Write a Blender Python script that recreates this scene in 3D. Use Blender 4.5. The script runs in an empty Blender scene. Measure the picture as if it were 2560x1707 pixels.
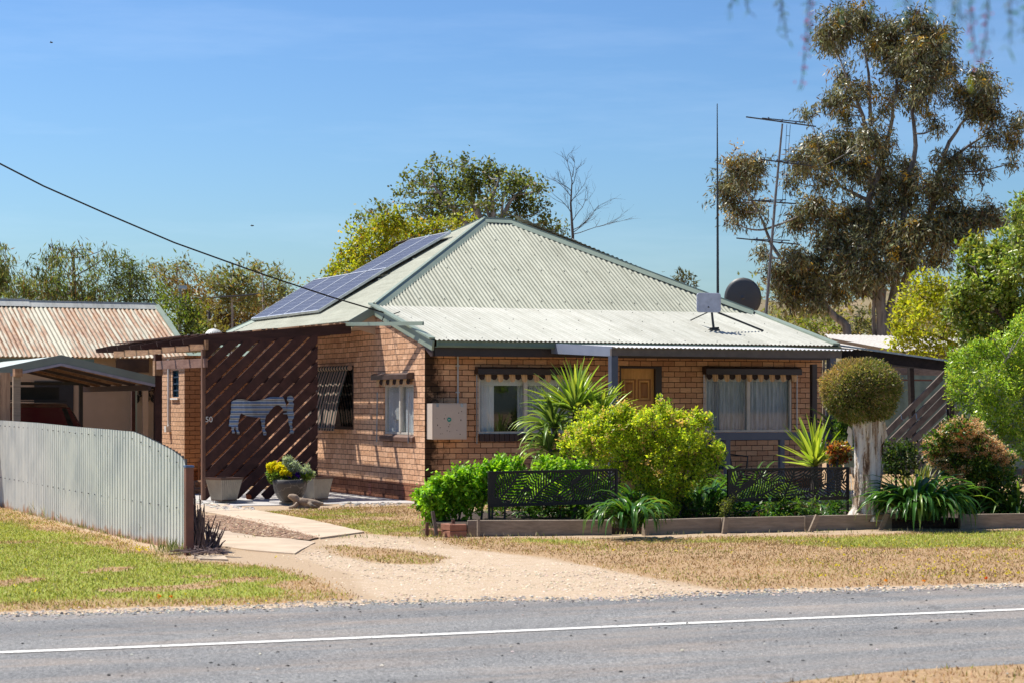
import bpy, bmesh, math, random
import numpy as np
from mathutils import Vector, Matrix
R_ = random.Random(7)
NP = np.random.default_rng(11)
scn = bpy.context.scene
COL = scn.collection
# ---------------------------------------------------------------- camera frame (source photo pixels 2560x1707)
f_, H_, CX = 5200.0, 1010.0, 1280.0
th = math.radians(24.3)
ct, st = math.cos(th), math.sin(th)
Rv = np.array([ct, -st, 0.0]); Fv = np.array([st, ct, 0.0]); Zv = np.array([0, 0, 1.0])
CAM = -(Rv * -1.371 + Fv * 32.7); CAM[2] = 1.55
SUN = np.array([-0.42, 0.47, 1.0]); SUN /= np.linalg.norm(SUN)
def ray(px, py): return Rv * (px - CX) / f_ + Fv + Zv * (H_ - py) / f_
def W(px, py, F): return CAM + ray(px, py) * F
def G(px, py, z=0.0): return CAM + ray(px, py) * ((z - CAM[2]) * f_ / (H_ - py))
def OnX(px, py, x):
    r = ray(px, py); return CAM + r * ((x - CAM[0]) / r[0])
def OnY(px, py, y):
    r = ray(px, py); return CAM + r * ((y - CAM[1]) / r[1])
def proj(P):
    d = np.asarray(P, float) - CAM; F = d @ Fv
    return CX + f_ * (d @ Rv) / F, H_ - f_ * d[..., 2] / F
# ---------------------------------------------------------------- mesh helpers
class MB:
    def __init__(s): s.v = []; s.f = []; s.c = []
    def add(s, vs, fs, col=None):
        o = len(s.v); s.v += [tuple(map(float, p)) for p in vs]; s.f += [tuple(i + o for i in q) for q in fs]
        if col is not None: s.c += [tuple(col)] * len(vs)
        return s
    def box(s, x0, x1, y0, y1, z0, z1):
        return s.add([(x0,y0,z0),(x1,y0,z0),(x1,y1,z0),(x0,y1,z0),(x0,y0,z1),(x1,y0,z1),(x1,y1,z1),(x0,y1,z1)],
            [(3,2,1,0),(4,5,6,7),(0,1,5,4),(1,2,6,5),(2,3,7,6),(3,0,4,7)])
    def beam(s, p0, p1, w, h, up=(0,0,1)):
        p0 = np.array(p0, float); p1 = np.array(p1, float); d = p1 - p0; d /= np.linalg.norm(d)
        u = np.array(up, float) if abs(d @ np.array(up, float)) < .999 else np.array([0,1.,0]); a = np.cross(d, u); a /= np.linalg.norm(a); b = np.cross(a, d)
        a = a * w / 2; b = b * h / 2
        return s.add([p0-a-b,p0+a-b,p0+a+b,p0-a+b,p1-a-b,p1+a-b,p1+a+b,p1-a+b],
            [(0,1,2,3),(7,6,5,4),(4,5,1,0),(5,6,2,1),(6,7,3,2),(7,4,0,3)])
    def tube(s, pts, rad, n=8, cap=True):
        pts = [np.array(p, float) for p in pts]
        if not hasattr(rad, '__len__'): rad = [rad] * len(pts)
        vs = []; ref = None
        for i, p in enumerate(pts):
            d = pts[min(i+1, len(pts)-1)] - pts[max(i-1, 0)]; L = np.linalg.norm(d); d = d / L if L > 1e-9 else np.array([0,0,1.])
            if ref is None:
                ref = np.array([1.,0,0]) if abs(d[0]) < .8 else np.array([0,1.,0])
            a = ref - d * (ref @ d); a /= np.linalg.norm(a); ref = a; b = np.cross(d, a)
            for k in range(n):
                t = 2 * math.pi * k / n; vs.append(p + (a * math.cos(t) + b * math.sin(t)) * rad[i])
        fs = [(i*n+k, i*n+(k+1)%n, (i+1)*n+(k+1)%n, (i+1)*n+k) for i in range(len(pts)-1) for k in range(n)]
        if cap: fs += [tuple(range(n-1,-1,-1)), tuple((len(pts)-1)*n+k for k in range(n))]
        return s.add(vs, fs)
    def lathe(s, c, prof, n=24):
        vs = [(c[0]+r*math.cos(2*math.pi*k/n), c[1]+r*math.sin(2*math.pi*k/n), c[2]+z) for r, z in prof for k in range(n)]
        fs = [(i*n+k, i*n+(k+1)%n, (i+1)*n+(k+1)%n, (i+1)*n+k) for i in range(len(prof)-1) for k in range(n)]
        return s.add(vs, fs)
    def prism(s, poly, depth):          # poly: 3D points of a flat outline; depth: vector
        n = len(poly); d = np.array(depth, float); P = [np.array(p, float) for p in poly]
        return s.add(P + [p + d for p in P], [tuple(range(n)), tuple(range(2*n-1, n-1, -1))] + [(i+n, (i+1)%n+n, (i+1)%n, i) for i in range(n)])
    def build(s, name, mat, parent=None, smooth=False, loc=None):
        me = bpy.data.meshes.new(name)
        off = np.array(parent_loc(parent)) if parent is not None else (np.array(loc, float) if loc is not None else np.zeros(3))
        V = np.array(s.v, float).reshape(-1, 3) - off
        me.from_pydata(V.tolist(), [], s.f); 
        bm = bmesh.new(); bm.from_mesh(me); bmesh.ops.recalc_face_normals(bm, faces=bm.faces); bm.to_mesh(me); bm.free()
        if len(s.c) == len(s.v) and s.c:
            at = me.color_attributes.new('Col', 'FLOAT_COLOR', 'POINT')
            at.data.foreach_set('color', np.array([(c[0],c[1],c[2],1) for c in s.c], dtype=np.float32).ravel())
        if smooth: me.polygons.foreach_set('use_smooth', [True]*len(me.polygons))
        me.materials.append(mat)
        return link(name, me, parent, loc)
def parent_loc(o):
    L = np.zeros(3)
    while o is not None: L = L + np.array(o.location); o = o.parent
    return L
def link(name, me, parent=None, loc=None):
    o = bpy.data.objects.new(name, me); COL.objects.link(o)
    if parent is not None: o.parent = parent
    elif loc is not None: o.location = Vector([float(a) for a in loc])
    return o
def npmesh(name, V, F, mat, parent=None, loc=None, col=None, smooth=False, k=None):
    """V (N,3), F (M,k) arrays, fast path"""
    me = bpy.data.meshes.new(name); off = parent_loc(parent) if parent is not None else (np.array(loc, float) if loc is not None else np.zeros(3))
    V = np.asarray(V, np.float32) - off.astype(np.float32); F = np.asarray(F, np.int32); kk = F.shape[1]
    me.vertices.add(len(V)); me.vertices.foreach_set('co', V.astype(np.float32).ravel())
    me.loops.add(F.size); me.loops.foreach_set('vertex_index', F.ravel())
    me.polygons.add(len(F)); me.polygons.foreach_set('loop_start', np.arange(0, F.size, kk, dtype=np.int32))
    me.update(calc_edges=True)
    me.polygons.foreach_set('use_smooth', np.full(len(F), bool(smooth or name != 'sheet'), dtype=bool))
    if col is not None:
        at = me.color_attributes.new('Col', 'FLOAT_COLOR', 'POINT')
        c = np.ones((len(V), 4), np.float32); c[:, :3] = col; at.data.foreach_set('color', c.ravel())
    me.materials.append(mat); me.validate()
    return link(name, me, parent, loc)
def tag(o, label, cat, group=None, kind=None):
    if label: o['label'] = label
    if cat: o['category'] = cat
    if group: o['group'] = group
    if kind: o['kind'] = kind
    return o
def thing(name, label, cat, loc, group=None):
    o = bpy.data.objects.new(name, None); COL.objects.link(o); o.location = Vector([float(a) for a in loc]); o.empty_display_size = .2
    return tag(o, label, cat, group)
def struct(o): o['kind'] = 'structure'; return o
def clip_poly(poly, n, d):      # keep points with n.p <= d (2D)
    out = []; m = len(poly)
    for i in range(m):
        a, b = poly[i], poly[(i+1) % m]; da = n[0]*a[0]+n[1]*a[1]-d; db = n[0]*b[0]+n[1]*b[1]-d
        if da <= 0: out.append(a)
        if (da < 0 < db) or (db < 0 < da):
            t = da/(da-db); out.append((a[0]+(b[0]-a[0])*t, a[1]+(b[1]-a[1])*t))
    return out
def corr(poly, pitch=.076, amp=.009, seg=6, thick=True, mb=None, phase=0.0, rows=1):
    """corrugated sheet over a convex planar 3D outline; waves run across edge 0->1 direction, ribs perpendicular to it"""
    P = [np.array(p, float) for p in poly]; o = P[0]; u = P[1]-P[0]; u /= np.linalg.norm(u)
    nrm = np.cross(u, P[2]-P[0]); nrm /= np.linalg.norm(nrm)
    if nrm[2] < 0: nrm = -nrm
    w = np.cross(nrm, u)
    q = [((p-o)@u, (p-o)@w) for p in P]; u0 = min(a for a, _ in q); u1 = max(a for a, _ in q)
    n = max(2, int((u1-u0)/pitch*seg)); mb = mb or MB(); vs = []; fs = []
    for i in range(n+1):
        uu = u0 + (u1-u0)*i/n; ue = min(max(uu, u0+1e-4), u1-1e-4); ys = []
        for k in range(len(q)):
            a, b = q[k], q[(k+1) % len(q)]
            if (a[0]-ue)*(b[0]-ue) <= 0 and abs(a[0]-b[0]) > 1e-9:
                t = (ue-a[0])/(b[0]-a[0]); ys.append(a[1]+(b[1]-a[1])*t)
        lo, hi = min(ys), max(ys); h = amp*math.cos(2*math.pi*(uu-u0)/pitch+phase)
        for j in range(rows+1): vs.append(o+u*uu+w*(lo+(hi-lo)*j/rows)+nrm*h)
    for i in range(n):
        for j in range(rows):
            a = i*(rows+1)+j; fs.append((a, a+rows+1, a+rows+2, a+1))
    return mb.add(vs, fs)
# ---------------------------------------------------------------- materials
MATS = {}
def split(o, per=1):
    """give every separate piece of a mesh (or every run of `per` pieces) an object of its own with the same name and parent"""
    me = o.data; n = len(me.vertices); root = list(range(n))
    def find(a):
        while root[a] != a: root[a] = root[root[a]]; a = root[a]
        return a
    for e in me.edges:
        a, b = find(e.vertices[0]), find(e.vertices[1])
        if a != b: root[max(a, b)] = min(a, b)
    ids = sorted({find(i) for i in range(n)}); grp = {r: k//per for k, r in enumerate(ids)}; ng = max(grp.values())+1
    if ng < 2: return o
    for g in range(ng):
        keep = [i for i in range(n) if grp[find(i)] == g]; mp = {v: k for k, v in enumerate(keep)}
        m2 = bpy.data.meshes.new(o.name); m2.from_pydata([tuple(me.vertices[i].co) for i in keep], [], [tuple(mp[v] for v in p.vertices) for p in me.polygons if p.vertices[0] in mp]); m2.materials.append(me.materials[0])
        if g < ng-1:
            c = bpy.data.objects.new(o.name.split('.')[0], m2); COL.objects.link(c); c.parent = o.parent; c.location = o.location
        else: o.data = m2
    return o
def newmat(name):
    m = bpy.data.materials.new(name); m.use_nodes = True; nt = m.node_tree
    return m, nt, nt.nodes['Principled BSDF'], nt.nodes['Material Output']
def nd(nt, t, **kw):
    n = nt.nodes.new(t)
    for k, v in kw.items():
        if k in n.inputs: n.inputs[k].default_value = v
        else: setattr(n, k, v)
    return n
def L(nt, a, b): nt.links.new(a, b)
def ramp(nt, src, stops):
    r = nt.nodes.new('ShaderNodeValToRGB'); e = r.color_ramp.elements
    while len(e) < len(stops): e.new(.5)
    for i, (p, c) in enumerate(stops): e[i].position = p; e[i].color = (*c, 1) if len(c) == 3 else c
    L(nt, src, r.inputs['Fac']); return r.outputs['Color']
def coords(nt, scale=(1,1,1), kind='Object'):
    tc = nt.nodes.new('ShaderNodeTexCoord'); mp = nt.nodes.new('ShaderNodeMapping'); mp.inputs['Scale'].default_value = scale
    L(nt, tc.outputs[kind], mp.inputs['Vector']); return mp.outputs['Vector']
def noise(nt, vec, scale, detail=4, rough=.55, out='Fac'):
    n = nd(nt, 'ShaderNodeTexNoise', Scale=scale, Detail=detail, Roughness=rough); L(nt, vec, n.inputs['Vector']); return n.outputs[out]
def mixc(nt, fac, a, b, mode='MIX'):
    m = nt.nodes.new('ShaderNodeMix'); m.data_type = 'RGBA'; m.blend_type = mode
    for s, v in ((m.inputs[0], fac), (m.inputs[6], a), (m.inputs[7], b)):
        if hasattr(v, 'links'): L(nt, v, s)
        else: s.default_value = v if isinstance(v, (int, float)) else (*v, 1)
    return m.outputs[2]
def bump(nt, P, h, strength=.5, dist=.01, normal=None):
    b = nd(nt, 'ShaderNodeBump', Strength=strength, Distance=dist); L(nt, h, b.inputs['Height'])
    if normal is not None: L(nt, normal, b.inputs['Normal'])
    L(nt, b.outputs['Normal'], P.inputs['Normal']); return b.outputs['Normal']
def pm(name, c1, c2=None, scale=8, rough=.6, metal=0, b=.3, bd=.004, stretch=(1,1,1), spec=.5, c3=None, bscale=None, p=(.35,.65)):
    if name in MATS: return MATS[name]
    m, nt, P, O = newmat(name); v = coords(nt, stretch)
    n = noise(nt, v, scale, 6); c2 = c2 or tuple(x*.75 for x in c1)
    st = [(p[0], c2), (p[1], c1)]
    c = ramp(nt, n, st)
    if c3: c = mixc(nt, ramp(nt, noise(nt, v, scale*.23, 5, .65), [(.52, (0,0,0)), (.66, (1,1,1))]), c, c3)
    L(nt, c, P.inputs['Base Color']); P.inputs['Roughness'].default_value = rough; P.inputs['Metallic'].default_value = metal
    P.inputs['Specular IOR Level'].default_value = spec
    if b: bump(nt, P, noise(nt, v, bscale or scale*3, 4), b, bd)
    MATS[name] = m; return m
def leafmat(name, trans=.35, rough=.45, spec=.35, tint=(1.25,1.2,.5)):
    m, nt, P, O = newmat(name); a = nd(nt, 'ShaderNodeAttribute', attribute_name='Col'); L(nt, a.outputs['Color'], P.inputs['Base Color'])
    P.inputs['Roughness'].default_value = rough; P.inputs['Specular IOR Level'].default_value = spec
    t = nt.nodes.new('ShaderNodeBsdfTranslucent'); L(nt, mixc(nt, 1.0, a.outputs['Color'], tint, 'MULTIPLY'), t.inputs['Color'])
    ms = nt.nodes.new('ShaderNodeMixShader'); ms.inputs[0].default_value = trans
    L(nt, P.outputs[0], ms.inputs[1]); L(nt, t.outputs[0], ms.inputs[2]); L(nt, ms.outputs[0], O.inputs['Surface']); return m
def brickmat(name, axis, c1, c2, mortar, rock=.4, stain=None, Lb=.2125, Hb=.088):
    m, nt, P, O = newmat(name); tc = nt.nodes.new('ShaderNodeNewGeometry'); sx = nt.nodes.new('ShaderNodeSeparateXYZ'); L(nt, tc.outputs['Position'], sx.inputs[0])
    cb = nt.nodes.new('ShaderNodeCombineXYZ'); L(nt, sx.outputs[axis], cb.inputs[0]); L(nt, sx.outputs['Z'], cb.inputs[1])
    # slight waviness of the courses
    nz = noise(nt, cb.outputs[0], .5, 2, out='Color'); ad = nd(nt, 'ShaderNodeVectorMath', operation='MULTIPLY_ADD'); L(nt, nz, ad.inputs[0]); ad.inputs[1].default_value = (.0,.035,0); L(nt, cb.outputs[0], ad.inputs[2])
    br = nd(nt, 'ShaderNodeTexBrick', Scale=1.0); br.inputs['Mortar Size'].default_value = .0048; br.inputs['Mortar Smooth'].default_value = .15
    br.inputs['Brick Width'].default_value = Lb; br.inputs['Row Height'].default_value = Hb; br.inputs['Bias'].default_value = 0.0
    br.inputs['Color1'].default_value = (*c1, 1); br.inputs['Color2'].default_value = (*c2, 1); br.inputs['Mortar'].default_value = (*mortar, 1)
    L(nt, ad.outputs[0], br.inputs['Vector'])
    # grain streaks inside bricks
    mp = nd(nt, 'ShaderNodeMapping'); mp.inputs['Scale'].default_value = (1,7,1); mp.inputs['Rotation'].default_value = (0,0,.12); L(nt, cb.outputs[0], mp.inputs['Vector'])
    g = noise(nt, mp.outputs[0], 9, 5, .65); c = mixc(nt, .75, br.outputs['Color'], ramp(nt, g, [(.25,(.55,.52,.5)),(.5,(1,1,1)),(.8,(1.25,1.2,1.15))]), 'MULTIPLY')
    big = noise(nt, cb.outputs[0], 1.3, 4); c = mixc(nt, .6, c, ramp(nt, big, [(.3,(.78,.72,.7)),(.7,(1.08,1.05,1))]), 'MULTIPLY')
    # dark painted plinth courses
    lt = nd(nt, 'ShaderNodeMath', operation='LESS_THAN'); L(nt, sx.outputs['Z'], lt.inputs[0]); lt.inputs[1].default_value = .29
    c = mixc(nt, lt.outputs[0], c, mixc(nt, 1.0, c, (.42,.3,.27), 'MULTIPLY'))
    if stain: c = stain(nt, sx, cb.outputs[0], c)
    L(nt, c, P.inputs['Base Color']); P.inputs['Roughness'].default_value = .9; P.inputs['Specular IOR Level'].default_value = .2
    inv = nd(nt, 'ShaderNodeMath', operation='SUBTRACT'); inv.inputs[0].default_value = 1; L(nt, br.outputs['Fac'], inv.inputs[1])
    n1 = bump(nt, P, inv.outputs[0], 1.0, .009); bump(nt, P, noise(nt, cb.outputs[0], 14, 5, .65), rock, .02, n1)
    return m
def stain_front(nt, sx, vec, c):
    # black weathering beside the corner and under the meter box
    n = noise(nt, vec, 3.2, 5, .65); a = nd(nt, 'ShaderNodeMath', operation='MULTIPLY_ADD'); L(nt, n, a.inputs[0]); a.inputs[1].default_value = 1.1; 
    mu = nd(nt, 'ShaderNodeMath', operation='MULTIPLY'); L(nt, sx.outputs['X'], mu.inputs[0]); mu.inputs[1].default_value = -1.0; L(nt, mu.outputs[0], a.inputs[2])
    f = ramp(nt, a.outputs[0], [(.18,(0,0,0)),(.42,(1,1,1))]); return mixc(nt, f, c, mixc(nt, 1.0, c, (.1,.1,.1), 'MULTIPLY'))
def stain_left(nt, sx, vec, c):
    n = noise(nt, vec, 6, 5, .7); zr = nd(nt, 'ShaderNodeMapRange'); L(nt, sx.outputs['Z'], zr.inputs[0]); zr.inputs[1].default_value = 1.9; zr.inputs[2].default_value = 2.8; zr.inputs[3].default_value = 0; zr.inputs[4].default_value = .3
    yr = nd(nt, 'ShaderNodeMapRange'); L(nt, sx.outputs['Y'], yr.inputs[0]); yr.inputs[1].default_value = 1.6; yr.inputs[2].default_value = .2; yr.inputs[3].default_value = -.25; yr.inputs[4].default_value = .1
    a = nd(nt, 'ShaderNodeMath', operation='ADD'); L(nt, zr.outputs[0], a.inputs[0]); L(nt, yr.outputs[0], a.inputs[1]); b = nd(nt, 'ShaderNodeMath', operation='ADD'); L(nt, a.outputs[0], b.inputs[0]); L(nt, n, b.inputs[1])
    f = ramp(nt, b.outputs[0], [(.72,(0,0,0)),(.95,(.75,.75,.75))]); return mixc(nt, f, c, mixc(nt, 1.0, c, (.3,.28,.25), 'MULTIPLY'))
def roofmat(name, c1, c2, rust=None, axis='X', rough=.42, lichen=None):
    m, nt, P, O = newmat(name); g = nt.nodes.new('ShaderNodeNewGeometry'); pos = g.outputs['Position']
    n = noise(nt, pos, 2.2, 5, .6); c = ramp(nt, n, [(.3, c2), (.7, c1)])
    s0 = nt.nodes.new('ShaderNodeSeparateXYZ'); L(nt, pos, s0.inputs[0]); c0 = nt.nodes.new('ShaderNodeCombineXYZ'); fl0 = nd(nt, 'ShaderNodeMath', operation='SNAP'); L(nt, s0.outputs['X'], fl0.inputs[0]); fl0.inputs[1].default_value = .762; L(nt, fl0.outputs[0], c0.inputs[0])
    c = mixc(nt, .75, c, ramp(nt, noise(nt, c0.outputs[0], 3.7, 1), [(.35,(.86,.86,.84)),(.65,(1.08,1.08,1.07))]), 'MULTIPLY')
    mp0 = nd(nt, 'ShaderNodeMapping'); mp0.inputs['Scale'].default_value = (7,.5,.5); L(nt, pos, mp0.inputs['Vector']); c = mixc(nt, .7, c, ramp(nt, noise(nt, mp0.outputs[0], 1.6, 6, .65), [(.36,(.74,.73,.68)),(.56,(1.04,1.04,1.03))]), 'MULTIPLY')
    fine = noise(nt, pos, 22, 4, .7); c = mixc(nt, .7, c, ramp(nt, fine, [(.3,(.82,.82,.8)),(.6,(1.05,1.05,1.04))]), 'MULTIPLY')
    if rust:
        sx = nt.nodes.new('ShaderNodeSeparateXYZ'); L(nt, pos, sx.inputs[0])
        mp = nd(nt, 'ShaderNodeMapping'); mp.inputs['Scale'].default_value = (9, .55, .55); L(nt, pos, mp.inputs['Vector'])
        st_ = noise(nt, mp.outputs[0], 1.4, 7, .7)
        cm = nt.nodes.new('ShaderNodeCombineXYZ'); L(nt, sx.outputs['X'], cm.inputs[0]); sh = noise(nt, cm.outputs[0], .62, 1)
        sheet = ramp(nt, sh, [(.40,(0,0,0)),(.415,(1,1,1))])
        f = ramp(nt, st_, [(.44,(0,0,0)),(.54,(1,1,1))]); f2 = mixc(nt, 1.0, f, sheet, 'MULTIPLY')
        c = mixc(nt, f2, c, ramp(nt, noise(nt, pos, 7, 4), [(.35, rust[0]), (.65, rust[1])]))
    L(nt, c, P.inputs['Base Color']); P.inputs['Roughness'].default_value = rough; P.inputs['Specular IOR Level'].default_value = .45
    return m
def woodmat(name, c1, c2, axis=(1,1,1), rough=.8, b=.5):
    m, nt, P, O = newmat(name); v = coords(nt, axis)
    w = noise(nt, v, 6, 8, .7); c = ramp(nt, w, [(.3, c2), (.7, c1)])
    k = noise(nt, coords(nt), 3, 3); c = mixc(nt, .5, c, ramp(nt, k, [(.3,(.7,.7,.7)),(.7,(1.15,1.12,1.1))]), 'MULTIPLY')
    L(nt, c, P.inputs['Base Color']); P.inputs['Roughness'].default_value = rough; P.inputs['Specular IOR Level'].default_value = .25
    bump(nt, P, w, b, .006); return m
def glassmat(name, tint=(.8,.85,.85), refl=.16):
    m, nt, P, O = newmat(name); nt.nodes.remove(P); t = nd(nt, 'ShaderNodeBsdfTransparent'); t.inputs[0].default_value = (*tint, 1)
    g = nd(nt, 'ShaderNodeBsdfGlossy'); g.inputs['Roughness'].default_value = .02; lw_ = nd(nt, 'ShaderNodeLayerWeight'); fr = nd(nt, 'ShaderNodeMath', operation='POWER'); L(nt, lw_.outputs['Facing'], fr.inputs[0]); fr.inputs[1].default_value = 4.5
    ad = nd(nt, 'ShaderNodeMath', operation='ADD'); L(nt, fr.outputs[0], ad.inputs[0]); ad.inputs[1].default_value = refl+.02
    ms = nt.nodes.new('ShaderNodeMixShader'); L(nt, ad.outputs[0], ms.inputs[0]); L(nt, t.outputs[0], ms.inputs[1]); L(nt, g.outputs[0], ms.inputs[2]); L(nt, ms.outputs[0], O.inputs['Surface']); return m
def stripemat(name, ca, cb, freq, axis='Y', kind='Object', trans=.25):
    m, nt, P, O = newmat(name); tc = nt.nodes.new('ShaderNodeTexCoord'); sx = nt.nodes.new('ShaderNodeSeparateXYZ'); L(nt, tc.outputs[kind], sx.inputs[0])
    mu = nd(nt, 'ShaderNodeMath', operation='MULTIPLY'); L(nt, sx.outputs[axis], mu.inputs[0]); mu.inputs[1].default_value = freq
    fr = nd(nt, 'ShaderNodeMath', operation='FRACT'); L(nt, mu.outputs[0], fr.inputs[0])
    c = ramp(nt, fr.outputs[0], [(.0, ca), (.45, ca), (.47, cb), (.96, cb), (.98, ca)]); c = mixc(nt, .5, c, ramp(nt, noise(nt, tc.outputs[kind], 20, 4), [(.3,(.8,.8,.8)),(.7,(1.1,1.1,1.1))]), 'MULTIPLY')
    L(nt, c, P.inputs['Base Color']); P.inputs['Roughness'].default_value = .9; P.inputs['Specular IOR Level'].default_value = .1
    if trans:
        t = nt.nodes.new('ShaderNodeBsdfTranslucent'); L(nt, c, t.inputs['Color']); ms = nt.nodes.new('ShaderNodeMixShader'); ms.inputs[0].default_value = trans
        L(nt, P.outputs[0], ms.inputs[1]); L(nt, t.outputs[0], ms.inputs[2]); L(nt, ms.outputs[0], O.inputs['Surface'])
    return m
ROOF = roofmat('roof_sheet', (.37,.38,.30), (.30,.315,.245), rough=.6); CAP = pm('capping_green', (.27,.33,.26), (.23,.28,.22), 3, .45, b=0)
GUT = pm('gutter_green', (.13,.2,.155), (.1,.16,.125), 3, .4, b=0)
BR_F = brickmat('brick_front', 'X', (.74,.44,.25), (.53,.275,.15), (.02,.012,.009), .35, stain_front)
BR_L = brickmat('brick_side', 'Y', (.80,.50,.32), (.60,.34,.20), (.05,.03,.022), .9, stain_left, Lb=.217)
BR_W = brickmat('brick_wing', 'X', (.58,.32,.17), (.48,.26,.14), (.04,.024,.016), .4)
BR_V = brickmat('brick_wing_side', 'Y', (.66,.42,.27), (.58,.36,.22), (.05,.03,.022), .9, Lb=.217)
DKW = woodmat('dark_stained_timber', (.095,.045,.035), (.05,.024,.02), (1,1,1)); DKWX = woodmat('dark_rafter_timber', (.085,.042,.034), (.035,.018,.015), (.3,3,3))
RAWX = woodmat('raw_weathered_timber', (.42,.25,.14), (.17,.085,.05), (3,.35,3)); GRYW = woodmat('grey_sleeper_timber', (.36,.29,.22), (.2,.155,.115), (.5,3,5)); DGW = woodmat('grey_brown_board', (.2,.165,.14), (.1,.08,.07), (1,1,1))
BLU = pm('slate_painted_timber', (.085,.1,.14), (.07,.085,.12), 4, .5, b=.1); BRN = pm('brown_painted', (.035,.022,.02), (.025,.016,.015), 5, .45, b=.05)
HOODL = pm('brown_awning_box', (.075,.045,.04), (.055,.035,.03), 5, .4, b=.05)
ALU = pm('cream_aluminium', (.62,.58,.5), (.52,.48,.42), 6, .4, b=0); WHT = pm('white_paint', (.75,.74,.7), (.68,.67,.62), 5, .5, b=.05)
CREAM = pm('cream_board', (.56,.42,.29), (.48,.36,.25), 4, .7, b=.1); BLK = pm('black_interior', (.012,.011,.01), (.008,.008,.008), 3, .8, b=0)
GLASS = glassmat('window_glass', (.9,.92,.93), .02); DGLASS = glassmat('dark_glass', (.25,.28,.3), .05)
CURT = pm('net_curtain', (.75,.76,.78), (.42,.43,.46), 9, .9, b=0, stretch=(6,6,.4)); CURTL = pm('pale_curtain', (.9,.9,.87), (.78,.78,.75), 5, .9, b=0)
DARKM = pm('dark_metal', (.05,.052,.055), (.035,.037,.04), 5, .45, .3, b=.05); GALV = pm('galvanised_steel', (.45,.48,.5), (.3,.33,.36), 7, .35, .8, b=.05)
BLACKST = pm('black_powdercoat', (.012,.011,.011), (.009,.008,.008), 9, .5, b=.1, spec=.4)
CONC = pm('concrete', (.58,.46,.335), (.45,.355,.255), 2.2, .9, b=.5, bd=.004, bscale=60, c3=(.42,.33,.24)); SLAB = pm('grey_patio_concrete', (.5,.48,.46), (.42,.4,.385), 2.5, .85, b=.3, bscale=50)
BARK = pm('eucalypt_bark', (.42,.39,.36), (.15,.14,.13), 3, .85, b=.6, stretch=(3,3,.5)); DBARK = pm('brown_bark', (.12,.095,.08), (.05,.04,.035), 4, .9, b=.6, stretch=(3,3,.5))
SKY_DUST=1.0; SKY_OZ=1.2; SKY_S=.062; SKY_G=1.45; SKY_T=(.43,.545,.67); SUN_E=4.5; EXPO=0.62
# ================================================================= HOUSE
house = thing('brick_house', 'single-storey orange brick house with a pale green corrugated hip roof, behind the garden bed', 'house', (0,0,0))
def wall_holes(mb, axis, a0, a1, z0, z1, holes, thick, plane=0.0):
    """wall in plane axis(X wall: y=plane; Y wall: x=plane), holes [(a0,a1,z0,z1)]"""
    A = sorted({a0, a1, *[h[0] for h in holes], *[h[1] for h in holes]}); Z = sorted({z0, z1, *[h[2] for h in holes], *[h[3] for h in holes]})
    pt = (lambda a, t, z: (a, plane+t, z)) if axis == 'X' else (lambda a, t, z: (plane+t, a, z))
    for i in range(len(A)-1):
        for j in range(len(Z)-1):
            ca, cz = (A[i]+A[i+1])/2, (Z[j]+Z[j+1])/2
            if any(h[0] < ca < h[1] and h[2] < cz < h[3] for h in holes): continue
            mb.add([pt(A[i],0,Z[j]), pt(A[i+1],0,Z[j]), pt(A[i+1],0,Z[j+1]), pt(A[i],0,Z[j+1])], [(0,1,2,3)])
    for h in holes:
        b0, b1, c0, c1 = h; q = [(b0,c0),(b1,c0),(b1,c1),(b0,c1)]
        for k in range(4):
            p, r = q[k], q[(k+1)%4]
            mb.add([pt(p[0],0,p[1]), pt(r[0],0,r[1]), pt(r[0],thick,r[1]), pt(p[0],thick,p[1])], [(0,1,2,3)])
def fx(px, y=0.0): return float(OnY(px, 1000, y)[0])
def fz(px, py, y=0.0): return float(OnY(px, py, y)[2])
HW = 7.35
w1 = (fx(1196), fx(1432), fz(1300,1086), fz(1300,932)); w2 = (fx(1763), fx(1980), fz(1870,1079), fz(1870,932)); dr = (fx(1549), fx(1654), 0.12, fz(1600,915))
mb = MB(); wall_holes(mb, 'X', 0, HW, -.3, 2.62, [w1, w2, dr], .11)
mb.add([(HW,0,-.3),(HW,8,-.3),(HW,8,2.6),(HW,0,2.6)], [(0,1,2,3)])
mb.build('wall', BR_F, house)
lw = (float(OnX(959,1000,0)[1]), float(OnX(1034,1000,0)[1])); lwin = (lw[1], lw[0], 1.045, 1.87)
bl = (float(OnX(884,1000,0)[1]), 5.0, float(OnX(840,1072,0)[2]), float(OnX(840,915,0)[2]))
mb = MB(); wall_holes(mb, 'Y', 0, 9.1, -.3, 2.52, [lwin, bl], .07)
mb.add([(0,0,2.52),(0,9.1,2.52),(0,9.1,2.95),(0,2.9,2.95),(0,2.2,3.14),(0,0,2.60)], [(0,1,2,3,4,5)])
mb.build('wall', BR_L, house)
# rear wing
wx, wy, wy2 = -1.38, 9.07, 10.75
mb = MB(); mb.add([(wx,wy,-.3),(0.2,wy,-.3),(0.2,wy,2.5),(wx,wy,2.5)], [(0,1,2,3)]); mb.build('wing_front_wall', BR_W, house)
ww = (float(OnX(438,1000,wx)[1]), float(OnX(430,1000,wx)[1])); ww = (float(OnX(447,1000,wx)[1]), float(OnX(431,1000,wx)[1]), float(OnX(438,992,wx)[2]), float(OnX(438,925,wx)[2]))
mb = MB(); wall_holes(mb, 'Y', wy, wy2, -.3, 2.5, [ww], .1, wx); mb.add([(wx,wy2,-.3),(0,wy2,-.3),(0,wy2,2.5),(wx,wy2,2.5)], [(0,1,2,3)]); mb.build('wing_side_wall', BR_V, house)
mb = MB(); corr([(wx-.2,wy-.2,2.62),(wx-.2,13.5,2.62),(2,13.5,2.75),(2,wy-.2,2.75)], mb=mb); mb.build('wing_roof', ROOF, house)
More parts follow.
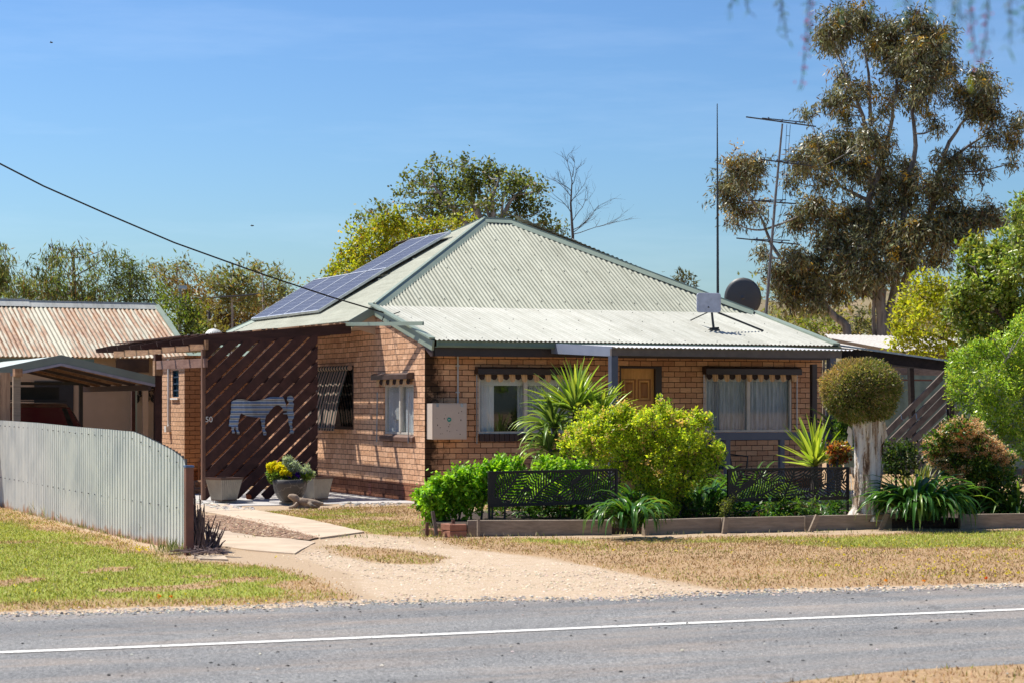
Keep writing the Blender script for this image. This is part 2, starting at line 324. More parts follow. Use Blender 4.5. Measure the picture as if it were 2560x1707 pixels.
fr = MB(); y0, y1, z0, z1 = ww
for a in (z0, z0+(z1-z0)*.25, z0+(z1-z0)*.5, z0+(z1-z0)*.75, z1): fr.box(wx+.02, wx+.05, y0, y1, a-.015, a+.015)
for a in (y0, y1): fr.box(wx+.015, wx+.055, a-.018, a+.018, z0, z1)
wf = fr.build('louvre_window', pm('dark_blue_frame', (.02,.05,.09), rough=.4), house); wf['label'] = 'narrow blue louvred window'
MB().box(wx+.06, wx+.07, y0, y1, z0, z1).build('pane', pm('teal_pane', (.03,.09,.12), rough=.15, b=0), wf)
MB().box(wx-.04, wx+.03, y0-.04, y1+.04, z0-.05, z0-.015).build('sill', WHT, wf)
mb = MB(); q = OnX(425,930,wx); mb.tube([(wx-.03,q[1],2.45),(wx-.03,q[1],1.1)], .025, 8); mb.box(wx-.1,wx-.0,q[1]-.06,q[1]+.06,1.0,1.12); mb.build('downpipe', WHT, house)
mb = MB(); q = OnY(497,1160,wy-.06); mb.tube([(q[0],q[1],0),(q[0],q[1],.42),(q[0]+.1,q[1],.46)], .02, 6); mb.build('tap_pipe', pm('copper_pipe', (.3,.14,.08), rough=.5), house)
# inside: dark boxes
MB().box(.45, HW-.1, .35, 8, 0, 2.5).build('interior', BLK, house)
# ---- roofs
zR = 4.97; A = (0, 2.2, 3.19); rl = (3.23, 5.1, zR); rr = (3.76, 5.1, zR); ev = .42
Bk = (7.25, 2.2, 3.19)
def cap(mb, p, q, w=.13, lift=.035):
    p = np.array(p, float); q = np.array(q, float); d = q-p; d /= np.linalg.norm(d); s_ = np.cross(d, (0,0,1)); s_ /= np.linalg.norm(s_); up = np.array([0,0,1.])
    pr = [(-w, -w*.52), (-.03, lift*.3), (-.028, lift), (.028, lift), (.03, lift*.3), (w, -w*.52)]
    vs = [p + s_*a + up*(b+.012) for a, b in pr] + [q + s_*a + up*(b+.012) for a, b in pr]
    mb.add(vs, [(i, i+1, i+7, i+6) for i in range(5)])
mb = MB()
corr([A, Bk, rr, rl], mb=mb)                                                     # front slope
mb.build('roof', ROOF, house); mb = MB()
zl0, zl1 = 2.93, 2.93
corr([(0,.2,3.03), (0,2.2,3.19), rl, (-.44,9.35,2.96)] if False else [(-.44,2.2,2.93),(-.44,9.35,2.93),(2.55,5.65,4.62),rl,(0.0,2.2,3.178)], mb=mb)
mb.build('side_roof', ROOF, house); mb = MB()
corr([Bk,(7.7,2.2,2.94),(7.7,8.5,2.94),rr], mb=mb); corr([(-.44,9.35,2.93),(7.7,9.35,2.94),rr,(2.55,5.65,4.62)], mb=mb); mb.build('rear_roof', ROOF, house)
mb = MB(); corr([(-.0,-.42,2.545),(7.38,-.42,2.545),(7.30,2.26,3.205),(-.0,2.26,3.205)], mb=mb); vr = mb.build('verandah_roof', roofmat('lower_roof_sheet', (.42,.42,.375), (.35,.355,.31), rough=.6), house)
mb = MB(); cap(mb, (-.02,2.2,3.19), rl); cap(mb, rl, rr); cap(mb, rr, (7.30,2.18,3.21)); cap(mb, rl, (-.44,9.35,2.95)) ; mb.build('ridge_capping', CAP, house)
# screws
mb = MB()
for k in range(6):
    t = .08 + k*.17
    for i in range(60):
        x = .2 + i*.228 + (k % 2)*.1
        y = 2.2 + (5.1-2.2)*t; z = 3.19 + (zR-3.19)*t
        if 3.23*t+.1 < x < 7.2 - 3.4*t and i % 2: mb.box(x-.006, x+.006, y-.008, y+.005, z, z+.016)
for k in range(4):
    y = -.28 + k*.75; z = 2.545 + .2463*(y+.42)
    for i in range(48):
        x = .1 + i*.152 + (k % 2)*.05
        if i % 4 == k % 2 + 1: mb.box(x-.006, x+.006, y-.008, y+.005, z+.004, z+.017)
mb.build('roof_screws', pm('screw_grey', (.2,.21,.18)), house)['kind'] = 'stuff'
# barge boards of the verandah roof and of the side slope
mb = MB(); mb.beam((-.03,2.24,3.12),(-.03,-.42,2.46), .035, .15); mb.beam((-.045,2.3,3.225),(-.045,-.42,2.567), .1, .03)
mb.beam((7.41,2.24,3.14),(7.41,-.42,2.48), .03, .15); mb.beam((7.37,2.3,3.232),(7.37,-.42,2.57), .14, .03)
mb.beam((0.0,2.17,3.13),(-.46,2.17,2.87), .03, .13); split(mb.build('bargeboard', CAP, house))
MB().add([(0,2.21,2.95),(-.42,2.21,2.82),(-.42,2.21,2.87),(0,2.21,3.12),(0,2.21,2.7)], [(0,1,2,3),(0,4,1)]).box(-.42,0,2.2,9.2,2.80,2.83).build('soffit', CREAM, house)
def gutter(mb, p, q, out, h=.095, w=.11):
    p = np.array(p, float); q = np.array(q, float); o = np.array(out, float); up = np.array([0,0,1.])
    pr = [(0,0),(w*.9,0),(w,h*.25),(w,h*.8),(w+.012,h),(w-.006,h),(w-.012,h*.8),(w-.012,.01),(0,.01)]
    vs = [p+o*a+up*b for a,b in pr]+[q+o*a+up*b for a,b in pr]; n = len(pr)
    mb.add(vs, [(i,i+1,n+i+1,n+i) for i in range(n-1)]+[tuple(range(n)), tuple(range(2*n-1,n-1,-1))])
mb = MB(); gutter(mb, (-.0,-.4,2.435), (7.4,-.4,2.425), (0,-1,0)); mb.build('gutter', GUT, house)
mb = MB(); gutter(mb, (-.44,2.2,2.84), (-.44,9.4,2.84), (-1,0,0), .08, .09)
g0 = OnX(866,812,-.44); g1 = OnX(1058,809,-.06); mb.beam((-.53,2.22,2.87),(-.06,g1[1],g1[2]), .03, .06); mb.build('side_gutter', CAP, house)
MB().box(.0, 7.35, -.36, -.33, 2.3, 2.44).build('fascia', BRN, house)
MB().box(.0, 7.35, -.33, .0, 2.425, 2.435).build('eave_lining', pm('eave_brown', (.12,.08,.06)), house)
mb = MB(); mb.prism([(-.02,.03,2.62),(-.02,-.36,2.46),(-.02,-.36,2.3),(-.02,-.28,2.3),(-.02,.03,2.47)], (.04,0,0)); mb.build('barge_end', HOODL, house)
# ---- windows
def window_x(a0, a1, z0, z1, mull, name='window', y=.035, axis='X', plane=0, lab=None):
    P = (lambda mb, a, b, t0, t1, c, d: mb.box(a, b, plane+t0, plane+t1, c, d)) if axis == 'X' else (lambda mb, a, b, t0, t1, c, d: mb.box(plane+t0, plane+t1, a, b, c, d))
    fr = MB(); w = .035
    P(fr, a0, a1, y-.02, y+.04, z0, z0+w); P(fr, a0, a1, y-.02, y+.04, z1-w, z1)
    P(fr, a0, a0+w, y-.0195, y+.0395, z0+w, z1-w); P(fr, a1-w, a1, y-.0195, y+.0395, z0+w, z1-w)
    for m_ in mull: P(fr, m_-.03, m_+.03, y-.03, y+.035, z0+w, z1-w); 
    o = fr.build(name, ALU, house)
    if lab: o['label'] = lab
    g = MB(); P(g, a0+w, a1-w, y+.008, y+.012, z0+w, z1-w); g.build('pane', GLASS, o)
    return o
mid1 = fx(1315); mid2 = fx(1872)
wz = w1[2]+.02
o1 = window_x(w1[0], w1[1], wz, w1[3]-.0, [mid1], lab='window left of the front door')
o2 = window_x(w2[0], w2[1], w2[2], w2[3], [mid2], lab='window right of the front door')
def curtain(o, a0, a1, z0, z1, y, mat, n=22, amp=.018, axis='X', plane=0, name='curtain'):
    mb = MB(); N = n*8; vs = []
    for i in range(N+1):
        a = a0+(a1-a0)*i/N; t = y + amp*math.sin(2*math.pi*i/8+.7*math.sin(i*.13)) + amp*.6*math.sin(i*.21)
        for z in (z0, z1): vs.append((a, plane+t, z) if axis == 'X' else (plane+t, a, z))
    mb.add(vs, [(2*i, 2*i+2, 2*i+3, 2*i+1) for i in range(N)]); mb.build(name, mat, o, smooth=True)
curtain(o1, w1[0]-.15, w1[0]+.33, wz, w1[3], .14, CURTL, 5); curtain(o1, w1[0]+.75, mid1+.3, wz, w1[3], .16, CURT, 7); curtain(o1, mid1+.3, w1[1]+.15, wz, w1[3], .16, CURT, 8)
curtain(o2, w2[0]-.15, mid2, w2[2], w2[3], .13, CURT, 13); curtain(o2, mid2, w2[1]+.15, w2[2], w2[3], .15, CURT, 12, .02)
MB().box(w1[0], w1[1], .09, .1, w1[3]-.2, w1[3]).build('roller_blind', CURTL, o1)
MB().box(w2[0], w2[1], .09, .1, w2[3]-.14, w2[3]).build('roller_blind', CURTL, o2)
mb = MB()
n = int((w1[1]-w1[0])/.085)
for i in range(n):
    a = w1[0] + (w1[1]-w1[0])*i/n; mb.box(a+.004, a+(w1[1]-w1[0])/n-.004, -.035, .03, wz-.125, wz-.003)
mb.build('sill', pm('dark_sill_brick', (.05,.025,.02), b=.5), o1)
o3 = window_x(lwin[0], lwin[1], lwin[2]+.02, lwin[3], [(lwin[0]+lwin[1])/2-.02], axis='Y', lab='narrow window in the sunlit side wall', y=.045)
curtain(o3, lwin[0]-.1, lwin[1]+.5, lwin[2], lwin[3], .10, CURTL, 9, axis='Y')
p0 = OnX(985,1000,0.075)[1]; p1 = OnX(1008,1000,.075)[1]
MB().box(.062,.066, float(p1), float(p0), 1.30, 1.83).build('paper_notice', WHT, o3)
mb = MB(); mb.add([(-.05,lwin[0]-.05,1.02),(-.05,lwin[1]+.08,1.02),(.05,lwin[1]+.08,1.07),(.05,lwin[0]-.05,1.07),(-.045,lwin[0]-.05,.955),(-.045,lwin[1]+.08,.955),(.0,lwin[1]+.08,.955),(.0,lwin[0]-.05,.955)],
    [(0,1,2,3),(0,4,5,1),(1,5,6,2),(3,7,4,0),(4,7,6,5)]); mb.build('sill', pm('brown_sill', (.16,.085,.06), b=.6), o3)
fr = MB(); y0, y1, z0, z1 = bl
for a, b, c, d in ((y0, y1, z0, z0+.05), (y0, y1, z1-.05, z1), (y0, y0+.05, z0, z1), (y1-.05, y1, z0, z1)): fr.box(.0, .07, a, b, c, d)
o4 = fr.build('window', BRN, house); o4['label'] = 'dark framed window behind the striped blind'; MB().box(.05,.055,y0+.05,y1-.05,z0+.05,z1-.05).build('pane', DGLASS, o4)
# striped drop blind
bt = MB(); ys0, ys1 = y0+.16, y1-.02; n = 40; rows = 14; vs = []
for i in range(n+1):
    yy = ys0+(ys1-ys0)*i/n
    for j in range(rows+1):
        t = j/rows; vs.append((-.05-.24*t-.03*math.sin(t*3.1)+.012*math.sin(i*.9+t*5), yy+.02*math.sin(t*4+i*.3), z1-.06-(z1-z0-.04)*t))
bt.add(vs, [(i*(rows+1)+j,(i+1)*(rows+1)+j,(i+1)*(rows+1)+j+1,i*(rows+1)+j+1) for i in range(n) for j in range(rows)])
stb = bt.build('striped_blind', stripemat('blind_stripe', (.02,.05,.045), (.42,.30,.24), 11, 'Y'), house, smooth=True)
mb = MB(); mb.tube([(-.07,y0-.01,z1-.04),(-.07,y1,z1-.04)], .045, 12); mb.build('blind_roller', stripemat('roller_stripe', (.02,.045,.04), (.42,.30,.22), 7, 'Y', trans=0), stb)
mb = MB(); mb.tube([(-.3,ys0-.05,z0+.03),(-.3,ys1,z0+.03)], .012, 6)
mb.tube([(-.3,ys0-.03,z0+.03),(-.02,ys0-.03,z0+.03)], .01, 6); mb.build('blind_rail', DARKM, stb)
# metal awning boxes with scalloped valance
def hood(a0, a1, z1, z0, n, axis='X', mat=BRN, proj_=.13, lab=None):
    sw = (lambda a, t, z: (a, -t, z)) if axis == 'X' else (lambda a, t, z: (-t, a, z))
    mb = MB(); pr = [(0, z1), (proj_*.7, z1-.005), (proj_, z1-.03), (proj_, z0), (0, z0)]
    mb.prism([sw(a0, t, z) for t, z in pr], sw(a1-a0, 0, 0)); o = mb.build('awning_box', mat, house)
    if lab: o['label'] = lab
    m_ = 2*n; w = (a1-a0-.1)/m_; vs = []; fs = []; ms = []; o2_ = 0
    for i in range(m_):
        k = i % 2; dd = .12 if k else .085
        for j in range(9):
            x_ = a0+.05+w*(i+j/8); u_ = (j/8-.5)*2; zb = z0-dd+.05-.05*math.sqrt(max(0, 1-u_*u_)); out = .045 + (.012 if k else -.006)*(1-u_*u_)
            if i and j == 0: continue
            vs += [sw(x_, out, z0+.002), sw(x_, out+.012, zb)]; ms.append(k)
    nv = len(vs)//2; fs = [(2*q, 2*q+2, 2*q+3, 2*q+1) for q in range(nv-1)]
    vo = MB().add(vs, fs).build('valance', pm('tan_canvas', (.80,.52,.28), (.5,.3,.14), 3, .9, b=0, stretch=(12,12,.2)), o); vo.data.materials.append(pm('brown_canvas', (.05,.03,.025), rough=.9, b=0))
    for q, p_ in enumerate(vo.data.polygons): p_.material_index = 0 if ms[q+1] else 1
    md_ = vo.modifiers.new('t', 'SOLIDIFY'); md_.thickness = .003
    return o
hood(fx(1187), fx(1440), fz(1300,917), fz(1300,936), 8, lab='brown awning box over the window left of the door')
hood(fx(1756), fx(1995), fz(1870,917), fz(1870,936), 8, lab='brown awning box over the window right of the door')
hood(lwin[0]-.02, lwin[1]+.26, 2.06, 1.955, 5, 'Y', HOODL, .13, 'sun-bleached awning box on the side wall')
mb = MB()
for a in (w1[0]-.04, w1[1]+.06): mb.tube([(a,-.03,w1[3]-.02),(a,-.03,wz-.16)], .01, 6)
for a in (w2[0]-.04, w2[1]+.08): mb.tube([(a,-.03,w2[3]-.02),(a,-.03,w2[2]+.02)], .01, 6)
for a in (lwin[0]+.08, lwin[1]+.16): mb.tube([(-.05,a,1.75),(-.06,a,.93)], .01, 6)
split(mb.build('awning_arm', GALV, house))
# ---- front door
dm = woodmat('varnished_door', (.78,.42,.13), (.58,.28,.08), (4,4,.5), .35, .1)
mb = MB(); d0, d1, dz0, dz1 = dr[0]+.02, dr[1]-.12, .13, dr[3]-.03
if True:
    mb.box(d0, d1, .05, .09, dz0, dz1); W_ = d1-d0; pn = MB()
    for cx_ in (.28, .72):
        for zc, hh in ((dz1-.36, .36), (dz1-.92, .44), (dz1-1.5, .44)):
            c = d0+W_*cx_; hw = W_*.185
            for a, b, c0, c1 in ((c-hw, c+hw, zc+hh/2-.02, zc+hh/2), (c-hw, c+hw, zc-hh/2, zc-hh/2+.02), (c-hw, c-hw+.02, zc-hh/2+.02, zc+hh/2-.02), (c+hw-.02, c+hw, zc-hh/2+.02, zc+hh/2-.02)): pn.box(a, b, .035, .05, c0, c1)
            pn.add([(c-hw+.05,.049,zc-hh/2+.05),(c+hw-.05,.049,zc-hh/2+.05),(c+hw-.05,.049,zc+hh/2-.05),(c-hw+.05,.049,zc+hh/2-.05),(c-hw+.08,.035,zc-hh/2+.08),(c+hw-.08,.035,zc-hh/2+.08),(c+hw-.08,.035,zc+hh/2-.08),(c-hw+.08,.035,zc+hh/2-.08)],
                [(4,5,6,7),(0,1,5,4),(1,2,6,5),(2,3,7,6),(3,0,4,7)])
door = mb.build('door', dm, house); split(pn.build('panel_moulding', woodmat('dark_varnish', (.42,.18,.05), (.28,.11,.03), (4,4,.5), .35, .1), door), 5); door['label'] = 'panelled varnished timber front door'
mb = MB(); mb.box(dr[0],dr[1],-.01,.1,dr[3]-.035,dr[3]); mb.box(d1,dr[1],-.011,.1,.12,dr[3]-.035); mb.box(dr[0],d0,-.011,.1,.12,dr[3]-.035); mb.build('frame', BRN, door)
MB().tube([(d0+.07,.03,1.1),(d0+.07,-.01,1.1)], [.03,.022], 10).build('handle', GALV, door)
# ---- meter box, conduit, vents
mbx = MB(); mx0, mx1, mz0, mz1 = .03, .03+.575, 1.005, 1.565
mbx.box(mx0, mx1, -.24, -.002, mz0, mz1); mbx.box(mx0-.005, mx1+.005, -.25, -.2405, mz0-.004, mz1+.004)
meter = mbx.build('meter_box', pm('cream_meter_paint', (.56,.47,.39), (.5,.41,.34), 3, .55, c3=(.4,.33,.27), b=.05, p=(.2,.5)), house)
MB().box(mx0+.012,mx1-.012,-.2565,-.2505,mz0+.012,mz1-.02).build('door', pm('cream_meter_paint', (.5,.4,.3)), meter)
mb = MB()
for z_ in (mz1-.035,): mb.box(mx0+.06,mx0+.1,-.262,-.257,z_-.02,z_+.03); mb.box(mx1-.1,mx1-.06,-.262,-.257,z_-.02,z_+.03)
split(mb.build('latch', GALV, meter))
mb = MB(); _r = random.Random(4)
for k in range(16): a_ = mx0+_r.uniform(.05,.52); c_ = mz0+_r.uniform(.04,.5); s_ = _r.uniform(.003,.008); mb.box(a_-s_,a_+s_,-.2575,-.2566,c_-s_*_r.uniform(.5,2.5),c_+s_)
mb.build('paint_chips', pm('chip_dark', (.08,.06,.05)), meter)['kind'] = 'stuff'
sp = OnY(1123,1048,-.2585); r_ = .035
MB().prism([(sp[0]+r_*math.cos(a*.26), -.2585, sp[2]+r_*math.sin(a*.26)) for a in range(24)], (0,-.003,0)).build('round_sticker', pm('teal_sticker', (.0,.3,.22), rough=.4, b=0), meter)
def text_mesh(txt, size, name, mat, parent, M, ex=.002):
    cu = bpy.data.curves.new(name, 'FONT'); cu.body = txt; cu.size = size; cu.extrude = ex; cu.align_x = 'CENTER'; cu.align_y = 'CENTER'
    to = bpy.data.objects.new(name, cu); COL.objects.link(to); bpy.context.view_layer.update()
    me = bpy.data.meshes.new_from_object(to.evaluated_get(bpy.context.evaluated_depsgraph_get())); bpy.data.objects.remove(to)
    me.transform(M); off = parent_loc(parent); me.transform(Matrix.Translation(Vector([float(-a) for a in off]))); me.materials.clear(); me.materials.append(mat); me.name = name
    return link(name, me, parent)
RX = Matrix.Rotation(math.radians(90), 4, 'X')
text_mesh('PV', .034, 'sticker_letters', WHT, meter, Matrix.Translation(Vector((float(sp[0]), -.263, float(sp[2])))) @ RX)
mb = MB(); x = fx(1143); mb.tube([(x,-.03,2.42),(x,-.03,1.56)], .014, 8); mb.box(x-.03,x+.03,-.035,-.001,2.15,2.17); mb.box(x-.03,x+.03,-.035,-.001,1.73,1.75); mb.build('conduit', pm('grey_conduit', (.5,.5,.47), b=0), house)
mb = MB()
for px in (925, 1008):
    yy = float(OnX(px,1230,0)[1])
    for k in range(6): mb.box(-.006,.0,yy-.06,yy+.06,.04+k*.032,.04+k*.032+.018)
split(mb.build('air_vent', pm('terracotta_vent', (.3,.09,.06)), house), 6)
# ---- porch
PD = -2.48; pxl = float(OnY(1537,900,PD)[0]); pxr = float(OnY(2083,900,PD)[0])
pp = MB(); pz = 2.36
for x in (pxl, pxr):
    po = MB().box(x-.055, x+.055, PD, PD+.11, 0.0, 2.28).build('porch_post', BLU, house)
_xi = float(OnY(2037,1000,PD+.9)[0]); MB().box(_xi-.045, _xi+.045, PD+.9, PD+.98, 0, 2.2).build('porch_post', BRN, house)
mb = MB(); mb.box(pxl-.055, pxr+.16, PD-.001, PD+.05, 2.281, 2.39); mb.build('porch_beam', pm('grey_brown_beam', (.13,.11,.10), b=.1, rough=.6), house)
mb = MB(); mb.add([(2.03,-.36,2.52),(pxl-.05,PD,2.415),(pxl-.05,PD,2.27),(2.03,-.36,2.36),(2.07,-.36,2.52),(pxl,PD,2.415),(pxl,PD,2.27),(2.07,-.36,2.36)],
    [(0,1,2,3),(7,6,5,4),(0,4,5,1),(3,2,6,7),(0,3,7,4),(1,5,6,2)]); mb.build('porch_side_beam', pm('pale_slate_board', (.2,.23,.3), (.17,.2,.27), 3, .5, b=.1), house)
mb = MB(); corr([(pxl-.05,PD-.08,2.405),(pxr+.32,PD-.08,2.405),(pxr+.32,-.3,2.5),(pxl-.05,-.3,2.5)], mb=mb); mb.build('porch_roof', pm('white_zinc_sheet', (.66,.66,.66), rough=.4, b=0), house)
mb = MB(); mb.box(float(OnY(1740,1000,PD)[0]), pxr-.056, PD+.02, PD+.09, 1.0, 1.115); mb.build('porch_rail', BLU, house)
for px in (1822, 1958): x = float(OnY(px,1000,PD)[0]); MB().box(x-.04,x+.04,PD+.02,PD+.088,0,.999).build('rail_post', BLU, house)
MB().box(1.9, 7.2, PD-.05, -.001, -.1, .12).build('porch_floor', CONC, house)
# ---- cable bracket + conduit at the gable
q = OnX(975,797,-.1)
# ================================================================= chair on the porch
cx0 = OnY(1812,1120,-1.4); ch = thing('camp_chair', 'dark blue folding chair on the porch behind the low rail', 'chair', (cx0[0],-1.4,.12))
bx = cx0[0]; NAVY = pm('navy_canvas', (.01,.03,.09), rough=.8, b=.1)
MB().add([(bx-.25,-1.65,.55),(bx+.25,-1.65,.55),(bx+.24,-1.2,.5),(bx-.24,-1.2,.5)],[(0,1,2,3)]).build('seat', NAVY, ch)
MB().add([(bx-.25,-1.2,.5),(bx+.25,-1.2,.5),(bx+.22,-1.05,.98),(bx-.22,-1.05,.98)],[(0,1,2,3)]).build('backrest', NAVY, ch)
for sx_ in (-1, 1):
    MB().tube([(bx+.26*sx_,-1.66,.12),(bx+.26*sx_,-1.2,.52),(bx+.23*sx_,-1.04,1.0)], .012, 6).build('leg', DARKM, ch)
    MB().tube([(bx+.26*sx_,-1.1,.12),(bx+.26*sx_,-1.66,.56),(bx+.27*sx_,-1.66,.72),(bx+.27*sx_,-1.1,.74)], .012, 6).build('armrest', DARKM, ch)
# ================================================================= solar panels
SP = pm('solar_cells', (.035,.05,.14), (.03,.042,.12), 1.5, .18, b=0, spec=.6)
def solarmat():
    m, nt, P, O = newmat('solar_glass'); tc = nt.nodes.new('ShaderNodeTexCoord'); br = nd(nt, 'ShaderNodeTexBrick', Scale=1.0, offset=0.0)
    br.inputs['Brick Width'].default_value = .156; br.inputs['Row Height'].default_value = .156; br.inputs['Mortar Size'].default_value = .0028
    br.inputs['Color1'].default_value = (.06,.065,.095,1); br.inputs['Color2'].default_value = (.048,.053,.08,1); br.inputs['Mortar'].default_value = (.3,.32,.38,1); L(nt, tc.outputs['UV'], br.inputs['Vector'])
    L(nt, br.outputs['Color'], P.inputs['Base Color']); P.inputs['Roughness'].default_value = .4; P.inputs['Specular IOR Level'].default_value = .3; return m
SOL = solarmat()
slope = math.atan2(2.04, 3.67)
def panel(x0, y0, wid, ln, lift0, lift1, label):
    """x0,y0 lower near corner on the side slope; panel runs up-slope by ln and back by wid"""
    zl = lambda x: 2.93 + (x+.44)*math.tan(slope)
    p = np.array([x0, y0, zl(x0)+lift0]); up = np.array([x0+ln*math.cos(slope), y0, zl(x0+ln*math.cos(slope))+lift1]) - p; bk = np.array([0, wid, 0.]); n = np.cross(bk, up); n = -n/np.linalg.norm(n)
    if n[2] < 0: n = -n
    t = thing('solar_panel', label, 'solar panel', p, 'solar panels on the left roof slope')
    a, b, c, d = p, p+bk, p+bk+up, p+up
    e = .022; ub = up/np.linalg.norm(up)*e; bb = bk/np.linalg.norm(bk)*e
    me = MB().add([a+n*.002+ub+bb, b+n*.002+ub-bb, c+n*.002-ub-bb, d+n*.002-ub+bb], [(0,1,2,3)]).build('cell_sheet', SOL, t)
    uv = me.data.uv_layers.new(name='UVMap')
    cs = [(0,0),(wid,0),(wid,ln),(0,ln)]
    for lp in me.data.loops: uv.data[lp.index].uv = cs[lp.vertex_index]
    f = MB()
    for s0, s1 in ((a, b), (b, c), (c, d), (d, a)): f.beam(s0-n*.015, s1-n*.015, .03, .045, n)
    f.build('frame', pm('silver_frame', (.62,.64,.66), rough=.35, metal=.4, b=0), t)
    return t
labs = ['nearest', 'second nearest', 'third', 'farthest']
for i, yy in enumerate((5.0, 6.01, 7.02, 8.03)):
    panel(-.08, yy-.12, .985, 1.48, .09, .16, ['nearest panel of the lower row of solar panels', 'second panel from the near end of the lower solar row', 'third panel from the near end of the lower solar row', 'farthest panel of the lower row, by the roof back edge'][i])
for i, yy in enumerate((5.0, 6.01)):
    panel(1.22, yy-.03, .985, 1.45, .14, .15, ['nearer of the two upper solar panels on the left slope', 'farther of the two upper solar panels on the left slope'][i])
rk = thing('panel_rail', 'silver mounting rails and clamps sticking out under the solar panels', 'mounting rail', (0,4.8,3.2))
zl = lambda x: 2.93 + (x+.44)*math.tan(slope)
for x_ in (.35, 1.05, 1.75, 2.45):
    mb = MB(); y0_ = 4.80 if x_ < 1.3 else 4.88; mb.beam((x_,y0_,zl(x_)+.03),(x_,9.0 if x_ < 1.3 else 6.9,zl(x_)+.03),.04,.04); mb.tube([(x_,y0_+.05,zl(x_)+.02),(x_,y0_+.05,zl(x_)-.02)],.012,6); mb.build('rail', GALV, rk)
q0 = W(1428,601,41.2); rp = thing('solar_panel', 'edge of a solar panel just showing over the right hip of the roof', 'solar panel', (5.0,5.2,4.5))
mb = MB(); a_ = np.array(OnY(1432,597,5.8)); b_ = np.array(OnY(1500,632,5.8)); mb.add([a_, b_, b_+(0,1.6,0), a_+(0,1.6,0), a_-(0,0,.04), b_-(0,0,.04), b_+(0,1.6,-.04), a_+(0,1.6,-.04)], [(0,1,2,3),(7,6,5,4),(0,4,5,1),(3,2,6,7),(0,3,7,4)]); mb.build('frame', WHT, rp)
# ================================================================= PERGOLA with diagonal slat screen
pg = thing('pergola', 'dark brown timber pergola with a diagonal slat screen, left of the house', 'pergola', (-3.0,2.2,0))
zr = lambda x: 2.56 + (x+3.274)*(2.80-2.56)/(2.85)      # top-of-rafter mid height
R2 = random.Random(3)
for k in range(8):
    y = 2.2 + .884*k; x0 = -3.274 + R2.uniform(-.05,.05); x1 = -.44 if k == 0 else -.5
    if k == 4: x0 -= .05
    mb = MB(); h = .165; t = .045; dz = R2.uniform(-.015,.015) if k else 0
    q = [(x0, y, zr(x0)+dz+.02), (x0+.02, y, zr(x0)+dz-.05), (x0+.45, y, zr(x0+.45)-h/2+dz), (x1, y, zr(x1)-h/2+dz), (x1, y, zr(x1)+h/2+dz), (x0+.3, y, zr(x0+.3)+h/2+dz-.02)]
    mb.prism([(a, b-t/2, c) for a, b, c in q], (0, t, 0)); r = mb.build('rafter', DKWX, pg)
mb = MB(); mb.beam((-2.93,2.08,2.50),(-2.93,8.3,2.50),.05,.15); mb.build('bearer', RAWX, pg)
mb = MB(); mb.beam((-2.955,2.02,2.215),(-2.955,5.3,2.23),.045,.145); mb.build('bearer', woodmat('faded_brown_timber',(.3,.18,.14),(.16,.085,.065),(3,.35,3)), pg)
MB().box(-2.985,-2.93,2.16,2.24,-.05,2.43).build('post', woodmat('faded_post',(.26,.15,.10),(.12,.06,.045),(3,3,.35)), pg)
MB().box(-2.99,-2.87,5.1,5.22,0,2.42).build('post', DKW, pg)
MB().box(-3.0,-2.86,5.09,5.23,2.05,2.31).build('post_cap', RAWX, pg)
# battens over the house end
mb = MB()
for i in range(12):
    x = -1.75 + i*.105; w = R2.uniform(.07,.088)
    if i in (3, 8): continue
    yb = 2.2 if i > 2 else 2.9
    z = zr(x)+.0825+.012; mb.beam((x,yb-.06-R2.uniform(0,.03),z),(x+R2.uniform(-.04,.04),8.6,z),w,.022)
split(mb.build('batten', RAWX, pg))
mb = MB()
for i in range(9):
    x = -3.0+i*.16; z = zr(x)+.0825+.012; mb.beam((x,3.0+R2.uniform(0,.5),z),(x+.02,7.5+R2.uniform(0,.8),z),.045,.02)
split(mb.build('batten', DKW, pg))
# diagonal slats
mb = MB(); X0, X1 = -2.925, -1.025; ang = math.radians(43.5); dn = (-math.sin(ang), math.cos(ang)); dd = (math.cos(ang), math.sin(ang)); pitch = .182; wid = .148
k = -14
for k in range(-12, 22):
    c = k*pitch; s0 = (X0 + dn[0]*c, 0 + dn[1]*c)
    poly = [(s0[0]-dd[0]*6, s0[1]-dd[1]*6), (s0[0]+dd[0]*6, s0[1]+dd[1]*6), (s0[0]+dd[0]*6+dn[0]*wid, s0[1]+dd[1]*6+dn[1]*wid), (s0[0]-dd[0]*6+dn[0]*wid, s0[1]-dd[1]*6+dn[1]*wid)]
    poly = clip_poly(poly, (-1,0), -X0); poly = clip_poly(poly, (1,0), X1)
    poly = clip_poly(poly, (-(2.80-2.56)/2.85, 1), 2.50+3.274*(2.80-2.56)/2.85) if poly else poly
    # perpendicular-cut feet
    if poly: poly = clip_poly(poly, (0,-1), .02)
    if len(poly) >= 3:
        # ragged saw-cut toe
        low = [p for p in poly if p[1] < .03]
        if len(low) >= 2 and k < 0:
            xs = max(p[0] for p in low); poly = clip_poly(poly, (-dd[0], -dd[1]), -(dd[0]*(xs)+dd[1]*(-.02)))
        if len(poly) >= 3: mb.prism([(a, 2.17+.004*(k%2), b) for a, b in poly], (0,.034,0))
mb.box(-2.92,-1.03,2.212,2.25,1.9,1.99); mb.box(-2.92,-1.03,2.212,2.25,.5,.58); mb.box(-1.10,-1.03,2.2521,2.3,0,2.7)
scr = mb.build('slat_screen', DKW, pg)
q = OnY(522,1048,2.165)
text_mesh('50', .125, 'house_number', pm('cream_number', (.8,.78,.72), rough=.5, b=0), pg, Matrix.Translation(Vector((float(q[0]), 2.158, float(q[2])))) @ RX, .006)
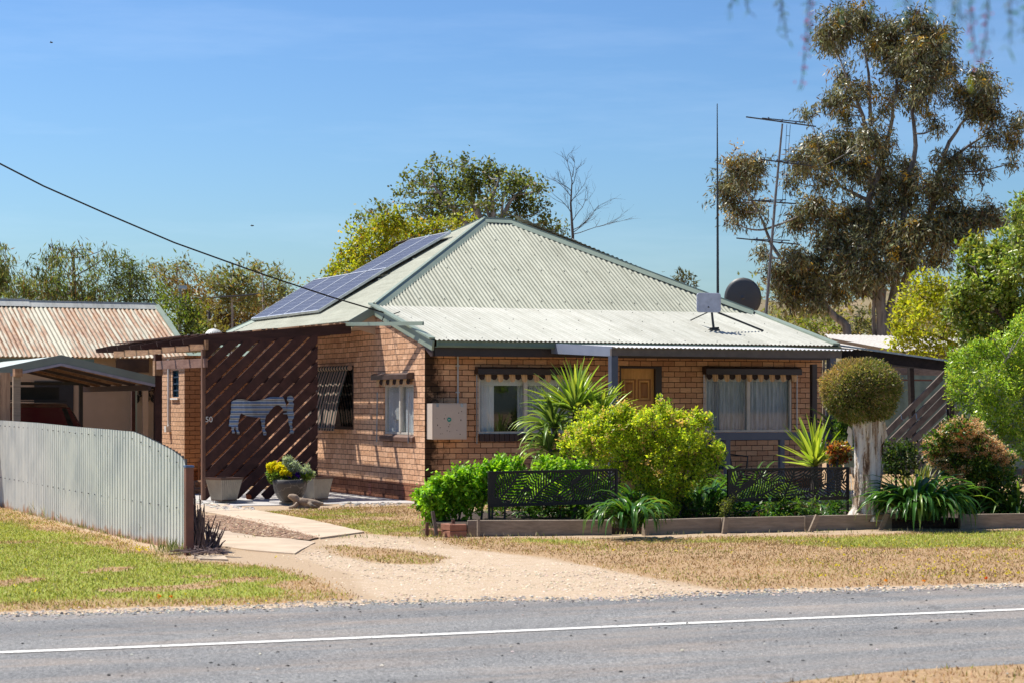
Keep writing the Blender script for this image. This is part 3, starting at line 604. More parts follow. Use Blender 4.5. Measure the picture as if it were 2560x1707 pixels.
# ---- tin horse
def zc(x, y): return (500+x/4.356, 940+y/4.356)
hz = [(340,285),(362,262),(400,250),(450,248),(500,254),(530,264),(556,270),(600,266),(650,256),(700,246),(730,236),(765,226),(820,224),(870,226),(872,214),(880,226),(892,232),(896,222),(904,222),(908,236),(918,255),(930,290),(942,325),
  (946,350),(944,362),(930,372),(905,366),(900,350),(880,325),(858,312),(835,312),(805,330),(775,360),(750,395),(725,425),(712,450),(708,490),(706,540),(708,585),(722,610),(724,638),(694,642),(686,620),(674,560),(666,500),(655,448),(600,446),(560,440),(510,430),(470,412),(448,400),(430,440),(420,490),(412,545),(416,580),(430,610),(430,628),(404,628),(396,600),(386,560),(384,545),(374,545),(370,580),(378,606),(378,620),(348,620),(346,580),(338,545),(314,545),(318,490),(330,430),(338,360)]
ch_ = [(944,252),(952,222),(975,208),(1000,210),(1016,225),(1018,245),(1016,262),(1008,276),(1022,300),(1020,330),(1012,350),(1018,390),(1028,430),(1014,460),(1004,480),(1002,530),(1008,570),(1022,600),(1022,624),(988,624),(966,622),(982,590),(978,550),(962,500),(958,440),(952,412),(905,410),(903,400),(950,392),(948,376),(905,374),(903,360),(948,356),(946,330),(956,305),(970,285),(962,270),(950,266)]
TIN = roofmat('old_galvanised', (.50,.55,.6), (.30,.33,.37), rough=.3); TIN.node_tree.nodes['Principled BSDF'].inputs['Metallic'].default_value = .75; 
def cutout(pts, nm, y, parent):
    bm = bmesh.new(); vs = [bm.verts.new((float(p[0]), y, float(p[2]))) for p in (OnY(*zc(a, b), y) for a, b in pts)]
    zs = [v.co.z for v in vs]; z = min(zs)
    from mathutils.geometry import tessellate_polygon
    for tri in tessellate_polygon([[v.co for v in vs]]): bm.faces.new([vs[i] for i in tri])
    while z < max(zs):
        z += .0095; bmesh.ops.bisect_plane(bm, geom=bm.verts[:]+bm.edges[:]+bm.faces[:], plane_co=(0,0,z), plane_no=(0,0,1), dist=1e-6)
    for v in bm.verts: v.co.y += .010*math.cos(2*math.pi*v.co.z/.076)
    bmesh.ops.recalc_face_normals(bm, faces=bm.faces[:])
    me = bpy.data.meshes.new(nm); bm.to_mesh(me); bm.free(); me.transform(Matrix.Translation(Vector([float(-a) for a in parent_loc(parent)])))
    me.materials.append(TIN); o = link(nm, me, parent); md = o.modifiers.new('thick', 'SOLIDIFY'); md.thickness = .003; return o
hs = thing('tin_wall_ornament', 'corrugated tin silhouette of a horse and a child hanging on the slat screen', 'ornament', OnY(635,1040,2.14))
cutout(hz, 'horse_silhouette', 2.14, hs); cutout(ch_, 'child_silhouette', 2.138, hs)
# ================================================================= planters
PL = lambda n: pm(n, (.42,.40,.36), (.33,.32,.29), 5, .4, .5, b=0)
def ribpot(px, pyb, ftop, label, rot, w1_=.30, w0_=.195, h=.36):
    c = G(px, pyb, .045); t = thing('planter', label, 'planter', c); n = 22; vs = []; mb = MB()
    def ring(w, z, ripple):
        out = []
        for s in range(4):
            for i in range(n):
                u = -1+2*i/n; x, y = [(u, -1), (1, u), (-u, 1), (-1, -u)][s]; rr_ = 1 + (ripple*(1 if i % 2 else -1) if 0 < i else 0)
                X, Y = x*w*rr_, y*w*rr_; out.append((c[0]+X*math.cos(rot)-Y*math.sin(rot), c[1]+X*math.sin(rot)+Y*math.cos(rot), c[2]+z))
        return out
    r0 = ring(w0_, 0, .022); r1 = ring(w1_, h-.03, .018); m_ = 4*n
    mb.add(r0+r1, [(i,(i+1)%m_,m_+(i+1)%m_,m_+i) for i in range(m_)]+[tuple(range(m_-1,-1,-1))]); mb.build('body', GALVW, t)
    rm = MB(); a = [ring(w1_+d, z, 0) for d, z in ((.002,h-.032),(.012,h-.03),(.014,h),(-.03,h),(-.035,h-.08))]
    for j in range(4): rm.add(a[j]+a[j+1], [(i,(i+1)%m_,m_+(i+1)%m_,m_+i) for i in range(m_)])
    rm.build('rim', BRN2, t); MB().add(ring(w1_-.03, h-.06, 0), [tuple(range(m_))]).build('soil', SOIL, t)
    MB().add(ring(w0_+.004,0,0)+ring(w0_+.006,.018,0), [(i,(i+1)%m_,m_+(i+1)%m_,m_+i) for i in range(m_)]).build('base_trim', BRN2, t)
    return t
GALVW = pm('pale_ribbed_metal', (.33,.30,.25), (.25,.23,.2), 4, .38, .35, b=0); BRN2 = pm('rim_brown', (.1,.05,.035), rough=.5); SOIL = pm('potting_soil', (.06,.04,.03), rough=.95, b=.8)
ribpot(560, 1250, 1196, 'ribbed square metal planter standing alone, left of the flower bowl', math.radians(20), .205, .14)
ribpot(789, 1247, 1196, 'ribbed square metal planter half hidden behind the flower bowl', math.radians(20), .195, .135)
bc = G(725, 1253, .05); bowl = thing('flower_bowl', 'round dark marbled bowl planter full of yellow and purple flowers', 'planter', bc)
def marb():
    m, nt, P, O = newmat('marbled_bowl'); v = coords(nt); w = noise(nt, v, 5, 3, out='Color'); ad = nd(nt, 'ShaderNodeVectorMath', operation='MULTIPLY_ADD'); L(nt, w, ad.inputs[0]); ad.inputs[1].default_value = (.25,.25,.25); L(nt, v, ad.inputs[2])
    vo = nd(nt, 'ShaderNodeTexVoronoi', feature='DISTANCE_TO_EDGE', Scale=4.0); L(nt, ad.outputs[0], vo.inputs['Vector'])
    c = ramp(nt, vo.outputs['Distance'], [(0,(.26,.23,.2)),(.006,(.16,.145,.13)),(.02,(.055,.052,.05)),(1,(.07,.066,.063))]); L(nt, c, P.inputs['Base Color']); P.inputs['Roughness'].default_value = .5; return m
s_ = .272
MB().lathe(bc, [(0,0),(.12,0),(.15,.01),(.19,.06),(.225,.12),(.25,.19),(.266,.27),(s_,.34),(s_-.012,.345),(s_-.02,.33),(s_-.025,.3),(0,.3)], 40).build('bowl', marb(), bowl, smooth=True)
# pavers + pebbles + patio
for i, (px, py, wx_, wy_, lb) in enumerate(((573,1252,.62,.42,'flat grey paver under the lone square planter'),(735,1255,.66,.45,'grey paver step under the marbled flower bowl'),(790,1249,.5,.4,'grey paver under the rear square planter'))):
    c = G(px, py, 0.02); tag(MB().box(c[0]-wx_/2,c[0]+wx_/2,c[1]-wy_/2-.05,c[1]+wy_/2,.008,.0455).build('paver', SLAB, loc=(c[0],c[1],0)), lb, 'paver', 'pavers under the planters')
# lizard statue
def LZ(x, y, d=0): return W(480+x/5.6, 1180+y/5.6, 31.0+d)
liz = thing('stone_lizard', 'weathered stone lizard statue with raised head lying on the patio edge', 'statue', LZ(1590,490))
STONE = pm('mossy_stone', (.42,.33,.24), (.2,.14,.1), 9, .9, b=1.0, bd=.012, c3=(.13,.11,.09))
mb = MB(); mb.tube([LZ(1440,465,.05),LZ(1450,440),LZ(1478,405),LZ(1520,400),LZ(1570,415),LZ(1640,420),LZ(1720,425),LZ(1790,438),LZ(1835,445)], [.03,.035,.045,.055,.062,.06,.05,.035,.018], 12)
mb.tube([LZ(1495,420),LZ(1470,385),LZ(1440,355),LZ(1400,340),LZ(1365,333),LZ(1342,345)], [.04,.055,.06,.05,.035,.012], 12)
mb.tube([LZ(1480,430,-.08),LZ(1440,470,-.1),LZ(1400,485,-.12),LZ(1352,488,-.12)], [.035,.03,.028,.02], 8)
mb.tube([LZ(1640,430,-.06),LZ(1680,465,-.12),LZ(1740,480,-.12)], [.035,.028,.016], 8); mb.tube([LZ(1640,430,.1),LZ(1700,460,.16),LZ(1750,470,.16)], [.035,.028,.016], 8)
mb.tube([LZ(1400,492,0),LZ(1600,492,0),LZ(1790,475,0)], [.035,.045,.02], 8)
mb.tube([LZ(1800,445,0),LZ(1826,430,.02),LZ(1836,460,.03)], [.02,.028,.012], 8)
bo = mb.build('body', STONE, liz, smooth=True); rm_ = bo.modifiers.new('fuse','REMESH'); rm_.mode = 'VOXEL'; rm_.voxel_size = .009; rm_.use_smooth_shade = True
sm_ = bo.modifiers.new('soft','SMOOTH'); sm_.iterations = 3
ob = OnY(622,1241,2.13); c = ob
tag(MB().tube([(c[0],2.165,c[2]),(c[0],2.12,c[2])], .042, 20).tube([(c[0],2.12,c[2]),(c[0],2.112,c[2])], .01, 8).build('orange_reel', pm('orange_plastic', (.65,.13,.02), rough=.5, b=0), loc=c), 'round orange plastic disc on the foot of a slat', 'disc')
# log / timber pile glimpsed between fence post and screen
for i, (x_, y_, r_, dx) in enumerate(((-2.6,4.6,.06,.9),(-2.5,4.9,.075,.8),(-2.3,5.3,.05,1.0))):
    tag(MB().tube([(x_-.35,y_,r_+.08*(i==1)),(x_+dx,y_+.15,r_+.08*(i==1))], r_, 10).build('log', RAWX, loc=(x_,y_,0)), 'pale log lying on the ground behind the slat screen', 'log', 'logs behind the slat screen')
# ================================================================= corrugated front fence
fe = thing('corrugated_fence', 'low white corrugated metal fence with a curved top at the left', 'fence', (-6.35,-9.0,0))
top = [(-400,1040),(0,1050),(100,1056),(200,1066),(280,1072),(341,1078),(365,1089),(400,1108),(430,1125),(450,1140),(458,1150),(463,1170)]
bx0 = -6.33; ya, yb_ = 6.5, float(OnX(463,1300,bx0)[1])
tz = [(float(OnX(a,b,bx0)[1]), float(OnX(a,b,bx0)[2])) for a, b in top]; tz.sort()
N = int((ya-yb_)/.12*20); V = []; rows = 9; ys = np.linspace(yb_, ya, N+1); tops = np.interp(ys, [a for a, _ in tz], [b for _, b in tz])
ph = (ys-yb_)/.12*2*np.pi
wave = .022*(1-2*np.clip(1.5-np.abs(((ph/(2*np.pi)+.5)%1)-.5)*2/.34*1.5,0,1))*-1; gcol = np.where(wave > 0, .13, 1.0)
VV = []
for j in range(rows+1):
    z = tops*j/rows - .02*(j == 0); bow = .03*np.sin(ys*.55+1) + .012*np.sin(ys*1.3)
    VV.append(np.stack([bx0+wave+bow, ys, z], 1))
VV = np.array(VV).reshape(-1, 3); idx = np.arange((rows)*(N+1)).reshape(rows, N+1)[:, :-1].ravel(); FF = np.stack([idx, idx+1, idx+N+2, idx+N+1], 1)
def fencemat():
    m, nt, P, O = newmat('white_zincalume'); g = nt.nodes.new('ShaderNodeNewGeometry'); pos = g.outputs['Position']
    c = ramp(nt, noise(nt, pos, 1.6, 5, .6), [(.3,(.42,.455,.46)),(.6,(.60,.62,.59))]); sx = nt.nodes.new('ShaderNodeSeparateXYZ'); L(nt, pos, sx.inputs[0])
    nn = nd(nt, 'ShaderNodeMath', operation='MULTIPLY_ADD'); L(nt, noise(nt, pos, 5, 4), nn.inputs[0]); nn.inputs[1].default_value = -.35; L(nt, sx.outputs['Z'], nn.inputs[2])
    nn2 = nd(nt, 'ShaderNodeMath', operation='ADD'); L(nt, nn.outputs[0], nn2.inputs[0]); nn2.inputs[1].default_value = .62; c = mixc(nt, ramp(nt, nn2.outputs[0], [(.45,(.9,.9,.9)),(.54,(0,0,0))]), c, (.4,.2,.1))
    c = mixc(nt, ramp(nt, noise(nt, pos, 2.7, 6, .7), [(.62,(0,0,0)),(.75,(.5,.5,.5))]), c, (.25,.27,.26))
    ga = nd(nt, 'ShaderNodeAttribute', attribute_name='Col'); c = mixc(nt, 1.0, c, ga.outputs['Color'], 'MULTIPLY')   # shade of the grooves painted into the sheet colour
    L(nt, c, P.inputs['Base Color']); P.inputs['Roughness'].default_value = .42; P.inputs['Metallic'].default_value = .15; return m
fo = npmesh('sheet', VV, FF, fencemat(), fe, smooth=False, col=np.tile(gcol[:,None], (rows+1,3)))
sm2 = MB()
for y_ in np.arange(yb_+.3, 6, .36):
    tz_ = float(np.interp(y_, ys, tops))
    for zz_ in (tz_-.08, .45): sm2.box(bx0-.037+.03*math.sin(y_*.55+1), bx0-.022+.03*math.sin(y_*.55+1), y_-.007, y_+.007, zz_-.007, zz_+.007)
sm2.build('screws', pm('screw_pale', (.18,.19,.2)), fe)['kind'] = 'stuff'; md = fo.modifiers.new('t', 'SOLIDIFY'); md.thickness = .002
pp_ = G(472,1388,0)
mb = MB(); mb.box(pp_[0]-.04,pp_[0]+.04,pp_[1]-.04,pp_[1]+.04,-.1,.905)
mb.build('post', pm('red_brown_post', (.2,.075,.05), (.13,.05,.035), 5, .55, b=.2), fe)
MB().box(pp_[0]-.045,pp_[0]+.045,pp_[1]-.045,pp_[1]+.045,.906,.925).build('post_cap', pm('blue_tape', (.06,.13,.3), rough=.4), fe)
mb = MB()
for y_ in (-6.8,-4.2,-1.6,1.0,3.6): mb.box(bx0+.06,bx0+.11,y_-.03,y_+.03,-.1,.95)
mb.beam((bx0+.06,yb_,.75),(bx0+.06,6.3,.95),.04,.06); split(mb.build('back_rail', DKW, fe))
# ================================================================= carport
cp = thing('carport', 'open gabled carport with grey-green metal fascia behind the white fence', 'carport', (-4.65,5,0)); cy = 5.0
ax_, az_ = -4.646, 2.33; rx_, rz_ = -3.02, 1.97; lx_, lz_ = -6.3, 1.97
CPG = pm('carport_green', (.2,.24,.2), (.17,.2,.17), 3, .5, b=0)
for sgn, ex, ez in ((1, rx_, rz_), (-1, lx_, lz_)):
    mb = MB(); mb.prism([(ax_, cy, az_+.06), (ex, cy, ez+.06), (ex, cy, ez-.07), (ax_, cy, az_-.08)], (0,.03,0)); mb.build('gable_fascia', CPG, cp)
    mb = MB(); mb.prism([(ax_, cy-.01, az_-.081), (ex, cy-.01, ez-.071), (ex, cy-.01, ez-.115), (ax_, cy-.01, az_-.125)], (0,.05,0)); mb.build('gable_rail', pm('pale_lilac_steel', (.34,.32,.37), rough=.5, b=0), cp)
    mb = MB(); corr([(ax_, cy+.03, az_+.035), (ax_, cy+5.2, az_+.035), (ex, cy+5.2, ez+.035), (ex, cy+.03, ez+.035)], pitch=.09, amp=.008, mb=mb); mb.build('roof', pm('pale_mint_sheet', (.6,.66,.6), rough=.4, b=0), cp)
    for k in range(6):
        y_ = cy+.5+k*.85; mb = MB(); mb.beam((ax_, y_, az_-.06),(ex+.05*(-sgn), y_, ez-.06),.05,.08); mb.build('rafter', HOODL if k % 2 else RAWX, cp)
mb = MB(); mb.beam((ax_,cy+.05,az_-.04),(ax_,cy+5.2,az_-.04),.05,.1); mb.beam((rx_-.08,cy+.05,rz_-.13),(rx_-.08,cy+5.2,rz_-.13),.05,.1); mb.beam((lx_+.08,cy+.05,lz_-.13),(lx_+.08,cy+5.2,lz_-.13),.05,.1); split(mb.build('purlin', HOODL, cp))
for x_, y_ in ((OnY(202,950,9.6)[0],9.6),(OnY(333,950,9.8)[0],9.8),(lx_+.15,9.6),(lx_+.1,5.1)):
    MB().box(x_-.035,x_+.035,y_-.035,y_+.035,0,2.05).build('post', DKW if y_ == 9.8 else DARKM, cp)
MB().beam((-6.2,9.6,1.95),(-3.0,9.6,1.95),.05,.06).build('cross_beam', DARKM, cp)
gp = OnX(41,1000,-5.95); tp = thing('timber_screen', 'rough pale timber plank screen and post behind the fence at the left edge', 'timber screen', (gp[0],gp[1],0))
gp = gp; MB().box(gp[0]-.055,gp[0]+.055,gp[1]-.05,gp[1]+.05,0,1.98).build('post', GRYW, tp)
MB().box(gp[0]-.045,gp[0]+.07,gp[1]-.13,gp[1]+.06,1.981,2.1).build('beam_end', RAWX, tp)
mb = MB()
for k in range(7): mb.box(gp[0]-.09-.16*(k+1),gp[0]-.1-.16*k,gp[1]-.03,gp[1]-.03+.03*(1+(k%2)*.4),0,2.04+.02*math.sin(k*5))
mb.build('plank', woodmat('silvered_plank', (.5,.34,.23), (.2,.12,.08), (4,4,.3)), tp)
# ================================================================= big rust-roofed shed
sy = 14.0; shx = float(OnY(474,841,sy)[0]); sz = float(OnY(300,893,sy)[2]); ry_ = 17.0; rzz = float(OnY(447,768,ry_)[2]); rxx = float(OnY(447,768,ry_)[0]); lx0 = -16
sh = thing('rusty_shed', 'long cream shed with a rust-streaked corrugated roof at the left', 'shed', (-4,14.3,0))
RUST = roofmat('rusty_sheet', (.46,.43,.33), (.37,.345,.265), rust=((.21,.09,.035),(.34,.18,.08)), rough=.6)
mb = MB(); corr([(lx0,sy,sz),(shx,sy,sz),(rxx if abs(rxx-shx)<.4 else shx,ry_,rzz),(lx0,ry_,rzz)], pitch=.098, amp=.013, seg=7, mb=mb); mb.build('roof', RUST, sh)
mb = MB(); corr([(lx0,20,sz),(shx,20,sz),(shx,ry_,rzz),(lx0,ry_,rzz)], mb=mb); mb.build('rear_roof', CPG, sh)
mb = MB(); cap(mb, (lx0,ry_,rzz+.03),(shx-2.9,ry_,rzz+.04),.22,.06); cap(mb, (shx-2.95,ry_-.01,rzz+.02),(shx+.02,ry_-.01,rzz+.02),.2,.05); mb.build('ridge_capping', roofmat('grey_zinc', (.47,.47,.44), (.36,.37,.36)), sh)
mb = MB(); mb.beam((shx+.04,sy-.02,sz+.03),(shx+.04,ry_,rzz+.03),.12,.05); mb.beam((shx+.08,sy,sz-.06),(shx+.08,ry_,rzz-.06),.02,.16); mb.build('bargeboard', CAP, sh)
mb = MB(); gutter(mb, (lx0,sy-.02,sz-.13),(float(OnY(232,893,sy)[0]),sy-.02,sz-.13),(0,-1,0)); mb.build('gutter', GUT, sh)
bw = sy+.5; mb = MB(); wall_holes(mb, 'X', lx0, shx-.2, -.1, sz, [], .1, bw)
mb.add([(shx-.2,bw,-.1),(shx-.2,19.5,-.1),(shx-.2,19.5,sz),(shx-.2,17,rzz-.05),(shx-.2,bw,sz)],[(0,1,2,3,4)])
for k in range(8): mb.box(lx0, shx-.201, bw-.006, bw-.001, .28*k+.1, .28*k+.106)
mb.build('wall', pm('beige_cladding', (.48,.36,.25), (.42,.32,.22), 2, .7, b=0), sh)
o_ = OnY(135,985,bw-.03); mb = MB(); mb.box(o_[0]-.42,o_[0]+.42,bw-.04,bw-.007,0,2.05); dr2 = mb.build('door', pm('dark_flyscreen', (.02,.022,.025), rough=.6), sh)
mb = MB(); mb.box(OnY(290,900,sy)[0],OnY(372,900,sy)[0],sy-.03,sy+.03,sz-.32,sz-.03); mb.build('brown_fascia', pm('stained_fascia', (.1,.06,.035), (.05,.03,.02), 3, .8), sh)
for px in (336,364): x_ = OnY(px,930,sy+.02)[0]; MB().box(x_-.06,x_+.06,sy+.02,sy+.1,0,sz-.35).build('post', CREAM if px == 364 else CAP, sh)
# leaf scroll on the shed wall
lf = thing('metal_leaf_scroll', 'black metal leafy branch ornament on the beige shed wall', 'ornament', OnY(370,985,bw-.05))
def LP(px, py): return OnY(px, py, bw-.05)
mb = MB(); st1 = [LP(*p) for p in ((338,1002),(350,990),(362,982),(376,976),(390,974),(408,966))]; st2 = [LP(*p) for p in ((350,990),(366,990),(382,988),(396,990),(410,998))]
mb.tube(st1,.012,6); mb.tube(st2,.01,6); mb.build('branch', BLACKST, lf)
mb = MB()
for i, (px, py, a, l) in enumerate(((344,990,2.2,.16),(350,980,1.9,.18),(358,975,1.6,.16),(366,972,2.4,.2),(374,966,1.8,.2),(384,965,.9,.17),(372,984,-1,.16),(360,994,-1.2,.17),(370,998,-1.8,.17),(380,998,-1.2,.16),(388,982,-.6,.17),(392,966,.6,.17),(402,960,1.3,.17),(404,1003,-.9,.16),(346,1000,-1.9,.14),(384,992,-1,.15),(400,972,-.8,.15))):
    c = LP(px, py); d = np.array([math.cos(a), 0, math.sin(a)]); n_ = np.array([-math.sin(a), 0, math.cos(a)])
    mb.prism([c-d*l/2, c-d*l*.1+n_*l*.2, c+d*l*.15+n_*l*.17, c+d*l/2, c+d*l*.15-n_*l*.17, c-d*l*.1-n_*l*.2], (0,.006,0))
mb.build('leaf', BLACKST, lf)
# flood light on a pole behind the shed ridge
fl = OnY(450,770,17.4); t = thing('floodlight_pole', 'grey floodlight on a thin pole above the rusty roof end', 'floodlight', (fl[0],17.4,0)); zt = OnY(447,722,17.4)[2]
MB().tube([(fl[0],17.4,0),(fl[0],17.4,zt)], .04, 10).build('pole', pm('grey_pole', (.4,.4,.36), b=0), t)
lx = fl[0]; MB().add([(lx-.05,17.35,zt+.0),(lx+.13,17.3,zt-.02),(lx+.15,17.3,zt+.03),(lx+.13,17.3,zt+.07),(lx-.05,17.35,zt+.07),(lx-.05,17.5,zt+.0),(lx+.13,17.5,zt-.02),(lx+.15,17.5,zt+.03),(lx+.13,17.5,zt+.07),(lx-.05,17.5,zt+.07)],[(0,1,2,3,4),(9,8,7,6,5),(0,5,6,1),(1,6,7,2),(2,7,8,3),(3,8,9,4),(4,9,5,0)]).build('lamp_head', GALV, t)
# whirlybird
wv = W(535,830,44); t = thing('roof_ventilator', 'round finned metal roof ventilator poking up behind the pergola', 'roof ventilator', wv); mb = MB()
for k in range(22):
    a = k*2*math.pi/22; c_, s__ = math.cos(a), math.sin(a); q = []
    for j in range(6):
        b_ = j/5*math.pi/2; q.append((wv[0]+c_*.2*math.cos(b_), wv[1]+s__*.2*math.cos(b_), wv[2]-.1+.17*math.sin(b_)))
    r2 = [(p[0]-s__*.035, p[1]+c_*.035, p[2]-.01) for p in q]; mb.add(q+r2, [(i,i+1,7+i,6+i) for i in range(5)])
mb.build('fins', WHT, t); MB().tube([(wv[0],wv[1],wv[2]-1.2),(wv[0],wv[1],wv[2]-.1)], .13, 14).build('throat', GALV, t)
# ================================================================= car in the carport
car = thing('parked_car', 'dark maroon hatchback seen from behind, parked in the carport', 'car', (-4.9,7,0))
cx_, cyb = float(OnY(100,1000,5.9)[0]), 5.75; MAR = pm('maroon_paint', (.09,.006,.012), (.08,.006,.01), 2, .25, b=0, spec=.8)
sec = [(0.0,.35),(-.0,.75),(.03,.98),(.1,1.05),(.42,1.50),(.6,1.56),(1.6,1.58),(2.3,1.5),(2.95,1.08),(3.9,.95),(4.15,.75),(4.2,.35)]
prof = lambda z: .86 if z < .8 else .86-.26*max(0,(z-.95))/.63 if z > .95 else .86
vs = []; ns = len(sec)
for s in (-1, -.92, -.6, 0, .6, .92, 1):
    for y_, z_ in sec:
        hw = prof(z_); drop = (.0 if abs(s) < .95 else .05) ; vs.append((cx_+s*hw, cyb+y_+(.06 if abs(s) > .9 else .0)*(1 if y_ < 2 else -1), z_-drop))
fs = [(i*ns+j, (i+1)*ns+j, (i+1)*ns+j+1, i*ns+j+1) for i in range(6) for j in range(ns-1)] + [tuple(range(ns)), tuple(range(7*ns-1, 6*ns-1, -1))]
bd_ = MB().add(vs, fs).build('body', MAR, car, smooth=False)
MB().add([(cx_-.62,cyb+.125,1.07),(cx_+.62,cyb+.125,1.07),(cx_+.52,cyb+.425,1.485),(cx_-.52,cyb+.425,1.485)],[(0,1,2,3)]).build('rear_window', DGLASS if False else pm('car_glass', (.01,.01,.012), rough=.08, b=0, spec=.6), car)
for s in (-1, 1):
    MB().box(cx_+s*.70-.12,cx_+s*.70+.12,cyb-.015,cyb+.05,.80,.97).build('tail_light', pm('red_lens', (.3,.01,.01), rough=.2, b=0), car)
    for y_ in (.8, 3.3):
        w_ = MB().tube([(cx_+s*.70,cyb+y_,.32),(cx_+s*.88,cyb+y_,.32)], .32, 24).build('wheel', pm('tyre', (.02,.02,.02), rough=.9), car)
MB().box(cx_-.7,cx_+.7,cyb+1.2,cyb+1.25,1.6,1.62).box(cx_-.6,cx_+.6,cyb+1.4,cyb+1.5,1.63,1.86).build('roof_rack', BLACKST, car)
MB().box(cx_-.26,cx_+.26,cyb-.02,cyb-.001,.62,.74).build('number_plate_panel', WHT, car)
# ================================================================= rear-right carport roofs and dark pergola beams
rp = thing('dark_pergola', 'black timber lean-to frame with a weathered diagonal slat screen right of the house', 'pergola', (9,1.5,0))
def RB(name, a, b, w, h, mat, F0, F1=None):
    p, q = W(*a, F0), W(*b, F1 or F0); MB().beam(p, q, w, h).build(name, mat, rp)
BKW = woodmat('blackened_timber', (.04,.032,.028), (.015,.012,.011), (.6,3,3))
FA, FB = 36.0, 35.5
RB('beam', (2098,882), (2384,915), .06, .19, BKW, FA, FB); RB('edge_flashing', (2088,862), (2384,903), .09, .03, GALV, FA-.05, FB-.05)
RB('beam', (2160,900), (2384,918), .06, .14, BKW, FA+3, FB+2); RB('beam', (2150,925), (2360,930), .05, .13, GRYW, FA+3.5, FB+3.5)
RB('rail', (2230,949), (2330,950), .03, .03, pm('rust_pipe', (.1,.035,.025)), FA+3.6, FB+3.6); RB('post', (2162,885), (2162,1150), .1, .1, BKW, FA+.5); RB('post', (2276,915), (2284,1150), .09, .09, BKW, FA+3)
RB('post', (2376,915), (2376,1160), .09, .09, BKW, FB+.05)
p = W(2106,866,FA); 
zsc = 5200/35.2
mb = MB(); P0 = W(2200,1160,35.2); ux = np.array([1,0,0]); 
def SC(px, py): q = OnY(px, py, P0[1]); return (float(q[0]), float(q[2]))
ctr = [((2190,1110),(2372,925)),((2190,1140),(2378,955)),((2190,1168),(2378,978)),((2205,1180),(2385,1000)),((2225,1180),(2395,1022)),((2250,1180),(2405,1045)),((2275,1180),(2415,1065))]
for i, (a, b) in enumerate(ctr):
    a2, b2 = np.array(SC(*a)), np.array(SC(*b)); d = (b2-a2)/np.linalg.norm(b2-a2); n_ = np.array([-d[1], d[0]])*.052
    mb.prism([(q[0], P0[1], q[1]) for q in (a2-n_, b2-n_, b2+n_, a2+n_)], (0,.03,0))
mb.build('slat_screen', DGW, rp)
for px, py in ((2252,1040),(2290,1040),(2366,1030)):
    q = OnY(px, py, P0[1]-.04); MB().tube([q+(0,0,.05), q+(0,-.02,-.04), q+(.02,-.03,-.065), q+(.05,-.03,-.055)], .007, 6).build('hook', GALV, rp)
bs = thing('back_shed', 'low shed with pale grey iron roof behind the black timber frame', 'shed', W(2230,1000,50))
a, b = W(2060,842,52), W(2440,852,52); a2, b2 = W(2110,872,46), W(2560,905,46); 
mb = MB(); corr([a2, W(2600,885,46), W(2600,850,52), a], pitch=.1, amp=.012, mb=mb); mb.build('roof', pm('pale_iron', (.5,.47,.43), rough=.6, b=0), bs)
mb = MB(); mb.beam(W(2078,850,45.5), W(2270,885,45.5), .05, .07); mb.build('edge', CREAM, bs)
mb = MB(); p, q = W(2120,880,46.3), W(2600,880,46.3); mb.add([p,q,(q[0],q[1],0),(p[0],p[1],0)],[(0,1,2,3)]); mb.build('wall', pm('taupe_wall', (.2,.16,.12), b=0), bs)
for i, px in enumerate((2226,2262,2298,2334,2370,2406)):
    pass
gf = thing('green_panel_fence', 'grey-green steel panel fence behind the diagonal slats', 'fence', W(2290,1000,41))
mb = MB(); corr([W(2110,1170,41), W(2560,1170,41), W(2560,935,41), W(2110,935,41)], pitch=.2, amp=.01, mb=mb); mb.build('sheet', pm('eucalypt_steel', (.16,.24,.2), rough=.5, b=0), gf)
tw = W(2092,1020,38); t = tag(MB().add([W(2063,960,38),W(2092,960,38),W(2092,1120,38),W(2063,1120,38)],[(0,1,2,3)]).build('water_tank', pm('pale_tank', (.45,.5,.52), b=0), loc=tw), 'pale panel glimpsed between the verandah posts', 'panel')
for i in range(1): q0_, q1_ = W(2093,950,37.5), W(2112,948,37.5); tag(MB().tube([q0_, q1_], .03, 8).build('hose_reel', pm('green_hose', (.0,.35,.2), b=0), loc=q0_), 'bright green hose hanging beside the right verandah post', 'hose')
# ================================================================= roof dish, mast, antennas
vz = lambda y: 2.545+.2463*(y+.42)
rayp = ray(1785,826); n_ = np.array([0,-.2463,1.]); P_ = np.array([0,-.42,2.545]); tt = ((P_-CAM)@n_)/(rayp@n_); base = CAM+rayp*tt
t = thing('panel_dish', 'flat white rounded-corner internet dish on a bent mast on the lower roof', 'satellite dish', base)
Fb = (base-CAM)@Fv
m1 = W(1781,795,Fb); m2 = W(1779,782,Fb)
MB().tube([base+(0,0,.0), base+(-.01,0,.05), m1, m2+(0,0,.05)], [.022,.022,.02,.02], 10).build('mast', DARKM, t); MB().tube([base+(-.09,-.02,.025), base+(.1,.02,.04)], .02, 6).box(base[0]-.08,base[0]+.08,base[1]-.06,base[1]+.06,base[2]-.01,base[2]+.018).build('foot', DARKM, t)
def onroof(px, py):
    r = ray(px, py); return CAM + r*(((P_-CAM)@n_)/(r@n_))
MB().tube([W(1768,782,Fb), onroof(1725,802)], .011, 6).build('strut', DARKM, t); MB().tube([W(1795,782,Fb), onroof(1908,829)+(0,0,.01)], .018, 6).build('strut', DARKM, t)
w_, h_, rr_ = 31.5/5200*Fb, 24.5/5200*Fb, .05; cc = W(1772.5,757.5,Fb-.05); Rn = Rv*.98+Fv*.2; Rn /= np.linalg.norm(Rn); Un = Zv*.985-np.cross(Zv,Rn)*-.0; Nn = np.cross(Rn, Un); out = []
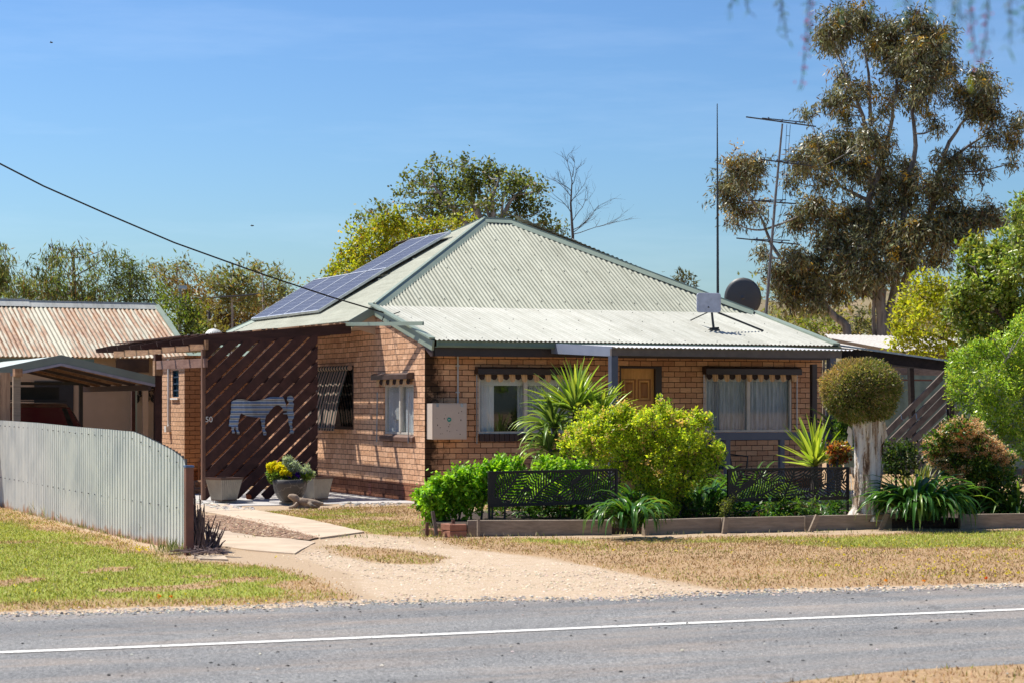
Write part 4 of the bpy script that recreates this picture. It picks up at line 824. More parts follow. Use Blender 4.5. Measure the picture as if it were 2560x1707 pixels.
for (sx_, sz_, a0) in ((1,1,0),(-1,1,90),(-1,-1,180),(1,-1,270)):
    for k in range(6): a = math.radians(a0+k*18); out.append(cc+Rn*(sx_*(w_-rr_)+rr_*math.cos(a))+Zv*(sz_*(h_-rr_)+rr_*math.sin(a)))
mb = MB().prism(out, -Nn*.035 if (Nn@Fv) < 0 else Nn*.035); pdm = mb.build('dish_panel', pm('white_plastic', (.5,.52,.6), rough=.4, b=0), t); bv = pdm.modifiers.new('b','BEVEL'); bv.width = .012; bv.segments = 3
lc = W(1771.5,768.5,Fb-.062)
mb = MB()
for dx, dz, w0, h0 in ((-.006,-.004,.022,.012),(.0,.008,.012,.014),(.008,-.006,.01,.02)): mb.prism([lc+Rn*(dx-w0/2)+Zv*(dz-h0/2), lc+Rn*(dx+w0/2)+Zv*(dz-h0/2), lc+Rn*(dx+w0/2)+Zv*(dz+h0/2), lc+Rn*(dx-w0/2)+Zv*(dz+h0/2)], -Fv*.003)
mb.build('emblem', BLACKST, t)
dF = 44.0; dc = W(1857,745,dF); t = thing('satellite_dish', 'big dark grey round satellite dish behind the right roof hip', 'satellite dish', W(1857,790,dF)); s44 = dF/5200
dR = 50*s44; nn_ = -Fv*.95+Rv*-.2+Zv*-.1; nn_ /= np.linalg.norm(nn_); ax1 = np.cross(nn_, Zv); ax1 /= np.linalg.norm(ax1); ax2 = np.cross(ax1, nn_); vs = []; fs = []; n = 40
for j in range(7):
    r = dR*j/6
    for k in range(n): a = 2*math.pi*k/n; vs.append(dc + ax1*(r*.93*math.cos(a)) + ax2*(r*1.0*math.sin(a)) + nn_*(.05*(1-(j/6)**2)))
for j in range(6):
    for k in range(n): fs.append((j*n+k, j*n+(k+1)%n, (j+1)*n+(k+1)%n, (j+1)*n+k))
rf = MB().add(vs, fs).build('reflector', pm('charcoal_dish', (.085,.088,.09), (.075,.078,.08), 2, .5, b=0), t, smooth=True); rf.modifiers.new('s','SOLIDIFY').thickness = .01
MB().tube([dc-Zv*2.6-nn_*.2, dc-Zv*.3-nn_*.15, dc], .05, 10).build('mast', DARKM, t)
wb = W(1794.5,735,42); wt = W(1793,260,42); t = tag(MB().tube([wb-Zv*2.5, wb, (wb+wt)/2, wt], [.03,.028,.022,.009], 8).build('whip_antenna', DARKM, loc=wb), 'tall thin whip antenna mast rising behind the right roof slope', 'antenna')
t = thing('tv_antenna', 'tall leaning TV antenna mast with four stacked crossbars beside the gum tree', 'antenna', W(1915,800,46)); S46 = 46/5200
MB().tube([W(1910,900,46), W(1915,785,46), W(1938,500,46), W(1956,310,46)], [.035,.035,.03,.02], 8).build('mast', pm('tarnished_mast', (.2,.18,.17), b=0, rough=.5, metal=.3), t)
for (a, b, d_, e_) in (((1865,293),(2040,317),(1907,296),(2000,312)),((1902,399),(2030,416),(1925,403),(1990,411)),((1855,500),(1990,510),(1880,502),(1975,508)),((1841,596),(2000,612),(1870,599),(1985,610))):
    mb = MB(); mb.tube([W(*a,45.9), W(*b,46.1)], .016, 6); mb.tube([W(a[0]+40,a[1]+3,46.35), W(b[0]-25,b[1]-10,46.5)], .013, 6)
    for tq in (.3,.5,.7): x = a[0]+(b[0]-a[0])*tq; y = a[1]+(b[1]-a[1])*tq; mb.tube([W(x,y,45.8), W(x+4,y-5,46.4)], .02, 6)
    mb.build('crossbar', DARKM, t)
mb = MB(); mb.tube([W(1967,312,46),W(1962,420,46),W(1955,515,46),W(1945,560,46),W(1930,600,46)], .006, 5); mb.tube([W(1976,312,46),W(1968,420,46),W(1962,520,46),W(1950,545,46)], .006, 5)
for k in range(6): mb.tube([W(1966-k*2,340+k*35,46), W(1975-k*2,340+k*35,46)], .006, 5)
mb.build('feed_wire', BLACKST, t)
# ================================================================= service cable
pts = [(-260,290,29.5),(0,410,30.5),(109,466,31),(261,533,31.7),(435,607,32.4),(610,670,33.1),(697,700,33.4),(827,743,33.8),(958,782,34.1),(985,792,34.2)]
cab = thing('power_cable', 'black overhead service cable sagging down to the house gable', 'cable', W(958,782,34.1))
MB().tube([W(a,b,c) for a,b,c in pts], .013, 6).build('wire', BLACKST, cab)
AP = W(982,790,34.15)
MB().tube([AP+(0,0,.02), AP-(0,0,.1)], [.03,.045], 8).build('insulator', pm('olive_insulator', (.22,.2,.05), rough=.4), cab)
mb = MB(); mb.tube([W(975,786,34.1),W(990,795,33.9),W(1000,815,33.7),(W(1010,833,33.5)),W(1022,841,33.3),W(1034,836,33.1),W(1042,830,33.0)], .021, 8); mb.build('conduit', pm('grey_conduit2', (.22,.23,.23), b=0), cab)
mb = MB(); mb.tube([W(960,790,34),W(955,803,33.95),W(965,812,33.9),W(975,803,33.9),W(985,810,33.9),W(978,818,33.9)], .009, 5); mb.tube([W(1000,780,33.9),W(985,785,34),W(975,795,34)], .009, 5); mb.build('loose_wire', BLACKST, cab)
bp = W(705,740,75); t = thing('power_pole', 'grey-green distant power pole top left of the solar panels', 'power pole', (bp[0],bp[1],0)); MB().tube([(bp[0],bp[1],0), W(705,718,75)], [.18,.15], 10).build('pole', pm('aged_pole', (.12,.18,.17)), t)
MB().tube([W(300,752,78),W(480,748,77),W(600,740,76),W(705,730,75),W(745,735,75),W(800,745,75)], .03, 5).build('wire', BLACKST, t)
for i, (px, py, F, s, lb) in enumerate(((128,107,60,.09,'tiny bird high in the upper left of the sky'),(630,565,60,.1,'tiny bird in the sky above the solar panels'))):
    c = W(px, py, F); mb = MB(); mb.tube([c-Rv*s*.5, c-Rv*s*.1, c+Rv*s*.35, c+Rv*s*.6], [.004,.02,.018,.004], 6)
    mb.add([c-Rv*.03, c+Rv*.03, c+Zv*.03+Fv*s*1.1, c+Zv*.02+Fv*s],[(0,1,2,3)]); mb.add([c-Rv*.03, c+Rv*.03, c+Zv*.03-Fv*s*1.1, c+Zv*.02-Fv*s],[(0,1,2,3)])
    tag(mb.build('bird', BLACKST, loc=c), lb, 'bird', 'birds in the sky')
# ================================================================= GROUND
def vnoise(x, y, seed=0):
    r = np.random.default_rng(seed).random((256, 256)); xi = np.floor(x).astype(int); yi = np.floor(y).astype(int); fx_ = x-xi; fy_ = y-yi
    fx_ = fx_*fx_*(3-2*fx_); fy_ = fy_*fy_*(3-2*fy_); g = lambda a, b: r[a % 256, b % 256]
    return (g(xi,yi)*(1-fx_)+g(xi+1,yi)*fx_)*(1-fy_)+(g(xi,yi+1)*(1-fx_)+g(xi+1,yi+1)*fx_)*fy_
def fbm(x, y, sc, seed=0, oc=4):
    s = 0; a = .5; t = 0
    for i in range(oc): s = s+a*vnoise(x*sc+13.7*i, y*sc+5.1*i, seed+i); t += a; a *= .55; sc = sc*2.03
    return s/t
def polyxy(pts): return [tuple(G(a, b)[:2]) for a, b in pts]
def sdpoly(x, y, poly):
    """signed distance, positive inside"""
    d = np.full(x.shape, 1e9); ins = np.zeros(x.shape, bool); n = len(poly)
    for i in range(n):
        ax, ay = poly[i]; bx, by = poly[(i+1)%n]; ex, ey = bx-ax, by-ay; t = np.clip(((x-ax)*ex+(y-ay)*ey)/(ex*ex+ey*ey+1e-12), 0, 1)
        d = np.minimum(d, np.hypot(x-ax-t*ex, y-ay-t*ey)); c = ((ay > y) != (by > y)) & (x < (bx-ax)*(y-ay)/(by-ay+1e-12)+ax); ins ^= c
    return np.where(ins, d, -d)
def sm(v, a, b): t = np.clip((v-a)/(b-a), 0, 1); return t*t*(3-2*t)
edgeF = [tuple(G(a, b)[:2]) for a, b in ((-900,1575),(0,1541),(560,1527),(900,1512),(1280,1503),(1560,1500),(1800,1488),(2100,1478),(2560,1468),(3300,1450))]
lineP = [G(a, b) for a, b in ((-900,1674),(0,1636),(400,1620),(900,1599),(1280,1582),(1700,1563),(2100,1546),(2560,1527),(3300,1498))]
nearP = [tuple(G(a, b)[:2]) for a, b in ((1700,1735),(1960,1710),(2120,1692),(2300,1676),(2560,1663),(2900,1650))]
def roadedge(x): return np.interp(x, [p[0] for p in edgeF], [p[1] for p in edgeF])
Z_LAWN = polyxy([(-700,1200),(0,1262),(120,1300),(300,1340),(440,1385),(520,1400),(700,1415),(830,1445),(905,1490),(880,1508),(560,1521),(0,1535),(-900,1568)])
Z_GREEN1 = polyxy([(-600,1300),(0,1305),(230,1345),(420,1405),(700,1418),(820,1440),(845,1470),(700,1492),(300,1496),(0,1500),(-700,1520)])
Z_LAWN2 = polyxy([(650,1278),(760,1272),(900,1266),(1062,1262),(1110,1300),(1168,1340),(1060,1343),(920,1334),(850,1318),(740,1295)])
Z_MED = polyxy([(770,1362),(880,1360),(1030,1372),(1120,1395),(1080,1412),(960,1408),(830,1388)])
Z_MULCH = polyxy([(500,1288),(600,1292),(700,1312),(800,1345),(770,1352),(640,1342),(520,1320)])
Z_GRAV = polyxy([(735,1384),(800,1350),(921,1338),(1010,1345),(1130,1370),(1350,1392),(1480,1412),(1620,1440),(1760,1462),(1900,1478),(1860,1498),(1300,1510),(900,1518),(930,1500),(860,1455),(800,1415)])
Z_STRAW = polyxy([(1060,1345),(1170,1342),(1600,1345),(2100,1335),(2560,1322),(3300,1300),(5600,1240),(5600,1390),(3300,1440),(2560,1462),(2000,1480),(1800,1484),(1700,1460),(1500,1425),(1350,1395),(1180,1372)])
Z_GREENR = polyxy([(1150,1340),(1600,1347),(2100,1337),(2560,1324),(3000,1312),(3000,1345),(2560,1372),(2100,1368),(1900,1362),(1500,1366),(1280,1355)])
Z_RED = polyxy([(560,1360),(640,1376),(760,1392),(830,1418),(800,1435),(690,1418),(560,1400),(440,1396),(330,1352),(200,1318),(60,1280),(0,1268),(60,1268),(460,1384),(520,1370)])
BEDLINE = [(1100,1336),(1170,1341),(1535,1338),(1805,1331),(2100,1325),(2560,1320),(3000,1312)]
Z_BED = polyxy(BEDLINE) + [(8.5,-7.0),(8.0,-5.2),(1.5,-5.2),(-1.4,-4.9),(-2.35,-6.0)]
def zones(x, y):
    w = .45*(fbm(x,y,1.1,3)-.5); w2 = .5*(fbm(x,y,3.3,9,3)-.5)
    rd = roadedge(x)-y
    lawn = sm(sdpoly(x,y,Z_LAWN)+w, -.15, .25); g1 = sm(sdpoly(x,y,Z_GREEN1)+w*1.6, -.3, .7); l2 = sm(sdpoly(x,y,Z_LAWN2)+w*.6, -.08, .12)
    med = sm(sdpoly(x,y,Z_MED)+w*1.2, -.2, .25); mul = sm(sdpoly(x,y,Z_MULCH)+w*.3, -.03, .06)
    gr = sm(sdpoly(x,y,Z_GRAV)+w, -.25, .4); sw = sm(sdpoly(x,y,Z_STRAW)+w, -.25, .35); gR = sm(sdpoly(x,y,Z_GREENR)+w*1.5, -.3, .5)
    red = sm(sdpoly(x,y,Z_RED)+w, -.2, .2); n = fbm(x,y,.9,21)+w2*.5
    green = np.maximum.reduce([lawn*(.3+.7*g1)*sm(n,.2,.42), l2*.55*sm(n,.4,.65), med*.3*sm(n,.4,.6), sw*gR*.6*sm(n,.3,.6), sw*.2*sm(n,.45,.62)])
    straw = np.maximum.reduce([lawn, l2, med*.65, sw])
    near = y < np.interp(x, [p[0] for p in nearP], [p[1] for p in nearP])
    nearm = np.where(near & (x > nearP[0][0]-6), 1.0, 0)
    green = np.where(nearm > 0, .35*sm(n,.4,.6), green); straw = np.maximum(straw, nearm)
    green *= (1-.7*red); straw *= (1-.45*red)
    gravel = np.maximum(gr*(1-med)*(1-.4*sw), sm(.35-np.abs(rd+.1)+w*.5, -.1, .15))
    gravel *= (1-mul)*(1-.9*np.clip(lawn*g1,0,1)); k = (1-gravel*.85)
    far = (y > -3.5) & (x > 0) | (y > 4)
    return np.where(far,.2,green*k), np.where(far,.6,straw*k), gravel, mul
xs = np.concatenate([[-700,-300,-120,-60,-35,-22], np.arange(-16,12,.11), [14,20,35,60,120,300,700]])
ys = np.concatenate([[-300,-90,-45,-30], np.arange(-22.5,4,.11), np.arange(4,14,.6), [18,26,40,70,120,250,500,900]])
XX, YY = np.meshgrid(xs, ys, indexing='ij'); zg, zs, zv, zm = zones(XX, YY)
onroad = (YY < roadedge(XX)+.02); nearside = YY < np.interp(XX, [p[0] for p in nearP], [p[1] for p in nearP])-.05
Zz = .02*(fbm(XX,YY,.8,5)-.5)+.012*(fbm(XX,YY,5,6)-.5)
nearside2 = YY < np.interp(XX, [p[0] for p in nearP], [p[1] for p in nearP])+.16
Zz = np.where(onroad & ~nearside2, -.06, Zz); Zz = np.where(nearside2, .0105+.3*np.abs(Zz)*nearside, Zz); Zz = np.where((np.abs(XX) > 13) | (YY > 3), 0, Zz)
Zz = np.where((YY > 8), -.05, Zz); Zz = np.where((XX>-.1)&(YY>-.1), -.05, Zz)
nx, ny = XX.shape; ii = (np.arange(nx-1)[:,None]*ny+np.arange(ny-1)[None,:]).ravel(); F_ = np.stack([ii, ii+ny, ii+ny+1, ii+1], 1)
def groundmat():
    m, nt, P, O = newmat('ground_mat'); g = nt.nodes.new('ShaderNodeNewGeometry'); pos = g.outputs['Position']; a = nd(nt, 'ShaderNodeAttribute', attribute_name='Col'); s = nt.nodes.new('ShaderNodeSeparateColor'); L(nt, a.outputs['Color'], s.inputs[0])
    fine = noise(nt, pos, 38, 5, .7); mid = noise(nt, pos, 5, 5, .65)
    dirt = mixc(nt, mid, ramp(nt, fine, [(.3,(.32,.22,.14)),(.65,(.54,.42,.29))]), (.46,.34,.225))
    straw = ramp(nt, fine, [(.28,(.22,.13,.065)),(.5,(.44,.30,.165)),(.72,(.58,.43,.27))]); straw = mixc(nt, ramp(nt, mid, [(.4,(0,0,0)),(.7,(.6,.6,.6))]), straw, (.34,.2,.12))
    green = ramp(nt, fine, [(.3,(.16,.19,.03)),(.55,(.33,.37,.07)),(.75,(.48,.46,.16))]); gra = ramp(nt, noise(nt, pos, 60, 4, .8), [(.25,(.28,.2,.13)),(.5,(.54,.42,.3)),(.75,(.72,.6,.46))])
    gra = mixc(nt, ramp(nt, mid, [(.45,(0,0,0)),(.7,(.5,.5,.5))]), gra, (.42,.3,.18))
    def w(x, off=0): 
        md = nd(nt, 'ShaderNodeMath', operation='MULTIPLY_ADD'); L(nt, fine, md.inputs[0]); md.inputs[1].default_value = .7; md.inputs[2].default_value = -.35; ad = nd(nt, 'ShaderNodeMath', operation='ADD'); L(nt, md.outputs[0], ad.inputs[0]); L(nt, x, ad.inputs[1]); return ramp(nt, ad.outputs[0], [(.3,(0,0,0)),(.6,(1,1,1))])
    c = mixc(nt, w(s.outputs[1]), dirt, straw); c = mixc(nt, w(s.outputs[0]), c, green); c = mixc(nt, w(s.outputs[2]), c, gra)
    L(nt, c, P.inputs['Base Color']); P.inputs['Roughness'].default_value = .95; P.inputs['Specular IOR Level'].default_value = .1; bump(nt, P, fine, .8, .02); return m
gnd = npmesh('ground', np.stack([XX,YY,Zz],-1).reshape(-1,3), F_, groundmat(), col=np.stack([zg,zs,zv],-1).reshape(-1,3)); struct(gnd)
# mulch strip between the wheel tracks
def sheet(name, poly, z, mat, h=None):
    n = len(poly)
    if h is None: me = MB().add([(p[0],p[1],z) for p in poly], [tuple(range(n))])
    else: me = MB().prism([(p[0],p[1],z-h) for p in poly], (0,0,h))
    return struct(me.build(name, mat))
def jag(poly, amp, step=.25, seed=1):
    out = []; r = random.Random(seed)
    for i in range(len(poly)):
        a, b = poly[i], poly[(i+1)%len(poly)]; l = math.hypot(b[0]-a[0], b[1]-a[1]); n = max(1, int(l/step))
        for k in range(n): t = k/n; out.append((a[0]+(b[0]-a[0])*t+r.uniform(-amp,amp), a[1]+(b[1]-a[1])*t+r.uniform(-amp,amp)))
    return out
sheet('mulch_strip', jag(Z_MULCH, .04), .016, pm('wood_mulch', (.38,.25,.165), (.2,.12,.075), 30, .95, b=1, bd=.02, c3=(.46,.33,.22)))
sheet('driveway_slab', jag(polyxy([(466,1262),(560,1262),(650,1279),(770,1300),(912,1332),(800,1347),(765,1338),(640,1308),(540,1286),(480,1276)]), .01), .022, CONC, .05)
sheet('driveway_slab', jag(polyxy([(497,1324),(560,1322),(680,1341),(790,1357),(735,1385),(640,1378),(545,1366),(520,1345)]), .015), .014, CONC, .05)
sheet('driveway_slab', polyxy([(478,1391),(560,1391),(570,1402),(500,1400)]), .02, CONC, .05)
sheet('patio', [(-3.6,1.0),(-3.35,.35),(-2.4,.2),(-1.2,.3),(.0,.05),(.3,-.35),(1.6,-.75),(1.6,-.03),(0.02,-.03),(-.001,5.5),(-1,6),(-2.9,4.2),(-3.3,2.4)], .008, SLAB, .06)
def pathm():
    return pm('path_concrete', (.5,.42,.35), (.4,.33,.27), 2.5, .9, b=.4, bscale=60)
sheet('path', [(-.0,.0),(-.5,-.05),(-.2,-.45),(1.0,-.95),(2.5,-1.2),(2.5,-.05)], .004+.008, pathm())
# ---- road
def roadmat():
    m, nt, P, O = newmat('chip_seal'); g = nt.nodes.new('ShaderNodeNewGeometry'); pos = g.outputs['Position']
    f1 = noise(nt, pos, 55, 3, .75); c = ramp(nt, f1, [(.32,(.08,.083,.087)),(.5,(.23,.233,.235)),(.68,(.45,.445,.43))])
    mp = nd(nt, 'ShaderNodeMapping'); mp.inputs['Scale'].default_value = (.35,2.0,1); mp.inputs['Rotation'].default_value = (0,0,.05); L(nt, pos, mp.inputs['Vector']); b = noise(nt, mp.outputs[0], 1.4, 5, .6)
    c = mixc(nt, ramp(nt, b, [(.45,(0,0,0)),(.7,(.85,.85,.85))]), c, mixc(nt, .55, c, (.46,.36,.28)))
    c = mixc(nt, ramp(nt, noise(nt, pos, .7, 3), [(.35,(.0,.0,.0)),(.65,(.35,.35,.35))]), c, (.23,.23,.225))
    c = mixc(nt, ramp(nt, noise(nt, pos, 16, 3, .8), [(.70,(0,0,0)),(.75,(.8,.8,.8))]), c, (.04,.04,.04)); sy_ = nt.nodes.new('ShaderNodeSeparateXYZ'); L(nt, pos, sy_.inputs[0]); cy_ = nt.nodes.new('ShaderNodeCombineXYZ'); L(nt, sy_.outputs['Y'], cy_.inputs[1]); vc = nd(nt, 'ShaderNodeTexVoronoi', feature='DISTANCE_TO_EDGE', Scale=.55); vw = nd(nt, 'ShaderNodeVectorMath', operation='MULTIPLY_ADD'); L(nt, noise(nt, pos, 1.7, 5, .6, 'Color'), vw.inputs[0]); vw.inputs[1].default_value = (1.1,1.1,0); L(nt, pos, vw.inputs[2]); L(nt, vw.outputs[0], vc.inputs['Vector']); c = mixc(nt, ramp(nt, vc.outputs['Distance'], [(0,(.35,.35,.35)),(.003,(.25,.25,.25)),(.007,(0,0,0))]), c, (.06,.06,.062)); c = mixc(nt, .8, c, ramp(nt, noise(nt, cy_.outputs[0], .9, 2), [(.35,(.82,.82,.82)),(.6,(1.12,1.1,1.07))]), 'MULTIPLY')
    L(nt, c, P.inputs['Base Color']); P.inputs['Roughness'].default_value = .9; P.inputs['Specular IOR Level'].default_value = .15; bump(nt, P, f1, .9, .02); return m
ex = [(-70,-13.3)] + edgeF + [(70,-18.5)]
far_e = jag([(p[0],p[1]) for p in ex][1:-1], .0); fe_pts = []
R5 = random.Random(5)
for i in range(len(ex)-1):
    a, b = ex[i], ex[i+1]; n = max(1, int(math.hypot(b[0]-a[0], b[1]-a[1])/.18)); n = min(n, 60)
    for k in range(n): t = k/n; fe_pts.append((a[0]+(b[0]-a[0])*t, a[1]+(b[1]-a[1])*t+R5.uniform(-.045,.045)))
npt = [(70,-20.0)]+[(p[0],p[1]) for p in reversed(nearP)]+[(-12,-21.0),(-70,-21.5)]
sheet('road', fe_pts+npt, .012, roadmat())
lm = MB(); wl = .05; vs = []
lp = [(-70,-15.2,0)] + [tuple(p) for p in lineP] + [(70,-20,0)]; lq = []
for i in range(len(lp)-1):
    n = 30 if 0 < i < len(lp)-2 else 3
    for k in range(n): t = k/n; lq.append((lp[i][0]+(lp[i+1][0]-lp[i][0])*t, lp[i][1]+(lp[i+1][1]-lp[i][1])*t))
for x, y in lq: e = R5.uniform(-.004,.004); vs += [(x,y-wl+e,.017),(x,y+wl+R5.uniform(-.004,.004),.017)]
lm.add(vs, [(2*i,2*i+2,2*i+3,2*i+1) for i in range(len(lq)-1)]); struct(lm.build('road_marking', pm('road_paint', (.80,.78,.72), (.42,.42,.40), 30, .7, b=.3, bscale=60, c3=(.66,.64,.6), p=(.30,.44))))
# ================================================================= foliage engine
LEAF = leafmat('leaf_matt', .5); LEAFG = leafmat('leaf_glossy', .4, .32, .45); LEAFE = leafmat('leaf_eucalypt', .18, .38, .45, (1.2,1.1,.6)); GRASSM = leafmat('grass_blade', .3, .7, .15, (1.1,1.1,.7)); PETAL = leafmat('petal', .55, .6, .2, (1,1,1))
def rvec(n, r): v = r.normal(size=(n,3)); return v/np.linalg.norm(v, axis=1, keepdims=True)
def leafmesh(P, D, Ln, Wd, col, rng, fold=.18, roundy=False, sunny=0.0):
    """diamond / oval leaves: P base points, D directions, Ln lengths, Wd widths"""
    n = len(P); D = D/np.linalg.norm(D, axis=1, keepdims=True); S = np.cross(D, rvec(n, rng)+SUN*sunny); S /= np.linalg.norm(S, axis=1, keepdims=True)+1e-9; Nn = np.cross(D, S)
    Ln = Ln[:,None]; Wd = Wd[:,None]
    if roundy:
        V = np.stack([P, P+D*Ln*.3+S*Wd*.45+Nn*Wd*fold, P+D*Ln*.7+S*Wd*.4+Nn*Wd*fold, P+D*Ln, P+D*Ln*.7-S*Wd*.4+Nn*Wd*fold, P+D*Ln*.3-S*Wd*.45+Nn*Wd*fold], 1)
        b = np.arange(n)[:,None]*6; F = np.concatenate([b+np.array([[0,1,2,3]]), b+np.array([[0,3,4,5]])], 0); k = 6
    else:
        V = np.stack([P, P+D*Ln*.45+S*Wd*.5+Nn*Wd*fold, P+D*Ln, P+D*Ln*.45-S*Wd*.5+Nn*Wd*fold], 1); b = np.arange(n)[:,None]*4; F = b+np.array([[0,1,2,3]]); k = 4
    return V.reshape(-1,3), F, np.repeat(col, k, axis=0)
def palette(n, pal, rng, var=.25):
    w = np.array([p[3] for p in pal]); w = w/w.sum(); i = rng.choice(len(pal), n, p=w); c = np.array([p[:3] for p in pal])[i]
    return c*(1+var*(rng.random((n,1))*2-1))*(1+.08*(rng.random((n,3))*2-1))
def crown(clus, rng, tuft_d, per, tr, ln, wd, pal, droop=0., outw=.7, tip=None, var=.22, roundy=False, hollow=.45, flat=1.0, rj=.2, sunny=1.3):
    """clus: list of (centre, (rR,rF,rZ), density multiplier)"""
    Ps, Ds, Cs = [], [], []; tl = []
    for c, rad, dm in clus:
        r = np.array(rad); nt_ = max(3, int(4.2*tuft_d*dm*(r[0]*r[2]*4)/(tr*tr*4)))
        u = rvec(nt_, rng); rr_ = (hollow+(1-hollow)*rng.random(nt_)**.6); rr_ *= (1+rj*rng.normal(size=nt_)); off = u*rr_[:,None]
        T = c + off[:,[0]]*Rv*r[0] + off[:,[1]]*Fv*r[1] + off[:,[2]]*Zv*r[2]; tl.append(T)
        tb = 1+.22*rng.normal(size=(nt_,1)); k = per
        P = np.repeat(T, k, 0) + rng.normal(size=(nt_*k,3))*tr*.55*np.array([1,1,flat])
        O = np.repeat(off[:,[0]]*Rv+off[:,[1]]*Fv+off[:,[2]]*Zv, k, 0); D = O*outw + rng.normal(size=P.shape)*.6; D[:,2] -= droop
        col = palette(len(P), pal, rng, var)*np.clip(np.repeat(tb, k, 0), .5, 1.5)
        if tip is not None:
            tm = (rng.random(nt_) < tip[3]) & (off[:,2] > tip[4] if len(tip) > 4 else True); msk = np.repeat(tm, k)
            col[msk] = np.array(tip[:3])*(1+.25*(rng.random((msk.sum(),1))*2-1))
        Ps.append(P); Ds.append(D); Cs.append(col)
    P = np.concatenate(Ps); D = np.concatenate(Ds); C = np.clip(np.concatenate(Cs), .003, .9); n = len(P)
    V, F, CC = leafmesh(P, D, ln*(.6+.8*rng.random(n)), wd*(.7+.6*rng.random(n)), C, rng, roundy=roundy, sunny=sunny)
    return V, F, CC, tl
def bez(p, q, bend, n=7):
    p = np.array(p, float); q = np.array(q, float); m_ = (p+q)/2+np.array(bend); return [p*(1-t)**2+2*m_*t*(1-t)+q*t*t for t in np.linspace(0,1,n)]
def tree(name, label, cat, base, trunkpts, clus, rng, leafkw, bark, tr0=.12, limbs=True, twigs=6, group=None, mat=None, limb_r=.05, part='crown'):
    t = thing(name, label, cat, base, group); V, F, CC, tl = crown(clus, rng, **leafkw); npmesh(part, V, F, mat or LEAF, t, col=CC)
    mb = MB(); tps = []
    for tp, r0, r1 in trunkpts:
        rr_ = [r0+(r1-r0)*i/(len(tp)-1) for i in range(len(tp))]
        sm_ = []; sr = []
        for i in range(len(tp)-1):
            for k in range(3): a = k/3; sm_.append(np.array(tp[i])*(1-a)+np.array(tp[i+1])*a+rng.normal(size=3)*r0*.15*(1 if k else 0)); sr.append(rr_[i]*(1-a)+rr_[i+1]*a)
        sm_.append(np.array(tp[-1])); sr.append(rr_[-1]); mb.tube(sm_, sr, 8); tps += list(zip(sm_, sr))
    if limbs:
        for (c, r, dm), T in zip(clus, tl):
            below = [(p, q) for p, q in tps if p[2] < c[2]-.1*r[2]] or tps
            p, q = min(below, key=lambda a: np.linalg.norm(a[0]-c)*(1+.0*a[1]))
            d = np.linalg.norm(p-c); rl_ = min(q*.8, limb_r*(.5+d*.12)); bz = bez(p, c, (rng.normal(size=3)*.08*d+np.array([0,0,-.06*d]))); mb.tube(bz, [rl_*(1-.75*i/6)+.004 for i in range(7)], 6)
            tps += [(bz[3], rl_*.6), (c, rl_*.3)]
            for k in range(min(twigs, len(T))): e = T[int(rng.integers(len(T)))]; mb.tube(bez(c, e, rng.normal(size=3)*.1*np.linalg.norm(e-c), 4), [rl_*.3+.003, rl_*.22+.003, rl_*.15+.002, .002+rl_*.05], 4)
    mb.build('trunk', bark, t, smooth=True); return t
def K(lst, sc, ox, oy, F, dj=.5, rng=None, ys_=1.0, fs=.9):
    out = []; rng = rng or NP
    for q in lst:
        x, y, r = q[:3]; dm = q[3] if len(q) > 3 else 1.0; f = F+rng.normal()*dj; s = f/5200; rr_ = r/sc*s
        out.append((W(ox+x/sc, oy+y/sc, f), (rr_, rr_*fs, rr_*ys_), dm))
    return out
# ================================================================= trees
def gr(F, px): q = W(px, 1000, F); return np.array([q[0], q[1], -.1])
rg = np.random.default_rng(5); GUMB = pm('gum_bark', (.30,.28,.265), (.1,.095,.09), 3, .85, b=.6, stretch=(3,3,.5))
# ---- big eucalyptus
zz = [(690,125,85),(640,160,70),(790,100,80),(720,90,50),(640,210,55,.8),(930,140,60),(1040,110,65),(1100,140,60),(1160,180,75),(860,200,85),(950,240,90),(1050,260,95),(1140,280,95),(1190,340,60),(1000,330,90,.8),(1110,400,80),(1350,370,60),(1400,430,60),(1340,500,85),(1270,440,60,.8),(1400,540,60),(700,370,60,.5),(650,480,55,.8),(740,440,70,.6),(820,420,60,.4),(720,550,60,.6),(535,550,38,.5),(510,530,25,.5),
 (1530,590,50,.8),(1500,680,55,.5),(1500,780,32,.6),(1540,680,30,.8),(1400,640,60,.5),(1320,760,70,.45),(1360,840,40,.5),(1230,780,75,.7),(1200,880,80,.8),(1140,600,60,.4),(1060,500,70,.5),(900,520,70,.35),(960,430,70,.35),(570,690,65),(500,760,55),(460,860,45,.8),(530,800,60,.8),(700,680,70),(640,740,80),(820,660,75),(880,720,70,.8),(760,800,90),(880,850,85),(620,860,70,.55),(1000,780,70,.5),(1120,900,70,.9),(1010,880,80,.8),
 (200,810,70),(270,790,60),(150,880,55),(260,870,60,.9),(160,960,55,.8),(210,1010,60,.6),(280,1000,45,.5),(180,1060,35,.5),(320,1010,40,.5),(320,1200,38,.7),(560,1000,75),(480,1050,60),(660,1060,75),(760,1030,80),(840,1050,70),(900,960,75,.9),(1000,960,70,.8),(700,1160,90),(800,1200,95),(900,1140,90),(1010,1110,90),(1110,1080,80),(1000,1220,80),(620,1150,70,.6),(1210,1030,75),(1300,1040,75),(1400,1020,65),(1450,1060,45,.8),(1180,1130,80),(1290,1130,70),(1150,1230,70,.8),(480,1230,60),(430,1290,60),(560,1260,70),(400,1350,45),(500,1340,75),(600,1350,75),(700,1290,80),(790,1300,85),(880,1290,70),(460,1420,65),(560,1430,60),(680,1400,60,.8),(780,1380,50,.8),(940,1300,60,.5),(360,1290,35,.7)]
S9 = 1.912; FE = 58.0
clus = [(c, (r[0]*1.08, r[1]*1.08, r[2]*1.02), d) for c, r, d in K(zz, S9, 1740, 0, FE, .9, rg)]
def E_(x, y, f=FE): return W(1740+x/S9, y/S9, f)
